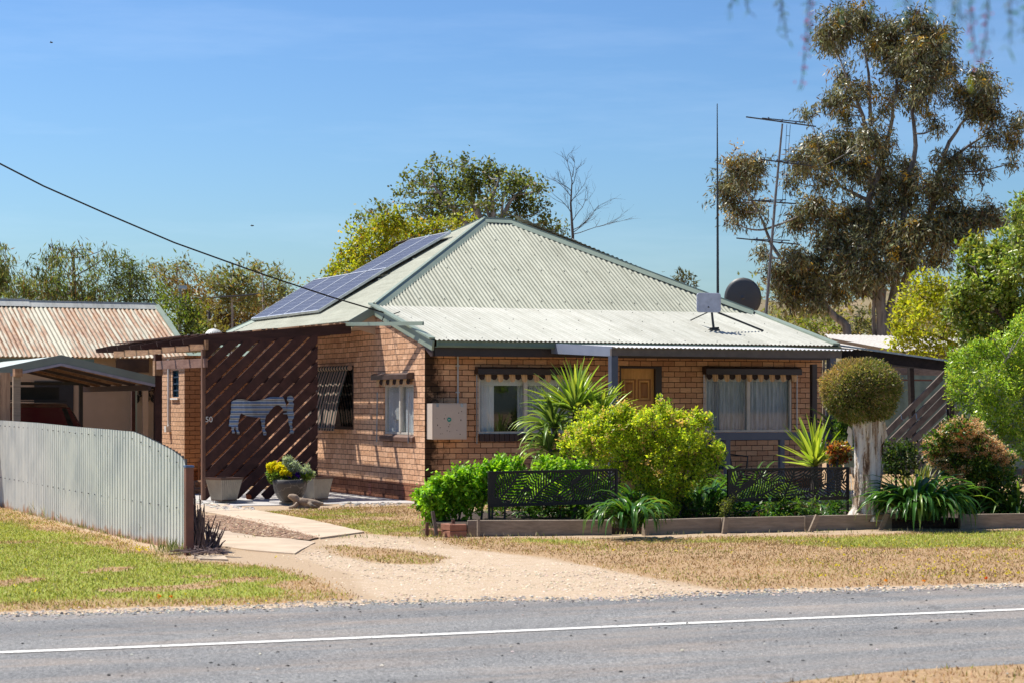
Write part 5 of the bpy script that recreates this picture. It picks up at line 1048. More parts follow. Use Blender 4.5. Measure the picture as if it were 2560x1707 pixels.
trs = [([gr(FE,2203),E_(890,1560),E_(885,1400),E_(840,1150),E_(825,960),E_(880,800),E_(940,560),E_(960,380)],.19,.03),
       ([gr(FE,2245),E_(965,1560),E_(1000,1350),E_(1110,1050),E_(1160,820),E_(1210,680),E_(1300,560)],.17,.03),
       ([gr(FE,2215),E_(910,1560),E_(960,1300),E_(1010,900),E_(1050,700),E_(1030,520),E_(1040,350)],.13,.03),
       ([E_(840,940),E_(800,560),E_(750,440),E_(690,290)],.07,.02),([E_(835,600),E_(825,350),E_(800,200)],.06,.015),([E_(1170,800),E_(1300,700),E_(1420,620)],.06,.015),
       ([gr(FE,2150),E_(720,1560),E_(640,1490),E_(560,1400)],.15,.06),([E_(640,1490),E_(500,1360),E_(360,1170),E_(320,1060),E_(250,930)],.07,.02),([E_(825,960),E_(700,900),E_(600,800)],.06,.015),([gr(FE,2195),E_(850,1560),E_(850,1380),E_(800,1250)],.07,.03)]
pe = [(.18,.20,.085,3),(.23,.21,.09,2),(.12,.13,.06,1.5),(.36,.36,.24,1.6),(.17,.095,.02,.7),(.05,.035,.02,.8),(.11,.055,.03,.7)]
tree('gum_tree', 'tall spreading gum tree with olive and rust foliage behind the right end of the house', 'tree', gr(FE,2205), trs, clus, rg, dict(tuft_d=2.5, per=24, tr=.19, sunny=.5, ln=.16, wd=.036, pal=pe, droop=.75, outw=.35, tip=(.5,.3,.02,.2,.35), var=.38, hollow=.1, rj=.34), GUMB, mat=LEAFE, twigs=5, limb_r=.045)
# ---- dark green tree behind the roof
rg = np.random.default_rng(6); S3 = 2.868
zz = [(860,150,50,.7),(880,120,30,.7),(790,220,60,.8),(740,270,50,.8),(680,350,60,.7),(640,340,40,.6),(660,430,50,.7),(900,260,90),(850,380,100),(1000,330,100),(1070,180,70,.9),(1080,110,35,.7),(1150,220,80),(1080,300,90),(1180,330,100),(1260,200,70),(1350,180,60,.9),(1300,280,90),(1420,270,90),(1520,290,80),(1600,280,60,.8),(1640,340,40,.6),(1560,380,80,.8),(1450,380,90,.7),(1300,400,100,.6),(1000,460,110,.9),(850,500,100,.9),(740,500,80,.8),(1150,470,110,.6),(1500,470,90,.8),(1600,500,80,.8),(1700,440,45,.5),(1680,560,70,.8),(1740,620,50,.8),(1810,600,40,.6),(410,480,38,.5),(360,510,28,.5),(480,460,36,.6),(550,460,30,.6),(450,530,45,.7),(670,210,22,.5),(1500,220,25,.5),(980,150,16,.5),(1400,560,90,.7),(1280,520,100,.7),(1040,540,80)]
FD = 54; D_ = lambda x, y, f=FD: W(780+x/S3, 360+y/S3, f); clus = K(zz, S3, 780, 360, FD, .7, rg)
trs = [([gr(FD,1215),D_(1250,640),D_(1180,480),D_(1130,300),D_(1100,200)],.16,.02),([gr(FD,1230),D_(1290,560),D_(1290,400),D_(1340,250)],.12,.02),([gr(FD,1240),D_(1350,560),D_(1430,400),D_(1540,310)],.1,.02),([gr(FD,1200),D_(1100,560),D_(950,400),D_(850,250)],.11,.02),([D_(1290,560),D_(1240,430),D_(1260,300)],.05,.015),([D_(1350,560),D_(1370,400),D_(1390,300)],.05,.015)]
tree('leafy_tree', 'broad dark green tree rising behind the roof ridge', 'tree', gr(FD,1215), trs, clus, rg, dict(tuft_d=1.15, per=20, tr=.17, ln=.105, wd=.06, pal=[(.11,.15,.035,3),(.15,.19,.05,2),(.2,.23,.08,1.5),(.06,.07,.025,1),(.26,.25,.18,.6)], droop=.25, hollow=.2, var=.3), BARK, mat=LEAF, twigs=6, limb_r=.04)
# ---- yellow-green tree
rg = np.random.default_rng(8)
zz = [(500,550,60),(590,530,60),(620,580,70),(440,610,60),(350,650,60),(290,640,40),(540,640,90),(420,700,90),(300,730,65),(640,660,80),(720,620,70),(800,620,70),(880,580,60),(960,590,60),(1030,580,40),(640,760,90),(520,780,90),(740,690,60),(400,800,85),(280,830,75),(190,870,60),(130,920,50),(240,930,75),(340,900,75),(140,970,50),(70,1000,22),(200,800,40),(600,860,60),(1140,530,25,.6),(900,640,50)]
FY = 50; clus = K(zz, S3, 780, 360, FY, .5, rg); D_ = lambda x, y, f=FY: W(780+x/S3, 360+y/S3, f)
tree('yellow_green_tree', 'bright yellow-green tree behind the solar panels', 'tree', gr(FY,930), [([gr(FY,930),D_(430,950),D_(450,850),D_(520,700),D_(560,600)],.11,.02),([D_(430,950),D_(350,820),D_(320,700)],.06,.015),([D_(450,850),D_(600,720),D_(850,620)],.06,.015)], clus, rg, dict(tuft_d=1.5, per=18, tr=.14, ln=.085, wd=.055, pal=[(.36,.40,.03,3),(.26,.33,.03,2),(.46,.42,.03,1.6),(.13,.17,.02,1),(.5,.3,.05,.4)], droop=.1, hollow=.3, var=.3), DBARK, mat=LEAF, twigs=3, limb_r=.03)
# ---- bare tree
rg = np.random.default_rng(9); FB_ = 50; mb = MB(); D_ = lambda x, y, f=FB_: W(780+x/S3, 360+y/S3, f)
def branch(p, d, l, r, dep):
    n = 5; pts = [p]; dd_ = d
    for i in range(n): dd_ = dd_+rg.normal(size=3)*.13+np.array([0,0,.04]); dd_ /= np.linalg.norm(dd_); pts.append(pts[-1]+dd_*l/n)
    mb.tube(pts, [r*(1-.6*i/n) for i in range(n+1)], 5 if dep > 1 else 4, cap=False)
    if dep <= 0: return
    for k in range(5 if dep > 1 else 3):
        i = 1+int(rg.integers(n)); a = rg.uniform(.35,.8); s = rg.choice([-1,1]); side = Rv*s*rg.uniform(.6,1)+Fv*rg.uniform(-.7,.7); nd_ = dd_*math.cos(a)+side/np.linalg.norm(side)*math.sin(a); branch(pts[i], nd_/np.linalg.norm(nd_), l*rg.uniform(.45,.68), r*.5, dep-1)
bt_ = thing('bare_tree', 'leafless twiggy tree beside the roof ridge', 'tree', gr(FB_,1428))
mb.tube([gr(FB_,1428), D_(1870,660), D_(1855,430), D_(1865,260)], [.05,.038,.026,.014], 6)
for x, y, dx, dz, l in ((1865,560,.5,.9,1.2),(1860,500,-.45,.9,1.1),(1857,420,.6,.8,.95),(1858,380,-.5,.85,1.0),(1862,300,.45,.9,.8),(1863,270,-.15,1,1.0),(1868,620,.9,.45,1.5),(1860,340,-.7,.7,.7),(1870,650,1,.25,1.6),(1865,240,.1,1,.6),(1868,640,.8,.7,1.2)):
    branch(D_(x,y), (Rv*dx+Zv*dz+Fv*rg.uniform(-.3,.3))/math.hypot(dx,dz), l*.6, .011, 2)
mb.build('branches', DBARK, bt_)
# ---- left background trees
S2 = 2.94
def LT(name, label, zz, F, pal, kw, seed, bark=DBARK, trunkpx=None, grp='trees behind the rusty shed', mat=None, th_=.06):
    r = np.random.default_rng(seed); c = K(zz, S2, 0, 560, F, .8, r); xs_ = [q[0] for q in zz]; ysm = sorted(q[1] for q in zz); cx_ = trunkpx or sum(xs_)/len(xs_)
    top_ = W(cx_/S2, 560+(ysm[len(ysm)//4])/S2, F); kk = dict(tuft_d=2.6, per=17, tr=.2, ln=.17, wd=.055, pal=pal, var=.3, hollow=.15, rj=.28); kk.update(kw)
    return tree(name, label, 'tree', gr(F, cx_/S2), [([gr(F, cx_/S2), W(cx_/S2+3, 780, F), top_], th_, .03)], c, r, kk, bark, twigs=4, group=grp, mat=mat, limb_r=.018)
PP = [(.12,.16,.05,3),(.16,.19,.065,2),(.09,.10,.04,1.5),(.19,.11,.05,.7),(.28,.26,.11,.8)]
LT('pepper_tree', 'drooping pepper tree cut off by the left edge', [(20,180,40,.5),(45,260,45,.5),(10,300,50,.7),(60,330,35,.5),(30,390,60,.8),(-60,300,90),(-40,450,100),(60,470,50)], 52, PP, dict(droop=1.2, ln=.16, wd=.03, outw=.3, per=22), 21, trunkpx=-40)
LT('pepper_tree', 'airy pepper tree with a crooked dark limb showing, above the rusty roof', [(470,190,60,.4),(400,180,40,.3),(560,190,50,.4),(650,190,50,.45),(740,200,50,.4),(790,240,40,.35),(380,250,50,.7),(330,260,30,.5),(440,290,70,.5),(250,330,60,.3),(520,310,60,.35),(650,280,60,.35),(720,320,60,.45),(160,400,45,.8),(220,430,70,.7),(330,400,80,.7),(430,420,90,.7),(560,430,80,.35),(660,420,60,.6),(130,490,60),(230,520,80),(350,520,90,.9),(470,520,80,.7),(600,540,90),(700,520,80,.8),(60,540,60)], 50, PP, dict(droop=1.1, ln=.16, wd=.03, outw=.3, per=20, tip=(.16,.08,.035,.08)), 22, trunkpx=540, th_=.12)
LT('pepper_tree', 'dense grey-green tree right of the crooked pepper tree', [(850,230,30,.6),(880,260,45,.8),(930,290,45,.8),(970,310,30,.7),(860,320,60,.6),(950,370,70),(1020,360,45),(880,420,90),(1000,440,90),(1080,430,50),(800,480,80),(920,540,90),(1060,520,80),(1150,480,50),(1180,560,70),(800,560,60)], 51, [(.08,.11,.03,3),(.12,.15,.035,2),(.06,.06,.03,1)], dict(droop=.7, ln=.13, wd=.03, per=16), 23, trunkpx=950)
LT('shrubby_tree', 'bright green bushy tree behind the floodlight pole', [(1220,560,40),(1280,590,50),(1370,590,50),(1430,630,45),(1350,650,60),(1440,690,50),(1400,750,60),(1460,780,40),(1150,590,40),(1200,500,30),(1350,780,60),(1420,820,60),(1300,720,60),(1480,830,50)], 49, [(.13,.19,.03,3),(.18,.23,.05,1.5),(.06,.08,.02,1)], dict(ln=.12, wd=.045), 24, trunkpx=1400)
FG = [(.15,.18,.075,3),(.20,.20,.08,2),(.12,.13,.06,1.5),(.28,.17,.07,.7)]
LT('distant_gum', 'flat-topped olive gum standing alone behind the pepper trees', [(1100,310,40,.8),(1150,320,40,.8),(1190,360,45,.8),(1130,370,35,.6),(1270,310,40,.8),(1330,300,35,.8),(1400,320,40,.8),(1290,360,45,.7),(1370,360,40,.7),(1320,420,50,.5),(1210,420,35,.6)], 80, FG, dict(ln=.2, wd=.06, tr=.3), 25, trunkpx=1300, grp='distant gums', bark=BARK)
LT('distant_gum', 'broad olive-brown gum under the overhead cable', [(1480,410,45,.8),(1540,400,40,.8),(1600,420,40,.7),(1660,380,50),(1720,370,45),(1770,390,55),(1650,450,70),(1750,460,80),(1840,420,60),(1560,470,60),(1880,490,70),(1700,540,80),(1820,560,80)], 85, FG, dict(ln=.22, wd=.07, tr=.32), 26, trunkpx=1700, grp='distant gums', bark=BARK)
LT('distant_gum', 'thin pale-limbed gum left of the distant power pole', [(1840,330,30,.5),(1900,320,30,.5),(1910,380,35,.4),(1880,300,20,.4),(2010,350,40,.8),(2050,390,40,.7),(1990,420,40,.7),(2080,440,35,.5),(2130,430,25,.4),(1960,470,50,.8),(2040,500,50,.9),(2000,550,60),(2170,510,40,.8),(2230,500,30,.8),(2130,540,30),(2290,440,22,.15)], 75, FG, dict(ln=.18, wd=.055, tr=.26), 27, trunkpx=1930, grp='distant gums', bark=BARK)
for i, (lab, zz_) in enumerate((('rust-brown low tree behind the floodlight', [(1220,460,45),(1290,470,55),(1380,490,55),(1440,500,50),(1330,540,70),(1480,560,60)]), ('brown bushy tree low between the shed and the distant power pole', [(1520,600,70),(1600,640,80),(1700,620,80),(1800,640,80),(1900,600,80),(1980,590,60),(1650,720,90),(1780,740,90),(1560,760,80),(1880,700,80),(2020,620,40),(1700,800,70),(1480,800,70),(1420,700,60),(1350,640,50)]), ('yellowish low tree beside the rusty roof end', [(1480,620,50),(1540,700,50),(1500,760,60),(1560,650,40),(1450,800,50),(1540,810,60),(1620,800,60)]))):
    LT('scrub_tree', lab, zz_, (70, 90, 66)[i], [[(.16,.10,.04,3),(.12,.1,.035,2)],[(.17,.12,.045,3),(.14,.11,.04,2),(.2,.14,.06,1)],[(.22,.2,.04,2),(.14,.13,.04,2)]][i], dict(ln=.2, wd=.06, tr=.3), 30+i, grp='scrub trees in the distance')
# tiny top of a tree beyond right hip
r40 = np.random.default_rng(40); c = [(W(x,y,110),(r/5200*110,)*3,.8) for x,y,r in ((1697,697,9),(1710,692,11),(1722,700,8),(1712,704,10),(1700,712,12),(1716,716,12))]
tree('distant_gum', 'dark tip of a far tree peeping over the right roof hip', 'tree', gr(110,1710), [([gr(110,1710),W(1710,705,110)],.15,.04)], c, r40, dict(tuft_d=.9,per=12,tr=.4,ln=.3,wd=.1,pal=[(.08,.08,.04,1)],var=.3,hollow=.2), BARK, twigs=2)
# ---- right side: hill, scrub, light green tree, dark tree
hm = pm('hill_scrub_ground', (.24,.17,.1), (.15,.13,.05), .12, .95, b=0)
hx = np.linspace(1500,2900,40); hv = []
for px in hx:
    for F, zt_ in ((95,0),(110,3),(130,7.5),(160,10),(200,9),(260,0)): q = W(px,1000,F); hv.append((q[0],q[1],zt_*(.6+.4*math.sin((px-1500)/1400*math.pi))+.8*math.sin(px*.013+F)-(.8 if F in (95,260) else 0)))
hF = [(i*6+j,(i+1)*6+j,(i+1)*6+j+1,i*6+j+1) for i in range(39) for j in range(5)]; struct(MB().add(hv,hF).build('hill', hm, smooth=True))
rg = np.random.default_rng(50); cl = []
for i in range(170):
    px = rg.uniform(1880,2520); py = rg.uniform(705,860); F = 92+ (860-py)*.35; r = rg.uniform(12,26)/5200*F; cl.append((W(px,py,F),(r,r,r*.8),1.0))
V, F, CC, _ = crown(cl, rg, .75, 9, .42, .4, .16, [(.22,.21,.07,2),(.25,.17,.09,1.6),(.14,.16,.05,1.5),(.3,.25,.12,1)], hollow=.4, var=.3); o = npmesh('hillside_scrub', V, F, LEAF, col=CC, loc=W(2150,850,95)); tag(o, 'dry olive and tan scrub covering the hillside beyond the gum tree', 'scrub', kind='stuff')
def RT(name, label, zz, sc, ox, oy, F, pal, kw, seed, trunk, bark=DBARK, mat=None, tw=4, lr=.03, cat='tree', dj=.5, grp=None, part='crown'):
    r = np.random.default_rng(seed); c = K(zz, sc, ox, oy, F, dj, r); kk = dict(tuft_d=1.4, per=14, tr=.15, ln=.1, wd=.05, pal=pal, var=.3, hollow=.3); kk.update(kw)
    return tree(name, label, cat, trunk[0][0][0], trunk, c, r, kk, bark, twigs=tw, mat=mat, limb_r=lr, group=grp, part=part)
def Z9(x, y, f): return W(1740+x/S9, y/S9, f)
for i, (lb, zz_) in enumerate((('lime green low bush at the foot of the gum tree', [(540,1560,40),(600,1560,50),(500,1590,50),(640,1590,40),(700,1560,40)]), ('dark bush between the pale gum trunks', [(800,1500,40),(780,1560,50),(840,1570,40),(720,1600,40)]))):
    F = 66; RT('scrub_bush', lb, zz_, S9, 1740, 0, F, [[(.2,.26,.03,1),(.14,.18,.03,1)],[(.05,.06,.03,1),(.08,.085,.04,1)]][i], dict(tr=.2), 60+i, [([gr(F,2060+i*80), W(2060+i*80,850,F)],.05,.03)], cat='bush')
F = 44; RT('light_green_tree', 'small airy yellow-green tree in front of the pale iron roof', [(1040,1370,40,.7),(1110,1350,50,.8),(1160,1360,50,.8),(1000,1450,40,.8),(960,1500,30,.8),(1050,1430,60,.7),(1120,1430,60,.6),(1050,1510,60,.8),(1180,1440,50,.6),(960,1560,40,.8),(1000,1600,50,.9),(960,1640,40,.8),(1060,1600,50,.6),(1120,1650,60,.6),(1200,1560,60,.6),(1180,1660,50,.8),(1240,1640,50,.8),(1040,1680,40,.6),(1240,1700,40),(1300,1690,40),(1090,1700,35,.6)], S9, 1740, 0, F, [(.38,.42,.03,3),(.48,.46,.05,2),(.25,.3,.03,1)], dict(ln=.1, wd=.05, tr=.14, per=16, tuft_d=1.9), 62, [([gr(F,2440), Z9(1380,1720,F), Z9(1250,1560,F), Z9(1150,1450,F)],.08,.02),([Z9(1340,1680,F), Z9(1180,1620,F), Z9(1030,1560,F)],.04,.012),([Z9(1380,1720,F), Z9(1200,1700,F), Z9(1100,1690,F)],.035,.01)], lr=.02, tw=6)
for i, (a, b) in enumerate((( 2330, 905),(2300, 985))): pass
F = 42; RT('broad_leaf_tree', 'dense dark green tree with pale new leaves at the right edge', [(1550,960,40),(1590,980,50),(1520,1040,50),(1560,1080,60),(1330,1190,60),(1290,1250,50),(1380,1180,50),(1420,1220,70),(1500,1160,70),(1580,1160,60),(1300,1330,60),(1380,1310,80),(1480,1280,90),(1570,1260,80),(1250,1400,50),(1330,1420,80),(1430,1400,90),(1530,1390,90),(1240,1490,50),(1300,1520,70),(1400,1510,90),(1500,1510,90),(1590,1480,80),(1310,1610,60),(1400,1620,80),(1500,1630,90),(1600,1600,80),(1640,1100,80),(1680,1300,90),(1700,1500,90),(1440,1700,70),(1540,1720,80)], S9, 1740, 0, F, [(.2,.30,.05,3),(.28,.37,.07,2),(.12,.17,.035,1.3),(.46,.5,.22,1.6)], dict(ln=.105, wd=.058, tr=.14, per=18, tuft_d=1.3, roundy=True, tip=(.36,.34,.03,.14,.1)), 63, [([gr(F,2570), Z9(1580,1720,F), Z9(1520,1500,F), Z9(1500,1280,F), Z9(1560,1080,F)],.12,.02),([Z9(1540,1600,F), Z9(1400,1450,F), Z9(1330,1280,F)],.06,.015)], mat=LEAFG)
# ================================================================= GARDEN BED
sheet('bed_soil', [(p[0],p[1]+.16) for p in Z_BED[:7]]+Z_BED[7:], .13, pm('bed_soil_mat', (.07,.045,.03), (.035,.022,.015), 12, .95, b=1, bd=.03), .12)
sl = [((1172,1339),(1533,1338),'long front sleeper under the first fern panel',0),((1612,1338),(1806,1331),'short grey sleeper in front of the golden bush',1),((1806,1331.5),(2013,1327),'grey sleeper below the second fern panel',2),((2014,1326),(2262,1321),'sleeper pair joint in front of the paperbark trunk, with two slanted stakes',3),((2403,1322),(2900,1314),'grey sleeper at the right edge beyond the big strap-leaf clump',4)]
for a, b, lb, i in sl:
    p, q = G(*a), G(*b); p = p+(0,.04,0); q = q+(0,.04,0); hgt = .185; o = MB(); o.beam(p+(0,0,hgt/2), q+(0,0,hgt/2), .075, hgt)
    bm_ = o.build('garden_sleeper', GRYW, loc=p); bm_.location = Vector([float(v) for v in p]); tag(bm_, lb, 'garden sleeper', 'sleepers edging the garden bed')
    bv = bm_.modifiers.new('b','BEVEL'); bv.width = .007; bv.segments = 2
for (x0, x1, yb, lb, lean) in ((1192,1192,1339,'thin pale stake against the left end of the front sleeper',0),(1812,1806,1333,'wide grey stake where two sleepers meet below the second panel',0),(2040,2022,1328,'slanted stake left of the paperbark trunk',1),(2214,2196,1324,'slanted stake right of the paperbark trunk',1),(2401,2401,1323,'dark stake beside the big strap-leaf clump',0)):
    F = (G(x1,yb)-CAM)@Fv-.06; w_ = .03 if x0 == 1192 else .06
    p = W(x1+4,yb+1,F); q = W(x0+4,yb-41,F+.02); tag(MB().beam(p,q,w_,.03,(0,1,0)).build('garden_stake', GRYW, loc=p), lb, 'stake', 'stakes holding the sleepers')
# old bricks at the left end
RBK = pm('old_red_brick', (.36,.16,.1), (.26,.11,.07), 12, .9, b=.6)
for i, (px, py, an, lv) in enumerate(((1150,1343,.0,0),(1149,1343,.05,1),(1128,1342,-1.1,0),(1127,1342,-1.0,1),(1105,1340,-.6,0),(1085,1337,-.5,0))):
    c = G(px, py)+(0,.06,.04+.078*lv); a = an-.35; d = np.array([math.cos(a), math.sin(a), 0]); o = MB().beam(c-d*.1, c+d*.1, .1, .074).build('loose_brick', RBK, loc=c)
    tag(o, ['upright red brick at the end of the long sleeper','top brick of the stack beside the long sleeper','lower brick of the second edging stack','upper brick of the second edging stack','edging brick lying near the leafy bush','leftmost edging brick under the leafy bush'][i], 'brick', 'old bricks edging the bed'); o.modifiers.new('b','BEVEL').width = .006
for px, lb, h in ((1066,'rusty short stake at the bed corner',.17),(1092,'leaning timber stake by the leafy bush',.3),(1131,'thin dark stake between the edging bricks',.2)):
    p = G(px, 1341)+(0,.0,0); tag(MB().beam(p, p+Zv*h+Rv*(-.05 if px == 1092 else .01), .035, .03, (0,1,0)).build('garden_stake', DGW if px == 1092 else pm('rust_stake', (.12,.05,.03)), loc=p), lb, 'stake')
# ---- laser-cut fern panels
def fern_panel(tl, tr_, F0, F1, hgt, label, seed, legs):
    A_ = W(*tl, F0); B_ = W(*tr_, F1); ln = np.linalg.norm(B_-A_); u = (B_-A_)/ln; dn_ = np.array([0,0,-1.]); cs = .0055; nx_, nz_ = int(ln/cs), int(hgt/cs); gx, gz = np.meshgrid((np.arange(nx_)+.5)*cs, (np.arange(nz_)+.5)*cs, indexing='ij')
    solid = np.ones(gx.shape, bool); r = np.random.default_rng(seed); covered = np.zeros(gx.shape, bool)
    fr_ = []
    if seed == 1: fr_ = [(.12,.42,.95,.62,.25),(.85,.42,-.95,.62,.22),(.55,.5,.55,.8,-.35),(1.0,.52,.35,.9,.4),(1.15,.22,-.2,.75,.5),(.2,.15,.2,.5,-.5),(1.62,.5,1.5,.5,.1),(1.35,.3,.5,.5,-.3),(.25,.5,.1,.5,.2),(1.45,.08,.25,.4,.3)]
    else: fr_ = [(.08,.3,.6,.8,-.6),(.1,.5,.3,.7,.3),(.8,.45,1.2,.5,.2),(.9,.1,-.3,.5,-.4),(.95,.45,.4,.7,.3),(1.35,.5,1.1,.55,.2),(1.2,.28,.1,.6,.2),(1.7,.12,-1.1,.5,.2),(.45,.12,-.3,.6,.3),(.45,.5,.2,.5,-.3),(1.6,.5,1.6,.5,.15),(.6,.3,.2,.5,.4)]
    fr_ += [(r.uniform(0,1.6), r.uniform(.05,.5), r.uniform(-1.3,1.5), r.uniform(.35,.6), r.uniform(-.5,.5)) for _ in range(14)]
    fr_ = [(x*ln/1.75, z*hgt/.52, a, l, c) for x, z, a, l, c in fr_]
    for x0, z0, a, l, cv in fr_:
        n_ = 60; t = np.linspace(0,1,n_); an = a+cv*(t-.5)*2; dx = np.cumsum(np.cos(an))*l/n_; dz = -np.cumsum(np.sin(an))*l/n_; cx_ = x0+dx; cz_ = z0+dz
        # leaf-shaped region of the frond masks other fronds
        d2 = np.full(gx.shape, 9.); ti = np.zeros(gx.shape, int)
        for i in range(0, n_, 2):
            q = (gx-cx_[i])**2+(gz-cz_[i])**2; m_ = q < d2; d2 = np.where(m_, q, d2); ti = np.where(m_, i, ti)
        dist = np.sqrt(d2); tt_ = ti/n_; reg = (dist < .15*np.sin(np.pi*np.clip(tt_*.9+.08,0,1))**.6) & ~covered & (ti > 0) & (ti < n_-3)
        ca, sa = np.cos(an[ti]), -np.sin(an[ti]); rx = gx-cx_[ti]; rz = gz-cz_[ti]; side = np.sign(rx*(-sa)+rz*ca); along = tt_*l + rx*ca+rz*sa - dist*.75
        slot = reg & (dist > .014) & (((along/.042) % 1) < .46); solid &= ~slot; covered |= reg
    solid[:4] = True; solid[-4:] = True; solid[:, :5] = True; solid[:, -5:] = True
    I, J = np.nonzero(solid); vid = lambda i, j: i*(nz_+1)+j
    gi, gj = np.meshgrid(np.arange(nx_+1), np.arange(nz_+1), indexing='ij'); V = A_ + gi.reshape(-1,1)*cs*u + gj.reshape(-1,1)*cs*dn_
    F = np.stack([vid(I,J), vid(I+1,J), vid(I+1,J+1), vid(I,J+1)], 1); used, inv = np.unique(F, return_inverse=True); V = V[used]; F = inv.reshape(-1,4)
    t = thing('fern_panel', label, 'garden screen', (A_+B_)/2-(0,0,.6), 'laser-cut black garden panels'); o = npmesh('panel', V, F, BLACKST, t); sd = o.modifiers.new('s','SOLIDIFY'); sd.thickness = .003
    mb = MB(); mb.beam(A_+(0,-.0,-.005), B_+(0,0,-.005), .03, .018); mb.beam(A_+dn_*hgt, B_+dn_*hgt, .03, .018); mb.beam(A_+(0,0,0), A_+dn_*hgt, .03, .018, (0,1,0)); mb.beam(B_, B_+dn_*hgt, .03, .018, (0,1,0)); mb.build('frame', BLACKST, t)
    for k in legs: p = A_+(B_-A_)*k+(0,.01,0); MB().beam(p-(0,0,.01), p*(1,1,0)+(0,0,.06), .03, .025, (0,1,0)).build('leg', BLACKST, t)
fern_panel((1224,1178), (1541,1171), 24.9, 25.6, .415, 'black fern-cut metal panel between the leafy bush and the golden bush', 1, (.0,1.))
fern_panel((1822,1171), (2120,1167), 25.75, 26.4, .40, 'black fern-cut metal panel just left of the paperbark trunk', 2, (.0,1.))
# ---- strap leaf plants
def straps(name, label, cat, base, n, ln, wd, rng, spread=1.0, droop=1.0, up=(.2,1.2), pal=None, rad=.12, mat=None, keel=.25, stem=None, seg=7, group=None, tipw=.5, widest=.45):
    V = []; F = []; C = []; o = 0
    for i in range(n):
        az = rng.uniform(0, 2*math.pi); el = rng.uniform(*up); l = ln*rng.uniform(.65,1.15); w = wd*rng.uniform(.75,1.2); hd = np.array([math.cos(az), math.sin(az), 0]); sd = np.array([-math.sin(az), math.cos(az), 0]); p = np.array(base)+hd*rng.uniform(0,rad)+sd*rng.normal()*rad*.4
        if stem: p = p+Zv*rng.uniform(*stem)
        a = el; k = droop*rng.uniform(.6,1.3); c = palette(1, pal, rng, .25)[0]; tw = rng.normal()*.3
        for j in range(seg+1):
            t = j/seg; ww = w*(math.sin(math.pi*min(1,(t*.5/widest if t < widest else .5+.5*(t-widest)/(1-widest))*.92+.06)))**.8
            nrm = -hd*math.sin(a)+Zv*math.cos(a); s2 = sd*math.cos(tw*t)+nrm*math.sin(tw*t)
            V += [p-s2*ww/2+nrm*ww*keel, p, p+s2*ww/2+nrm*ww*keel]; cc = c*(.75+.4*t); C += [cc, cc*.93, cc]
            if j < seg: b = o+3*j; F += [(b,b+1,b+4,b+3),(b+1,b+2,b+5,b+4)]
            p = p+(hd*math.cos(a)+Zv*math.sin(a))*l/seg; a -= k*(.5+t*1.2)/seg*1.6; a = max(a,-1.45)
        o += 3*(seg+1)
    t = thing(name, label, cat, base, group); npmesh('leaves', np.array(V), np.array(F), mat or LEAFG, t, col=np.clip(np.array(C),.003,.9), smooth=True); return t
AG = [(.06,.17,.03,3),(.09,.22,.035,2),(.04,.11,.02,1.5),(.2,.3,.05,.5)]; YU = [(.34,.46,.05,3),(.46,.56,.09,2),(.2,.32,.05,1.2)]; YUD = [(.2,.32,.08,3),(.3,.42,.1,2),(.12,.2,.05,1.2)]
rg = np.random.default_rng(70)
def GB(px, py, z=.13): return G(px, py, z)
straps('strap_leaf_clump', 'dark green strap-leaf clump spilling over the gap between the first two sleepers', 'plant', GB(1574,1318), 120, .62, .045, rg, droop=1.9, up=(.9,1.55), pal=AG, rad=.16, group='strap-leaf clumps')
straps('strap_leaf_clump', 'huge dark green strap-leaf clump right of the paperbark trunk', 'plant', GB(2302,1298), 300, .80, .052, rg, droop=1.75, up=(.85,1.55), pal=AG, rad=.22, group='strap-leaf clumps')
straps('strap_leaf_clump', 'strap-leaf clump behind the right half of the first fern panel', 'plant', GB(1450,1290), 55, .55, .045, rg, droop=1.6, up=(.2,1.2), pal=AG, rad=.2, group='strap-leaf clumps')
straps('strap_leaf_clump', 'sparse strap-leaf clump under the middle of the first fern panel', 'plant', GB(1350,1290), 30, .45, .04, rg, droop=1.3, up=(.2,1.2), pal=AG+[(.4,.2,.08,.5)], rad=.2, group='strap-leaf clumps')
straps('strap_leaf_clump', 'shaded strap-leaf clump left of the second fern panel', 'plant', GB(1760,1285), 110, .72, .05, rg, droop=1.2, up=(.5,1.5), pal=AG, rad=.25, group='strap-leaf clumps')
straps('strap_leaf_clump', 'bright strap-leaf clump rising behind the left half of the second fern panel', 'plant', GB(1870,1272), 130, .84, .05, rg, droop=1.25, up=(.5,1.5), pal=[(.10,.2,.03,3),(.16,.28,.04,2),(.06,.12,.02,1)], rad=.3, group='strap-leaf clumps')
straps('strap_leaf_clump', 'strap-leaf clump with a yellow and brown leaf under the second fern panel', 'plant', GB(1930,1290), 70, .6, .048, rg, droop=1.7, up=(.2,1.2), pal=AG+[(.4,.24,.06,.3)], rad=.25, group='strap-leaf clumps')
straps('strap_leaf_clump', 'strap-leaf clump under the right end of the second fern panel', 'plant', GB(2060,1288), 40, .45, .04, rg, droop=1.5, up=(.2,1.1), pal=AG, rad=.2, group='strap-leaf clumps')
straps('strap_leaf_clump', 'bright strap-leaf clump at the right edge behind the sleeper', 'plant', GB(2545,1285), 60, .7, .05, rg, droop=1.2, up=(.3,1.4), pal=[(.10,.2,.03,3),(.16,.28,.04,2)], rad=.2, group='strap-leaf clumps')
straps('strap_leaf_clump', 'grassy yellow-tipped clump behind the huge strap-leaf clump', 'plant', GB(2290,1262), 90, .85, .02, rg, droop=.7, up=(.8,1.5), pal=[(.25,.26,.06,2),(.12,.16,.03,2)], rad=.3, group='strap-leaf clumps')
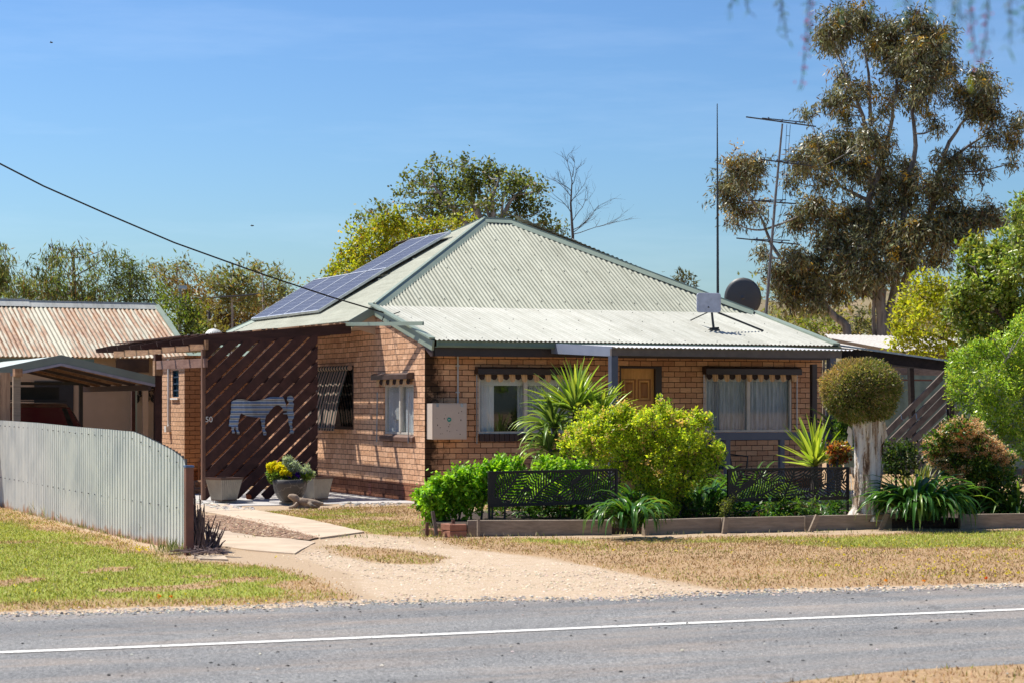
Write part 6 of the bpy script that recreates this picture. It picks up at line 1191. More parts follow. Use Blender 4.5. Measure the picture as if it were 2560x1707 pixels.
by = G(1445,1268,.13); ty = straps('yucca', 'tall multi-headed yucca standing in front of the front door post', 'yucca', by, 90, .78, .048, rg, droop=.55, up=(-.3,1.5), pal=YUD+YU[:1], rad=.05, stem=(.95,1.2), keel=.35, widest=.35, group='yuccas')
hb = [(by+W(1440,1062,26.9)-W(1445,1090,26.9)), by]
mbt = MB(); Fy = (by-CAM)@Fv
for i, (px, py, n_, ln_) in enumerate(((1437,1018,100,.70),(1382,1060,85,.64),(1498,1058,80,.66),(1372,1120,60,.5))):
    hd_ = W(px, py, Fy); mbt.tube(bez(by, hd_, (0,0,-.1), 6), [.06,.055,.05,.045,.04,.035], 8)
    if i == 0: bpy.data.objects.remove(ty.children[0]); 
    V_t = straps('tmp', 'x', 'x', hd_-Zv*.05, n_, ln_, .05, rg, droop=(.25,.9,.4,1.1)[i], up=(-.2,1.5) if i else (.25,1.5), pal=[YU+YUD, YUD, YU, YUD][i], rad=.04, keel=.35, widest=.35)
    lv = V_t.children[0]; off = Vector(V_t.location)-Vector(ty.location); lv.data.transform(Matrix.Translation(off)); lv.parent = ty; lv.name = 'leaf_head'; bpy.data.objects.remove(V_t)
mbt.build('trunk', DBARK, ty)
b2 = G(2036,1262,.13); y2 = straps('yucca', 'low bright yucca rosette above the second fern panel', 'yucca', b2, 60, .66, .055, rg, droop=.12, up=(.15,1.5), pal=YU, rad=.04, stem=(.52,.62), keel=.35, widest=.3, group='yuccas')
MB().tube([b2, b2+(0,0,.6)], .05, 8).build('trunk', DBARK, y2)
b2 = G(2095,1240,.1); y2 = straps('yucca', 'shaded dark yucca in front of the right verandah post', 'yucca', b2, 60, .6, .04, rg, droop=.3, up=(-.2,1.5), pal=YUD, rad=.04, stem=(.9,1.1), keel=.35, widest=.3, group='yuccas'); MB().tube([b2, b2+(0,0,1.0)], .05, 8).build('trunk', DBARK, y2)
b2 = G(1690,1250,.1); y2 = straps('yucca', 'yucca tips showing above the golden bush', 'yucca', b2, 26, .6, .04, rg, droop=.15, up=(.8,1.5), pal=YU, rad=.04, stem=(.75,.9), keel=.35, widest=.3, group='yuccas'); MB().tube([b2, b2+(0,0,.9)], .04, 8).build('trunk', DBARK, y2)
# ---- bushes
def bush(name, label, zz, sc, ox, oy, F, pal, kw, seed, stems, cat='bush', mat=None, bark=DBARK, dj=.15, tw=5, lr=.02, fs=.9, sprig=0):
    r = np.random.default_rng(seed); c = K(zz, sc, ox, oy, F, dj, r, fs=fs)
    for cc, rr_, dm in list(c):
        for k in range(sprig):
            u = np.array([r.normal(), r.normal()*.5, abs(r.normal())+.5]); u /= np.linalg.norm(u); h = r.uniform(.05,.10); c.append((cc+Rv*u[0]*rr_[0]*1.05+Fv*u[1]*rr_[1]+Zv*u[2]*rr_[2]*1.1, (.028,.028,h), 1.0))
    kk = dict(tuft_d=1.7, per=12, tr=.07, ln=.05, wd=.03, pal=pal, var=.3, hollow=.3); kk.update(kw)
    b0 = W(*stems[0][0], F)
    return tree(name, label, cat, b0, [([W(a,b,F) for a,b in s], .02, .008) for s in stems], c, r, kk, bark, twigs=tw, mat=mat, limb_r=lr, part='foliage')
S4 = 2.904
bush('leafy_bush', 'low lime-green broad-leaved bush at the left end of the garden bed', [(60,1200,60),(20,1240,50),(130,1150,60),(220,1120,60),(300,1100,60),(380,1080,60),(460,1060,55),(540,1040,45),(590,1010,30,.8),(640,1035,40),(700,1010,28,.8),(100,1270,80),(200,1210,90),(320,1190,90),(430,1160,85),(80,1340,60,.8),(180,1300,90,.8),(280,1290,90,.5),(400,1280,80,.4),(480,1200,60,.6),(60,1250,50),(640,1060,60),(560,1080,70)], S4, 1050, 820, 25.6, [(.26,.50,.03,3),(.36,.60,.05,2.5),(.15,.32,.02,1.5)], dict(ln=.06, wd=.04, tr=.06, per=10, tuft_d=1.8, rj=.26, roundy=True, droop=.35, outw=.5), 80, [[(1120,1330),(1110,1270)],[(1140,1330),(1160,1240)],[(1180,1330),(1175,1240)],[(1200,1325),(1210,1230)],[(1230,1325),(1232,1230)],[(1260,1322),(1262,1250)],[(1110,1330),(1090,1260)]], mat=LEAF, sprig=2)
bush('leafy_bush', 'lime-green foliage peeping over the middle of the first fern panel', [(860,990,40),(930,970,45),(1010,980,45),(1090,1000,45),(1180,980,45),(900,1040,60),(1010,1050,70),(1120,1060,70),(1200,1040,60),(980,1130,80,.7),(1100,1140,80,.7),(640,1130,80),(760,1140,80),(880,1150,70),(1220,1140,70),(1320,1120,70),(700,1220,60,.8),(850,1230,60,.8),(1000,1220,60,.8),(1180,1220,60,.8),(1320,1200,60,.8)], S4, 1050, 820, 26.1, [(.24,.46,.03,3),(.34,.56,.05,2)], dict(ln=.065, wd=.045, tr=.07, per=8, tuft_d=1.5, roundy=True), 81, [[(1400,1320),(1400,1220)],[(1440,1320),(1430,1200)]])
S5 = 2.904
bush('golden_bush', 'big rounded golden-green bush in the middle of the garden bed', [(-110,670,55,.8),(-40,650,50,.8),(-190,800,60),(-230,880,50,.8),(0,720,80),(-100,780,70),(-150,860,70),(60,680,60),(150,665,60),(180,610,28,.8),(250,670,55),(330,690,60),(410,650,45),(440,585,26,.7),(490,610,28,.7),(470,680,55),(560,680,55),(640,690,60),(720,680,50,.8),(770,690,35,.7),(-60,900,90),(40,800,110),(160,740,110),(290,740,110),(420,740,110),(540,760,110),(650,790,90),(730,860,80),(820,930,60),(870,890,30,.7),(840,1000,50),(60,950,120),(200,900,130),(340,900,130),(480,920,130),(610,920,120),(720,980,100),(300,1060,130),(440,1080,130),(580,1080,120),(690,1060,90),(400,1200,110),(520,1220,110),(620,1200,90),(380,1300,70),(480,1320,80),(580,1310,60)], S5, 1500, 820, 26.3, [(.52,.66,.05,3),(.70,.76,.07,2.2),(.32,.48,.04,1.8),(.16,.25,.03,.9)], dict(ln=.042, wd=.024, tr=.05, per=13, tuft_d=1.0, rj=.3, outw=.5, tip=(.66,.45,.2,.14,.0), hollow=.45), 82, [[(1660,1320),(1650,1200),(1640,1100)],[(1650,1320),(1580,1150)],[(1670,1320),(1720,1150)],[(1660,1320),(1690,1180)]], fs=1.0, dj=.2, sprig=5)
bush('golden_bush', 'leafy green shoots standing in front of the left edge of the second fern panel', [(910,1290,35),(900,1330,40),(940,1270,30),(960,1240,25)], S5, 1500, 820, 25.5, [(.12,.16,.03,3),(.2,.22,.06,1)], dict(ln=.03, wd=.015, tr=.04, per=10), 83, [[(1815,1325),(1812,1260)]])
S6 = 2.704
bush('orange_blossom_bush', 'glossy dark bush covered in orange blossom clusters', [(940,860,60),(1010,800,60),(1080,770,60),(1160,780,60),(900,920,60),(1000,900,90),(1120,870,100),(1220,870,80),(1280,930,80),(1360,960,60),(1400,1000,50),(940,1000,60),(1060,1010,110),(1200,1000,110),(1320,1040,100),(1100,1120,110),(1230,1120,110),(1360,1120,90),(1130,1220,90),(1250,1240,110),(1380,1230,90),(1160,1310,70),(1290,1320,80),(1400,1310,60),(1440,1180,60)], S6, 2000, 780, 27.0, [(.07,.14,.02,3),(.11,.2,.025,2),(.04,.08,.012,1.5),(.26,.34,.05,.7)], dict(ln=.055, wd=.03, tr=.07, per=14, tuft_d=1.4, roundy=True, hollow=.4), 84, [[(2440,1290),(2440,1180)],[(2450,1290),(2480,1180)]], mat=LEAFG)
ob_ = bpy.data.objects['orange_blossom_bush']; r = np.random.default_rng(85); bl_ = K([(940,860,60,1),(1010,800,60,1),(1080,770,60),(1160,780,60),(900,920,60),(1000,900,90),(1120,870,100),(1220,870,80),(1280,930,80),(1360,960,60),(1400,1000,50),(940,1000,60,.8),(1060,1000,90,.7),(1200,990,90,.6),(1320,1030,80,.5),(1080,1110,60,.3),(1190,1150,50,.4)], S6, 2000, 780, 26.93, .15, r)
V, F, CC, _ = crown(bl_, r, 1.5, 34, .06, .022, .02, [(.95,.56,.27,3),(.92,.46,.2,1.5),(.95,.68,.4,1)], hollow=1.03, rj=.07, outw=.4, flat=.45, var=.25); npmesh('blossom', V, F, PETAL, ob_, col=CC)
bush('bright_green_bush', 'tall vivid green bush filling the right edge of the garden', [(1540,100,60),(1460,170,60),(1500,130,50),(1400,230,60),(1320,220,40,.8),(1440,260,80),(1350,290,70),(1260,300,60),(1190,300,50),(1130,340,60),(1060,330,45),(1200,240,25,.6),(1030,400,40),(1080,420,70),(1040,490,50),(1180,390,90),(1300,400,100),(1420,370,100),(1530,300,90),(1110,510,80),(1060,570,50),(1230,510,100),(1360,510,110),(1480,480,110),(1600,450,110),(1130,620,80),(1250,640,100),(1380,650,110),(1510,620,110),(1220,730,70),(1320,760,90),(1440,770,90),(1550,760,90),(1360,850,60),(1450,860,70),(1540,880,70),(1500,960,50,.8),(1640,200,100),(1660,650,110)], S6, 2000, 780, 28.6, [(.32,.50,.05,3),(.46,.62,.07,2.3),(.15,.27,.03,1.8),(.60,.66,.12,.9)], dict(ln=.05, wd=.023, tr=.075, per=12, tuft_d=1.5, outw=.5, hollow=.35), 86, [[(2566,1150),(2530,1100),(2500,1000)],[(2560,1150),(2545,1080),(2480,950)],[(2570,1150),(2560,1000)]], mat=LEAFG, bark=BARK, dj=.3, fs=1.0, sprig=5)
bush('dark_shrub', 'shaded low dark shrub behind the huge strap-leaf clump', [(560,920,60),(640,960,70),(720,930,60),(760,1000,60),(600,1020,70),(680,1050,60)], S6, 2000, 780, 28.5, [(.04,.08,.02,3),(.07,.11,.02,1),(.16,.16,.04,.3)], dict(ln=.05, wd=.03), 87, [[(2240,1230),(2240,1150)]])
bush('dark_shrub', 'deep green shrub in shade behind the verandah post and paperbark', [(280,720,50),(300,800,60),(290,880,60),(260,960,50),(320,660,40)], S6, 2000, 780, 29.5, [(.06,.12,.02,3),(.12,.2,.03,1)], dict(ln=.06, wd=.03), 88, [[(2105,1200),(2105,1150)]])
bush('red_succulent', 'red and yellow succulent rosettes left of the paperbark trunk', [(215,930,30),(260,920,35),(300,910,30),(240,970,35),(290,970,40),(320,930,20),(230,1000,25)], S6, 2000, 780, 27.2, [(.4,.1,.05,2),(.5,.3,.06,2),(.18,.2,.05,1.5)], dict(ln=.06, wd=.03, tr=.04, per=10, roundy=True), 89, [[(2090,1250),(2095,1140)]], mat=LEAFG)
# filler behind panels so the bed reads deep
bush('green_groundcover', 'low mixed green planting along the back of the garden bed', [(1300+i*42, 1265+8*math.sin(i*2.3), 22+6*math.sin(i*1.7)) for i in range(29)], 1.0, 0, 0, 27.3, [(.06,.13,.02,3),(.12,.2,.03,1.5)], dict(ln=.07, wd=.03, tr=.1), 90, [[(1700,1290),(1700,1250)]], cat='ground cover', dj=.3)['kind'] = 'stuff'
bush('green_groundcover', 'low leafy green filling under and behind the fern panels', [(1235+i*24+6*math.sin(i*5), 1262+10*math.sin(i*2.3), 17+5*math.sin(i*1.7)) for i in range(34) if not 9 < i < 14], 1.0, 0, 0, 26.2, [(.08,.17,.025,3),(.15,.26,.04,1.5),(.2,.12,.05,.3)], dict(ln=.07, wd=.028, tr=.08), 97, [[(1700,1290),(1700,1250)]], cat='ground cover', dj=.3)['kind'] = 'stuff'
straps('strap_leaf_clump', 'dense strap-leaf clump behind the sleeper gap, left of the golden bush', 'plant', GB(1600,1285), 90, .62, .045, rg, droop=1.5, up=(.7,1.5), pal=AG, rad=.2, group='strap-leaf clumps')
# ---- paperbark topiary
FP = 26.0; pt = thing('paperbark_tree', 'clipped ball-topped paperbark tree with thick peeling white trunk', 'tree', W(2165,1290,FP))
def paperm():
    m, nt, P, O = newmat('paperbark'); v = coords(nt, (1.5,1.5,.16)); w = noise(nt, v, 9, 6, .7, 'Color'); ad = nd(nt, 'ShaderNodeVectorMath', operation='MULTIPLY_ADD'); L(nt, w, ad.inputs[0]); ad.inputs[1].default_value = (.12,.12,.1); L(nt, v, ad.inputs[2])
    n = noise(nt, ad.outputs[0], 7, 7, .68); c = ramp(nt, n, [(.38,(.1,.055,.03)),(.44,(.36,.24,.15)),(.485,(.66,.58,.49)),(.6,(.84,.79,.71))]); L(nt, c, P.inputs['Base Color']); P.inputs['Roughness'].default_value = .85
    bump(nt, P, n, 1.0, .05); return m
r = np.random.default_rng(91); nk = 64; rowsN = 60; VV = []
for j in range(rowsN+1):
    t = j/rowsN; z = .1+t*1.28; cxp = 2166+4*math.sin(t*3); fl_ = .182+.09*max(0,(.12-t))/.12-.03*math.sin(t*math.pi)*.6+.025*max(0,(t-.72))/.28
    c = W(cxp, 1000, FP)
    for k in range(nk):
        a = 2*math.pi*k/nk; rad = fl_*(1+.05*math.sin(3*a+t*2)+.045*math.sin(7*a+t*5+1)+.03*math.sin(13*a-t*9)+.02*math.sin(29*a+t*14)+.02*r.normal() - .22*max(0,(t-.7))/.3*max(0,math.cos(a+math.pi/2+th*0+.0))**6)
        VV.append((c[0]+rad*math.cos(a), c[1]+rad*math.sin(a)*.85, z))
i = (np.arange(rowsN)[:,None]*nk+np.arange(nk)[None,:]).ravel(); kx = (np.arange(nk)+1)%nk; i2 = (np.arange(rowsN)[:,None]*nk+kx[None,:]).ravel()
PAPER = paperm(); npmesh('trunk', np.array(VV), np.stack([i,i2,i2+nk,i+nk],1), PAPER, pt, smooth=True)
# peeling bark flakes
P_ = []; 
mb = MB()
for q in range(16):
    a = r.uniform(math.pi*.9, 2.1*math.pi)-th; z = r.uniform(.25,1.25); c = W(2166,1000,FP); p = np.array([c[0]+.19*math.cos(a), c[1]+.17*math.sin(a), z]); o_ = np.array([math.cos(a), math.sin(a), 0]); s2 = np.array([-math.sin(a), math.cos(a), 0]); h = r.uniform(.08,.25); w = r.uniform(.008,.025); lift = r.uniform(.01,.05)
    mb.add([p-s2*w, p+s2*w, p+s2*w*.8+Zv*h+o_*lift*.4, p-s2*w*.7+Zv*h*1.1+o_*lift],[(0,1,2,3)])
for (px, py, dx) in ((2131,1095,-1),(2131,1075,-1),(2205,1085,1),(2203,1065,1)):
    c = W(px, py, FP-.05); mb.add([c, c+Zv*-.12, c+Rv*dx*.07-Zv*.02, c+Rv*dx*.05+Zv*.06],[(0,1,2,3)])
mb.build('peeling_bark', PAPER, pt)
for px, py in ((2150,1045),(2184,1040)): MB().tube([W(2166,1110,FP), W((px+2166)/2,1080,FP), W(px,py,FP), W(px,py-40,FP)], [.09,.09,.08,.05], 12).build('limb', PAPER, pt, smooth=True)
c = W(2151,976,FP); s_ = FP/5200; N_ = 26000; u = rvec(N_, r); wob = 1+.035*np.sin(u[:,0]*7+u[:,2]*5)+.03*np.sin(u[:,1]*9+2)+.03*r.normal(size=N_); rr_ = (.72+.28*r.random(N_)**.35)*wob*np.where(r.random(N_)<.03, 1.08, 1)
zsc_ = np.where(u[:,2] > 0, 78, 84)*s_; P = c + u[:,[0]]*Rv*97*s_*rr_[:,None] + u[:,[1]]*Fv*92*s_*rr_[:,None] + (u[:,2]*zsc_*rr_)[:,None]*Zv
D = u+r.normal(size=P.shape)*.7; clump = .75+.5*vnoise(u[:,0]*7+30,u[:,2]*7+u[:,1]*5+30,4); col = palette(N_, [(.20,.24,.06,3),(.28,.25,.10,2),(.42,.30,.19,1.2),(.12,.16,.03,1.5)], r, .3)*clump[:,None]
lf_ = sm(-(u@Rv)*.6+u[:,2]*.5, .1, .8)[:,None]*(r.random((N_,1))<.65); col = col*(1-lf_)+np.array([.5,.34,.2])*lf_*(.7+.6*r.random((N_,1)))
V, F, CC = leafmesh(P, D, .038*(.6+.8*r.random(N_)), .009+.006*r.random(N_), np.clip(col,.003,.8), r); npmesh('ball_crown', V, F, LEAF, pt, col=CC)
MB().lathe(c-(0,0,.0), [(.0,-.27),(.22,-.22),(.3,-.08),(.31,.08),(.22,.22),(0,.27)], 16).build('inner_twigs', pm('twig_mass', (.05,.045,.02), (.02,.018,.01), 30, .95, b=1, bd=.03), pt)
# ---- bare twig bush beside the fence post
tb = thing('twig_bush', 'cut-back bare twigs at the foot of the red-brown fence post', 'dead shrub', G(500,1378)); r = np.random.default_rng(92); mb = MB()
for k in range(70):
    px = 480+70*r.random()**1.4; p = G(px, 1376-10*r.random()+2); h = (.75-.62*((px-480)/70))*r.uniform(.5,1.0); q = p+Zv*h+np.array([r.normal()*.06, r.normal()*.06, 0]); mb.tube([p, (p+q)/2+r.normal(size=3)*.015, q], [.012,.009,.005], 5)
for k in range(60): p = G(480+65*r.random(), 1380-8*r.random(), .02+.06*r.random()); d = r.normal(size=3)*np.array([.12,.12,.03]); mb.tube([p-d, p+d], [.006,.004], 4)
mb.build('twigs', pm('grey_twig', (.16,.11,.1), (.08,.05,.05), 8, .9), tb)
# ---- bowl flowers
r = np.random.default_rng(93); Fb_ = (bc-CAM)@Fv
def FK(zz): return K(zz, 4.356, 500, 940, Fb_-.05, .05, r)
V, F, CC, tl = crown(FK([(760,1060,40),(820,1080,45),(900,1080,45),(980,1090,45),(1060,1090,45),(1140,1090,45),(1190,1080,35),(780,1110,40)]), r, 1.2, 9, .025, .035, .018, [(.16,.28,.04,3),(.26,.36,.06,1),(.09,.15,.03,1)], hollow=.2); npmesh('green_leaves', V, F, LEAF, bowl, col=CC)
V, F, CC, tl = crown(FK([(750,970,22),(800,960,25),(862,958,26),(790,1010,30),(850,1000,30),(900,1000,28),(935,1030,28),(780,1040,22),(750,1000,18),(900,1035,22),(968,1065,18)]), r, 1.2, 16, .018, .022, .02, [(.95,.82,.02,3),(.9,.7,.01,1.5),(.7,.7,.03,.6)], hollow=.3); npmesh('yellow_flowers', V, F, PETAL, bowl, col=CC)
V, F, CC, tl = crown(FK([(985,1088,16),(1030,1080,16),(1065,1072,17),(1120,1068,17),(1155,1068,16)]), r, 1.2, 14, .014, .022, .022, [(.10,.02,.42,3),(.06,.01,.25,1)], hollow=.3); npmesh('purple_flowers', V, F, PETAL, bowl, col=CC)
V, F, CC, tl = crown(FK([(950,900,30),(930,930,30),(985,920,35),(1000,960,35),(1040,950,35),(960,980,30),(1060,1000,35),(1020,1020,35),(1100,1020,35),(1140,1010,32),(1180,1020,30),(1200,1050,30),(1225,1080,22),(960,1010,30)]), r, .8, 14, .024, .04, .012, [(.42,.5,.45,3),(.3,.38,.33,1.5)], hollow=.2); npmesh('silver_foliage', V, F, LEAF, bowl, col=CC)
# ================================================================= foreground hanging pepper-tree twigs (near the camera)
ht = thing('hanging_branch', 'out-of-focus pepper tree sprays hanging into the top right corner', 'branch', W(2300,-60,4.2)); r = np.random.default_rng(95); mb = MB(); P=[];D=[];Cc=[];PP_=[];PD=[];PC=[]
hang = [(1940,-5,1968,100,5.0),(1975,-10,1950,60,5),(2030,-10,2005,208,5.2),(2020,0,2022,120,5.2),(2110,-20,2100,30,4.6),(2180,-20,2186,30,4.4),(2260,-20,2275,40,4.2),(2320,-20,2330,45,4.2),(2385,-10,2380,110,4.4),(2420,-10,2440,150,4.6),(2475,-5,2455,160,4.6),(2510,-20,2525,110,4.2),(2540,-20,2560,90,4),(1860,-12,1870,25,4.6),(1815,-10,1823,25,4.6),(2560,-20,2590,150,4.0),(2400,-10,2402,60,4.2)]
for (x0,y0,x1,y1,F) in hang:
    a, b = W(x0,y0-120,F), W(x1,y1,F); pts_ = bez(a, b, Rv*r.normal()*.02, 10); mb.tube(pts_, [.0012+.001*(1-i/9) for i in range(10)], 4)
    for p in pts_[3:]:
        for k in range(3 if x0 < 2200 else 5): P.append(p+r.normal(size=3)*.004); D.append(r.normal(size=3)*.5+Rv*r.choice([-1,1])*.6-Zv*.8); Cc.append((.07*r.uniform(.5,1.4),.17*r.uniform(.5,1.4),.1*r.uniform(.5,1.3)))
    if x0 in (2030, 2020, 2420, 2475):
        for p in pts_[5:]:
            for k in range(5): PP_.append(p+r.normal(size=3)*.006); PD.append(r.normal(size=3)); PC.append((.38,.12,.22))
n = len(P); V, F, CC = leafmesh(np.array(P), np.array(D), .024*(.5+r.random(n)), .0035*(.6+.8*r.random(n)), np.array(Cc), r); npmesh('leaflets', V, F, LEAF, ht, col=CC)
n = len(PP_); V, F, CC = leafmesh(np.array(PP_), np.array(PD), np.full(n,.008), np.full(n,.008), np.array(PC), r); npmesh('pink_berries', V, F, PETAL, ht, col=CC)
gp_ = W(2425,205,3.6); V, F, CC = leafmesh(np.array([gp_, gp_+Zv*.01]), np.array([[.2,0,-1],[-.1,0,-1.]]), np.array([.02,.018]), np.array([.007,.007]), np.array([[.5,.6,.05]]*2), r); npmesh('yellow_leaf', V, F, LEAF, ht, col=CC)
mb.tube([W(1800,-130,4.8), W(2100,-150,4.6), W(2700,-160,4)], .01, 6); mb.build('twigs', DBARK, ht)
# ================================================================= grass, weeds, gravel
r = np.random.default_rng(96)
def scatter(n, x0, x1, y0, y1): return r.uniform(x0,x1,n), r.uniform(y0,y1,n)
X, Y = scatter(900000, -14, 11, -22, 1.5); px, py = proj(np.stack([X,Y,np.zeros_like(X)],1)); k = (px > -120)&(px < 2680)&(py > 1150)&(py < 1760); X, Y = X[k], Y[k]; zg_, zs_, zv_, zm_ = zones(X, Y); rdx = roadedge(X)
nearm = Y < np.interp(X, [p[0] for p in nearP], [p[1] for p in nearP])-.03
okr = (Y > rdx+.03) | (nearm & (X > nearP[0][0]))
okb = sdpoly(X, Y, Z_BED) < 0
okd = np.ones(len(X), bool)
for pol in ([(466,1262),(560,1262),(650,1279),(770,1300),(912,1332),(800,1347),(765,1338),(640,1308),(540,1286),(480,1276)], [(497,1324),(560,1322),(680,1341),(790,1357),(735,1385),(640,1378),(545,1366),(520,1345)], [(780,1356),(918,1336),(1000,1346),(955,1362),(860,1360)]): okd &= sdpoly(X, Y, polyxy(pol)) < 0
okd &= ~((X > -3.6)&(X < 8)&(Y > -.4)); okd &= zm_ < .5
den = np.clip(zg_*1.2+zs_*.55-zv_*.5, 0.0, 1)*(fbm(X,Y,2.2,31)*.9+.45); keep = okr&okb&okd&(r.random(len(X)) < den)
X, Y, zg_, zs_, zv_ = X[keep], Y[keep], zg_[keep], zs_[keep], zv_[keep]; n = len(X); isg = r.random(n) < np.clip(zg_*1.5-.05, 0, 1); gn = fbm(X,Y,1.3,33)[:,None]
cg = palette(n, [(.40,.40,.07,3),(.50,.48,.12,2),(.2,.26,.04,1.2),(.6,.5,.25,1.6)], r, .2); cs_ = palette(n, [(.54,.37,.2,3),(.42,.26,.13,2.5),(.64,.48,.29,1.5),(.24,.13,.065,1.2),(.42,.36,.12,.8)], r, .2)
col = np.where(isg[:,None], cg*(.75+.5*gn), cs_*(.55+.85*gn)*(.75+.5*fbm(X,Y,.45,77,2))[:,None]); nb = nearm[keep]; hgt = np.where(isg, .034, .028)*(.5+r.random(n)); hgt = np.where(nb, hgt*1.3, hgt)
P = np.stack([X,Y,np.full(n,-.005)],1); D = r.normal(size=(n,3))*np.array([.6,.6,.15])+Zv; V, F, CC = leafmesh(P, D, hgt, .006+.006*r.random(n), np.clip(col,.01,.9), r, fold=.1)
o = npmesh('grass', V, F, GRASSM, col=CC, loc=(-5,-14,0)); tag(o, 'short patchy lawn and straw-dry verge grass on both sides of the gravel driveway', 'grass', kind='stuff'); print('grass', n)
# taller weeds
P=[];D=[];Ln=[];Cc=[]
def weed(px, py, n, h, sp, pal, z=0):
    c = G(px, py, z)
    for i in range(n): P.append(c+np.array([r.normal()*sp, r.normal()*sp, 0])); D.append(np.array([r.normal()*.35, r.normal()*.35, 1.])); Ln.append(h*r.uniform(.4,1.1)); Cc.append(palette(1, pal, r, .25)[0])
WG = [(.14,.2,.04,2),(.4,.38,.18,1)]; WS = [(.5,.45,.3,2),(.25,.28,.12,1)]
weed(140,1296,90,.22,.12,WS); weed(120,1290,40,.26,.12,WS); weed(175,1304,40,.14,.08,WG); weed(432,1385,110,.2,.09,WG); weed(445,1388,60,.14,.06,WS); weed(372,1352,25,.3,.03,WG); weed(1060,1338,30,.1,.06,WS); weed(1100,1340,40,.14,.06,WG); weed(1075,1330,30,.16,.06,WS)
for k in range(26): weed(r.uniform(0,440), 0, 0, 0, 0, WG)
for k in range(60): t = r.random(); y_ = yb_+(6.5-yb_)*t*.6; q = np.array([bx0-.05, y_, 0]); pxx, pyy = proj(q); weed(float(pxx), float(pyy), 8, .07, .05, WG if r.random() < .5 else WS)
for k in range(70): x = r.uniform(560,2560); weed(x, 1338-(x-1170)*.011+4 if x > 1170 else 1345, 4, .07, .05, WS if r.random() < .6 else WG)
for k in range(160): x = r.uniform(0,2560); e = G(x,1400); q = np.array([e[0], roadedge(e[0])+r.uniform(.05,.5), 0]); pxx, pyy = proj(q); 
n = len(P); V, F, CC = leafmesh(np.array(P), np.array(D), np.array(Ln), .007+.005*r.random(n), np.clip(np.array(Cc),.01,.9), r, fold=.1); o = npmesh('weeds', V, F, GRASSM, col=CC, loc=G(300,1350)); tag(o, 'tufts of taller weeds along the foot of the white fence and the bed edge', 'weeds', kind='stuff')
# ground flowers
P=[];C2=[]
for k in range(170):
    if k < 120: px_, py_ = r.uniform(2050,2560), r.uniform(1345,1440)
    elif k < 140: px_, py_ = 350+r.normal()*10, 1370+r.normal()*3
    elif k < 160: px_, py_ = r.uniform(1560,2500), r.uniform(1352,1440)
    else: px_, py_ = r.uniform(20,700), r.uniform(1380,1505)
    P.append(G(px_, py_, .035)); C2.append((.8,.68,.03))
for px_, py_, c in ((2213,1449,(.9,.35,.01)),(2309,1451,(.9,.35,.01)),(2464,1443,(.8,.15,.01)),(398,1490,(.9,.35,.01)),(428,1490,(.85,.3,.02)),(1535,1373,(.8,.68,.03))): P += [G(px_,py_,.04)]*3; C2 += [c]*3
P = np.repeat(np.array(P), 4, 0)+r.normal(size=(len(P)*4,3))*.004; C2 = np.repeat(np.array(C2), 4, 0); n = len(P); V, F, CC = leafmesh(P, r.normal(size=(n,3))*np.array([1,1,.5]), np.full(n,.016), np.full(n,.014), C2, r, roundy=True); o = npmesh('ground_flowers', V, F, PETAL, col=CC, loc=G(2200,1400)); tag(o, 'small yellow and orange flowers scattered through the verge grass', 'flowers', kind='stuff')
# stones
def stones(name, pts, size, cols, label, mat_, loc):
    n = len(pts); base = np.array([[1,0,0],[-1,0,0],[0,1,0],[0,-1,0],[0,0,.7],[.6,.6,.35],[-.6,.55,.35],[.55,-.6,.35],[-.6,-.6,.35]]); 
    tri = np.array([[4,5,0],[4,0,7],[4,7,3],[4,3,8],[4,8,1],[4,1,6],[4,6,2],[4,2,5],[0,5,2],[0,7,3],[1,8,3],[1,6,2]]); s = size*(.5+r.random((n,1,1)))*np.stack([.7+.6*r.random(n), .7+.6*r.random(n), .6+.5*r.random(n)],1)[:,None,:]
    a = r.random(n)*6.28; ca, sa = np.cos(a)[:,None], np.sin(a)[:,None]; B = base[None]*s; B = np.stack([B[...,0]*ca-B[...,1]*sa, B[...,0]*sa+B[...,1]*ca, B[...,2]], -1); V = (pts[:,None,:]+B).reshape(-1,3); F = (np.arange(n)[:,None,None]*9+tri[None]).reshape(-1,3)
    col = np.repeat(palette(n, cols, r, .3), 9, 0); o = npmesh(name, V, F, mat_, col=col, loc=loc); tag(o, label, 'stones', kind='stuff')
STN = leafmat('stone_chip', .0, .9, .2, (1,1,1))
X, Y = scatter(160000, -12, 6, -17, -7); zg_, zs_, zv_, zm_ = zones(X, Y); k = (r.random(len(X)) < zv_*.45*(fbm(X,Y,1.5,41)+.2))&(Y > roadedge(X)-.15); pts_ = np.stack([X[k],Y[k],np.where(Y[k]<roadedge(X[k]),.013,.0)],1)
stones('gravel', pts_, .0095, [(.62,.5,.37,3),(.52,.41,.3,2),(.7,.6,.48,1),(.36,.28,.2,.7)], 'pale crushed gravel spread over the driveway and road edge', STN, (-5,-13,0))
X = r.uniform(-14,8,5000); Y = roadedge(X)+r.normal(size=5000)*.16+.02; stones('road_edge_chips', np.stack([X,Y,np.full(5000,.012)],1), .011, [(.22,.22,.22,3),(.34,.32,.3,2),(.07,.07,.07,1),(.5,.42,.34,1)], 'loose grey stone chips along the edge of the seal', STN, (-3,-15.5,0))
X = r.uniform(-13,8,900); Y = r.uniform(-21,-15,900); k = (Y < roadedge(X)); stones('loose_road_chips', np.stack([X,Y,np.full(900,.014)],1)[k], .009, [(.04,.04,.04,2),(.5,.45,.4,1)], 'scattered dark and pale chips lying on the road', STN, (-3,-18,0))
pp__ = [];
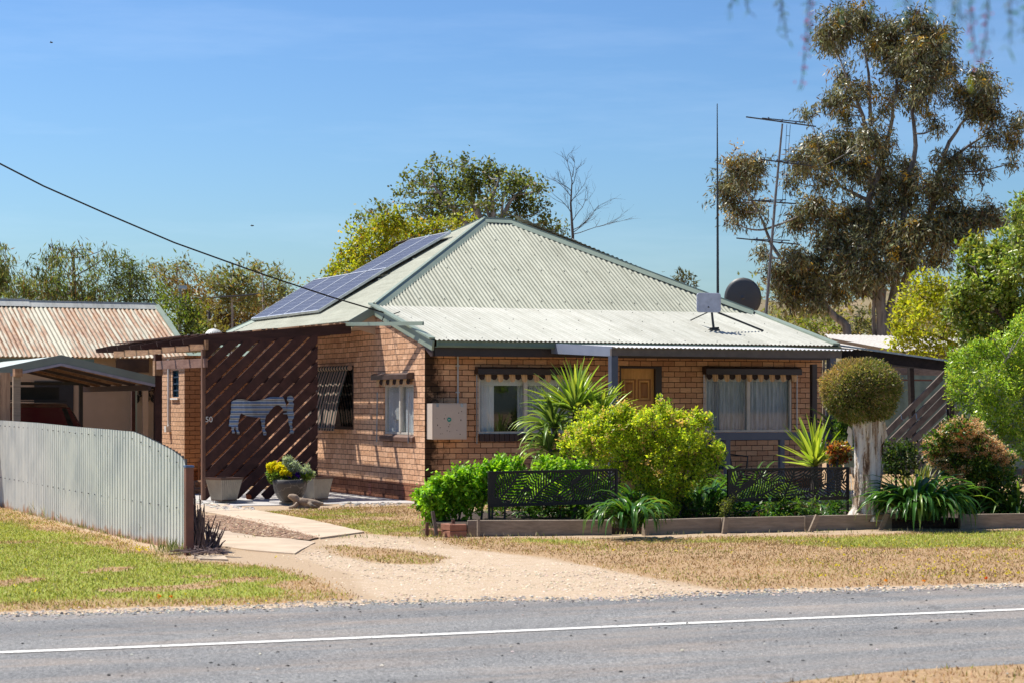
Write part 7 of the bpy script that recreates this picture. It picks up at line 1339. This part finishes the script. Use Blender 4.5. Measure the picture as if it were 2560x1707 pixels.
for k in range(330):
    if k < 190: px_, py_ = r.uniform(485,575), 0; py_ = 1254+(px_-485)*.22+r.normal()*3
    elif k < 270: px_ = r.uniform(560,635); py_ = 1266+(px_-560)*.1+r.normal()*2.2
    else: px_ = r.uniform(850,1000); py_ = 1259+r.normal()*2
    pp__.append(G(px_, py_, .012))
stones('pebbles', np.array(pp__), .028, [(.38,.35,.31,3),(.22,.2,.19,2),(.5,.47,.42,1)], 'round grey river pebbles edging the patio slab', STN, G(560,1262))
mp_ = np.array([G(a_,b_,.018) for a_, b_ in zip(r.uniform(500,800,2500), r.uniform(1288,1350,2500))]); k = sdpoly(mp_[:,0], mp_[:,1], Z_MULCH) > 0; stones('wood_chips', mp_[k], .013, [(.38,.25,.17,3),(.24,.14,.09,2),(.5,.36,.25,1)], 'brown wood chips between the two concrete wheel tracks', STN, G(640,1320))
# ================================================================= light, sky, camera
w = bpy.data.worlds.new('World'); scn.world = w; w.use_nodes = True; nt = w.node_tree; bg = nt.nodes['Background']; sk = nt.nodes.new('ShaderNodeTexSky'); sk.sky_type = 'NISHITA'; sk.sun_disc = False
el = math.asin(SUN[2]); az = math.atan2(SUN[0], SUN[1]); sk.sun_elevation = el; sk.sun_rotation = az; sk.altitude = 0; sk.air_density = 1.0; sk.dust_density = SKY_DUST; sk.ozone_density = SKY_OZ
gm = nd(nt, 'ShaderNodeGamma', Gamma=SKY_G); L(nt, sk.outputs[0], gm.inputs['Color']); skc = mixc(nt, 1.0, gm.outputs[0], SKY_T, 'MULTIPLY'); cv = coords(nt, (2.2,2.2,17), 'Generated'); cn = ramp(nt, noise(nt, cv, 1.5, 7, .62), [(.5,(0,0,0)),(.8,(.10,.10,.10))]); L(nt, mixc(nt, cn, skc, (13.5,15,17)), bg.inputs['Color']); bg.inputs['Strength'].default_value = SKY_S
sl_ = bpy.data.lights.new('sun', 'SUN'); sl_.energy = SUN_E; sl_.angle = math.radians(.5); sl_.color = (1,.94,.84); so = bpy.data.objects.new('sun', sl_); COL.objects.link(so); so.rotation_euler = Vector([float(a) for a in SUN]).to_track_quat('Z','Y').to_euler(); so.location = (0,0,40)
cd = bpy.data.cameras.new('camera'); co = bpy.data.objects.new('camera', cd); COL.objects.link(co); co.location = Vector([float(a) for a in CAM]); co.rotation_euler = (math.radians(90), 0, -th); cd.sensor_width = 36; cd.lens = f_/2560*36; cd.shift_y = (H_-853.5)/2560; cd.clip_end = 2500; cd.clip_start = .1
cd.dof.use_dof = True; cd.dof.focus_distance = 31; cd.dof.aperture_fstop = 5.0; scn.camera = co
scn.view_settings.view_transform = 'Standard'; scn.view_settings.look = 'None'; scn.view_settings.exposure = EXPO; scn.view_settings.gamma = 1
scn.cycles.max_bounces = 8; scn.cycles.transparent_max_bounces = 12; scn.cycles.use_denoising = True; scn.render.film_transparent = False
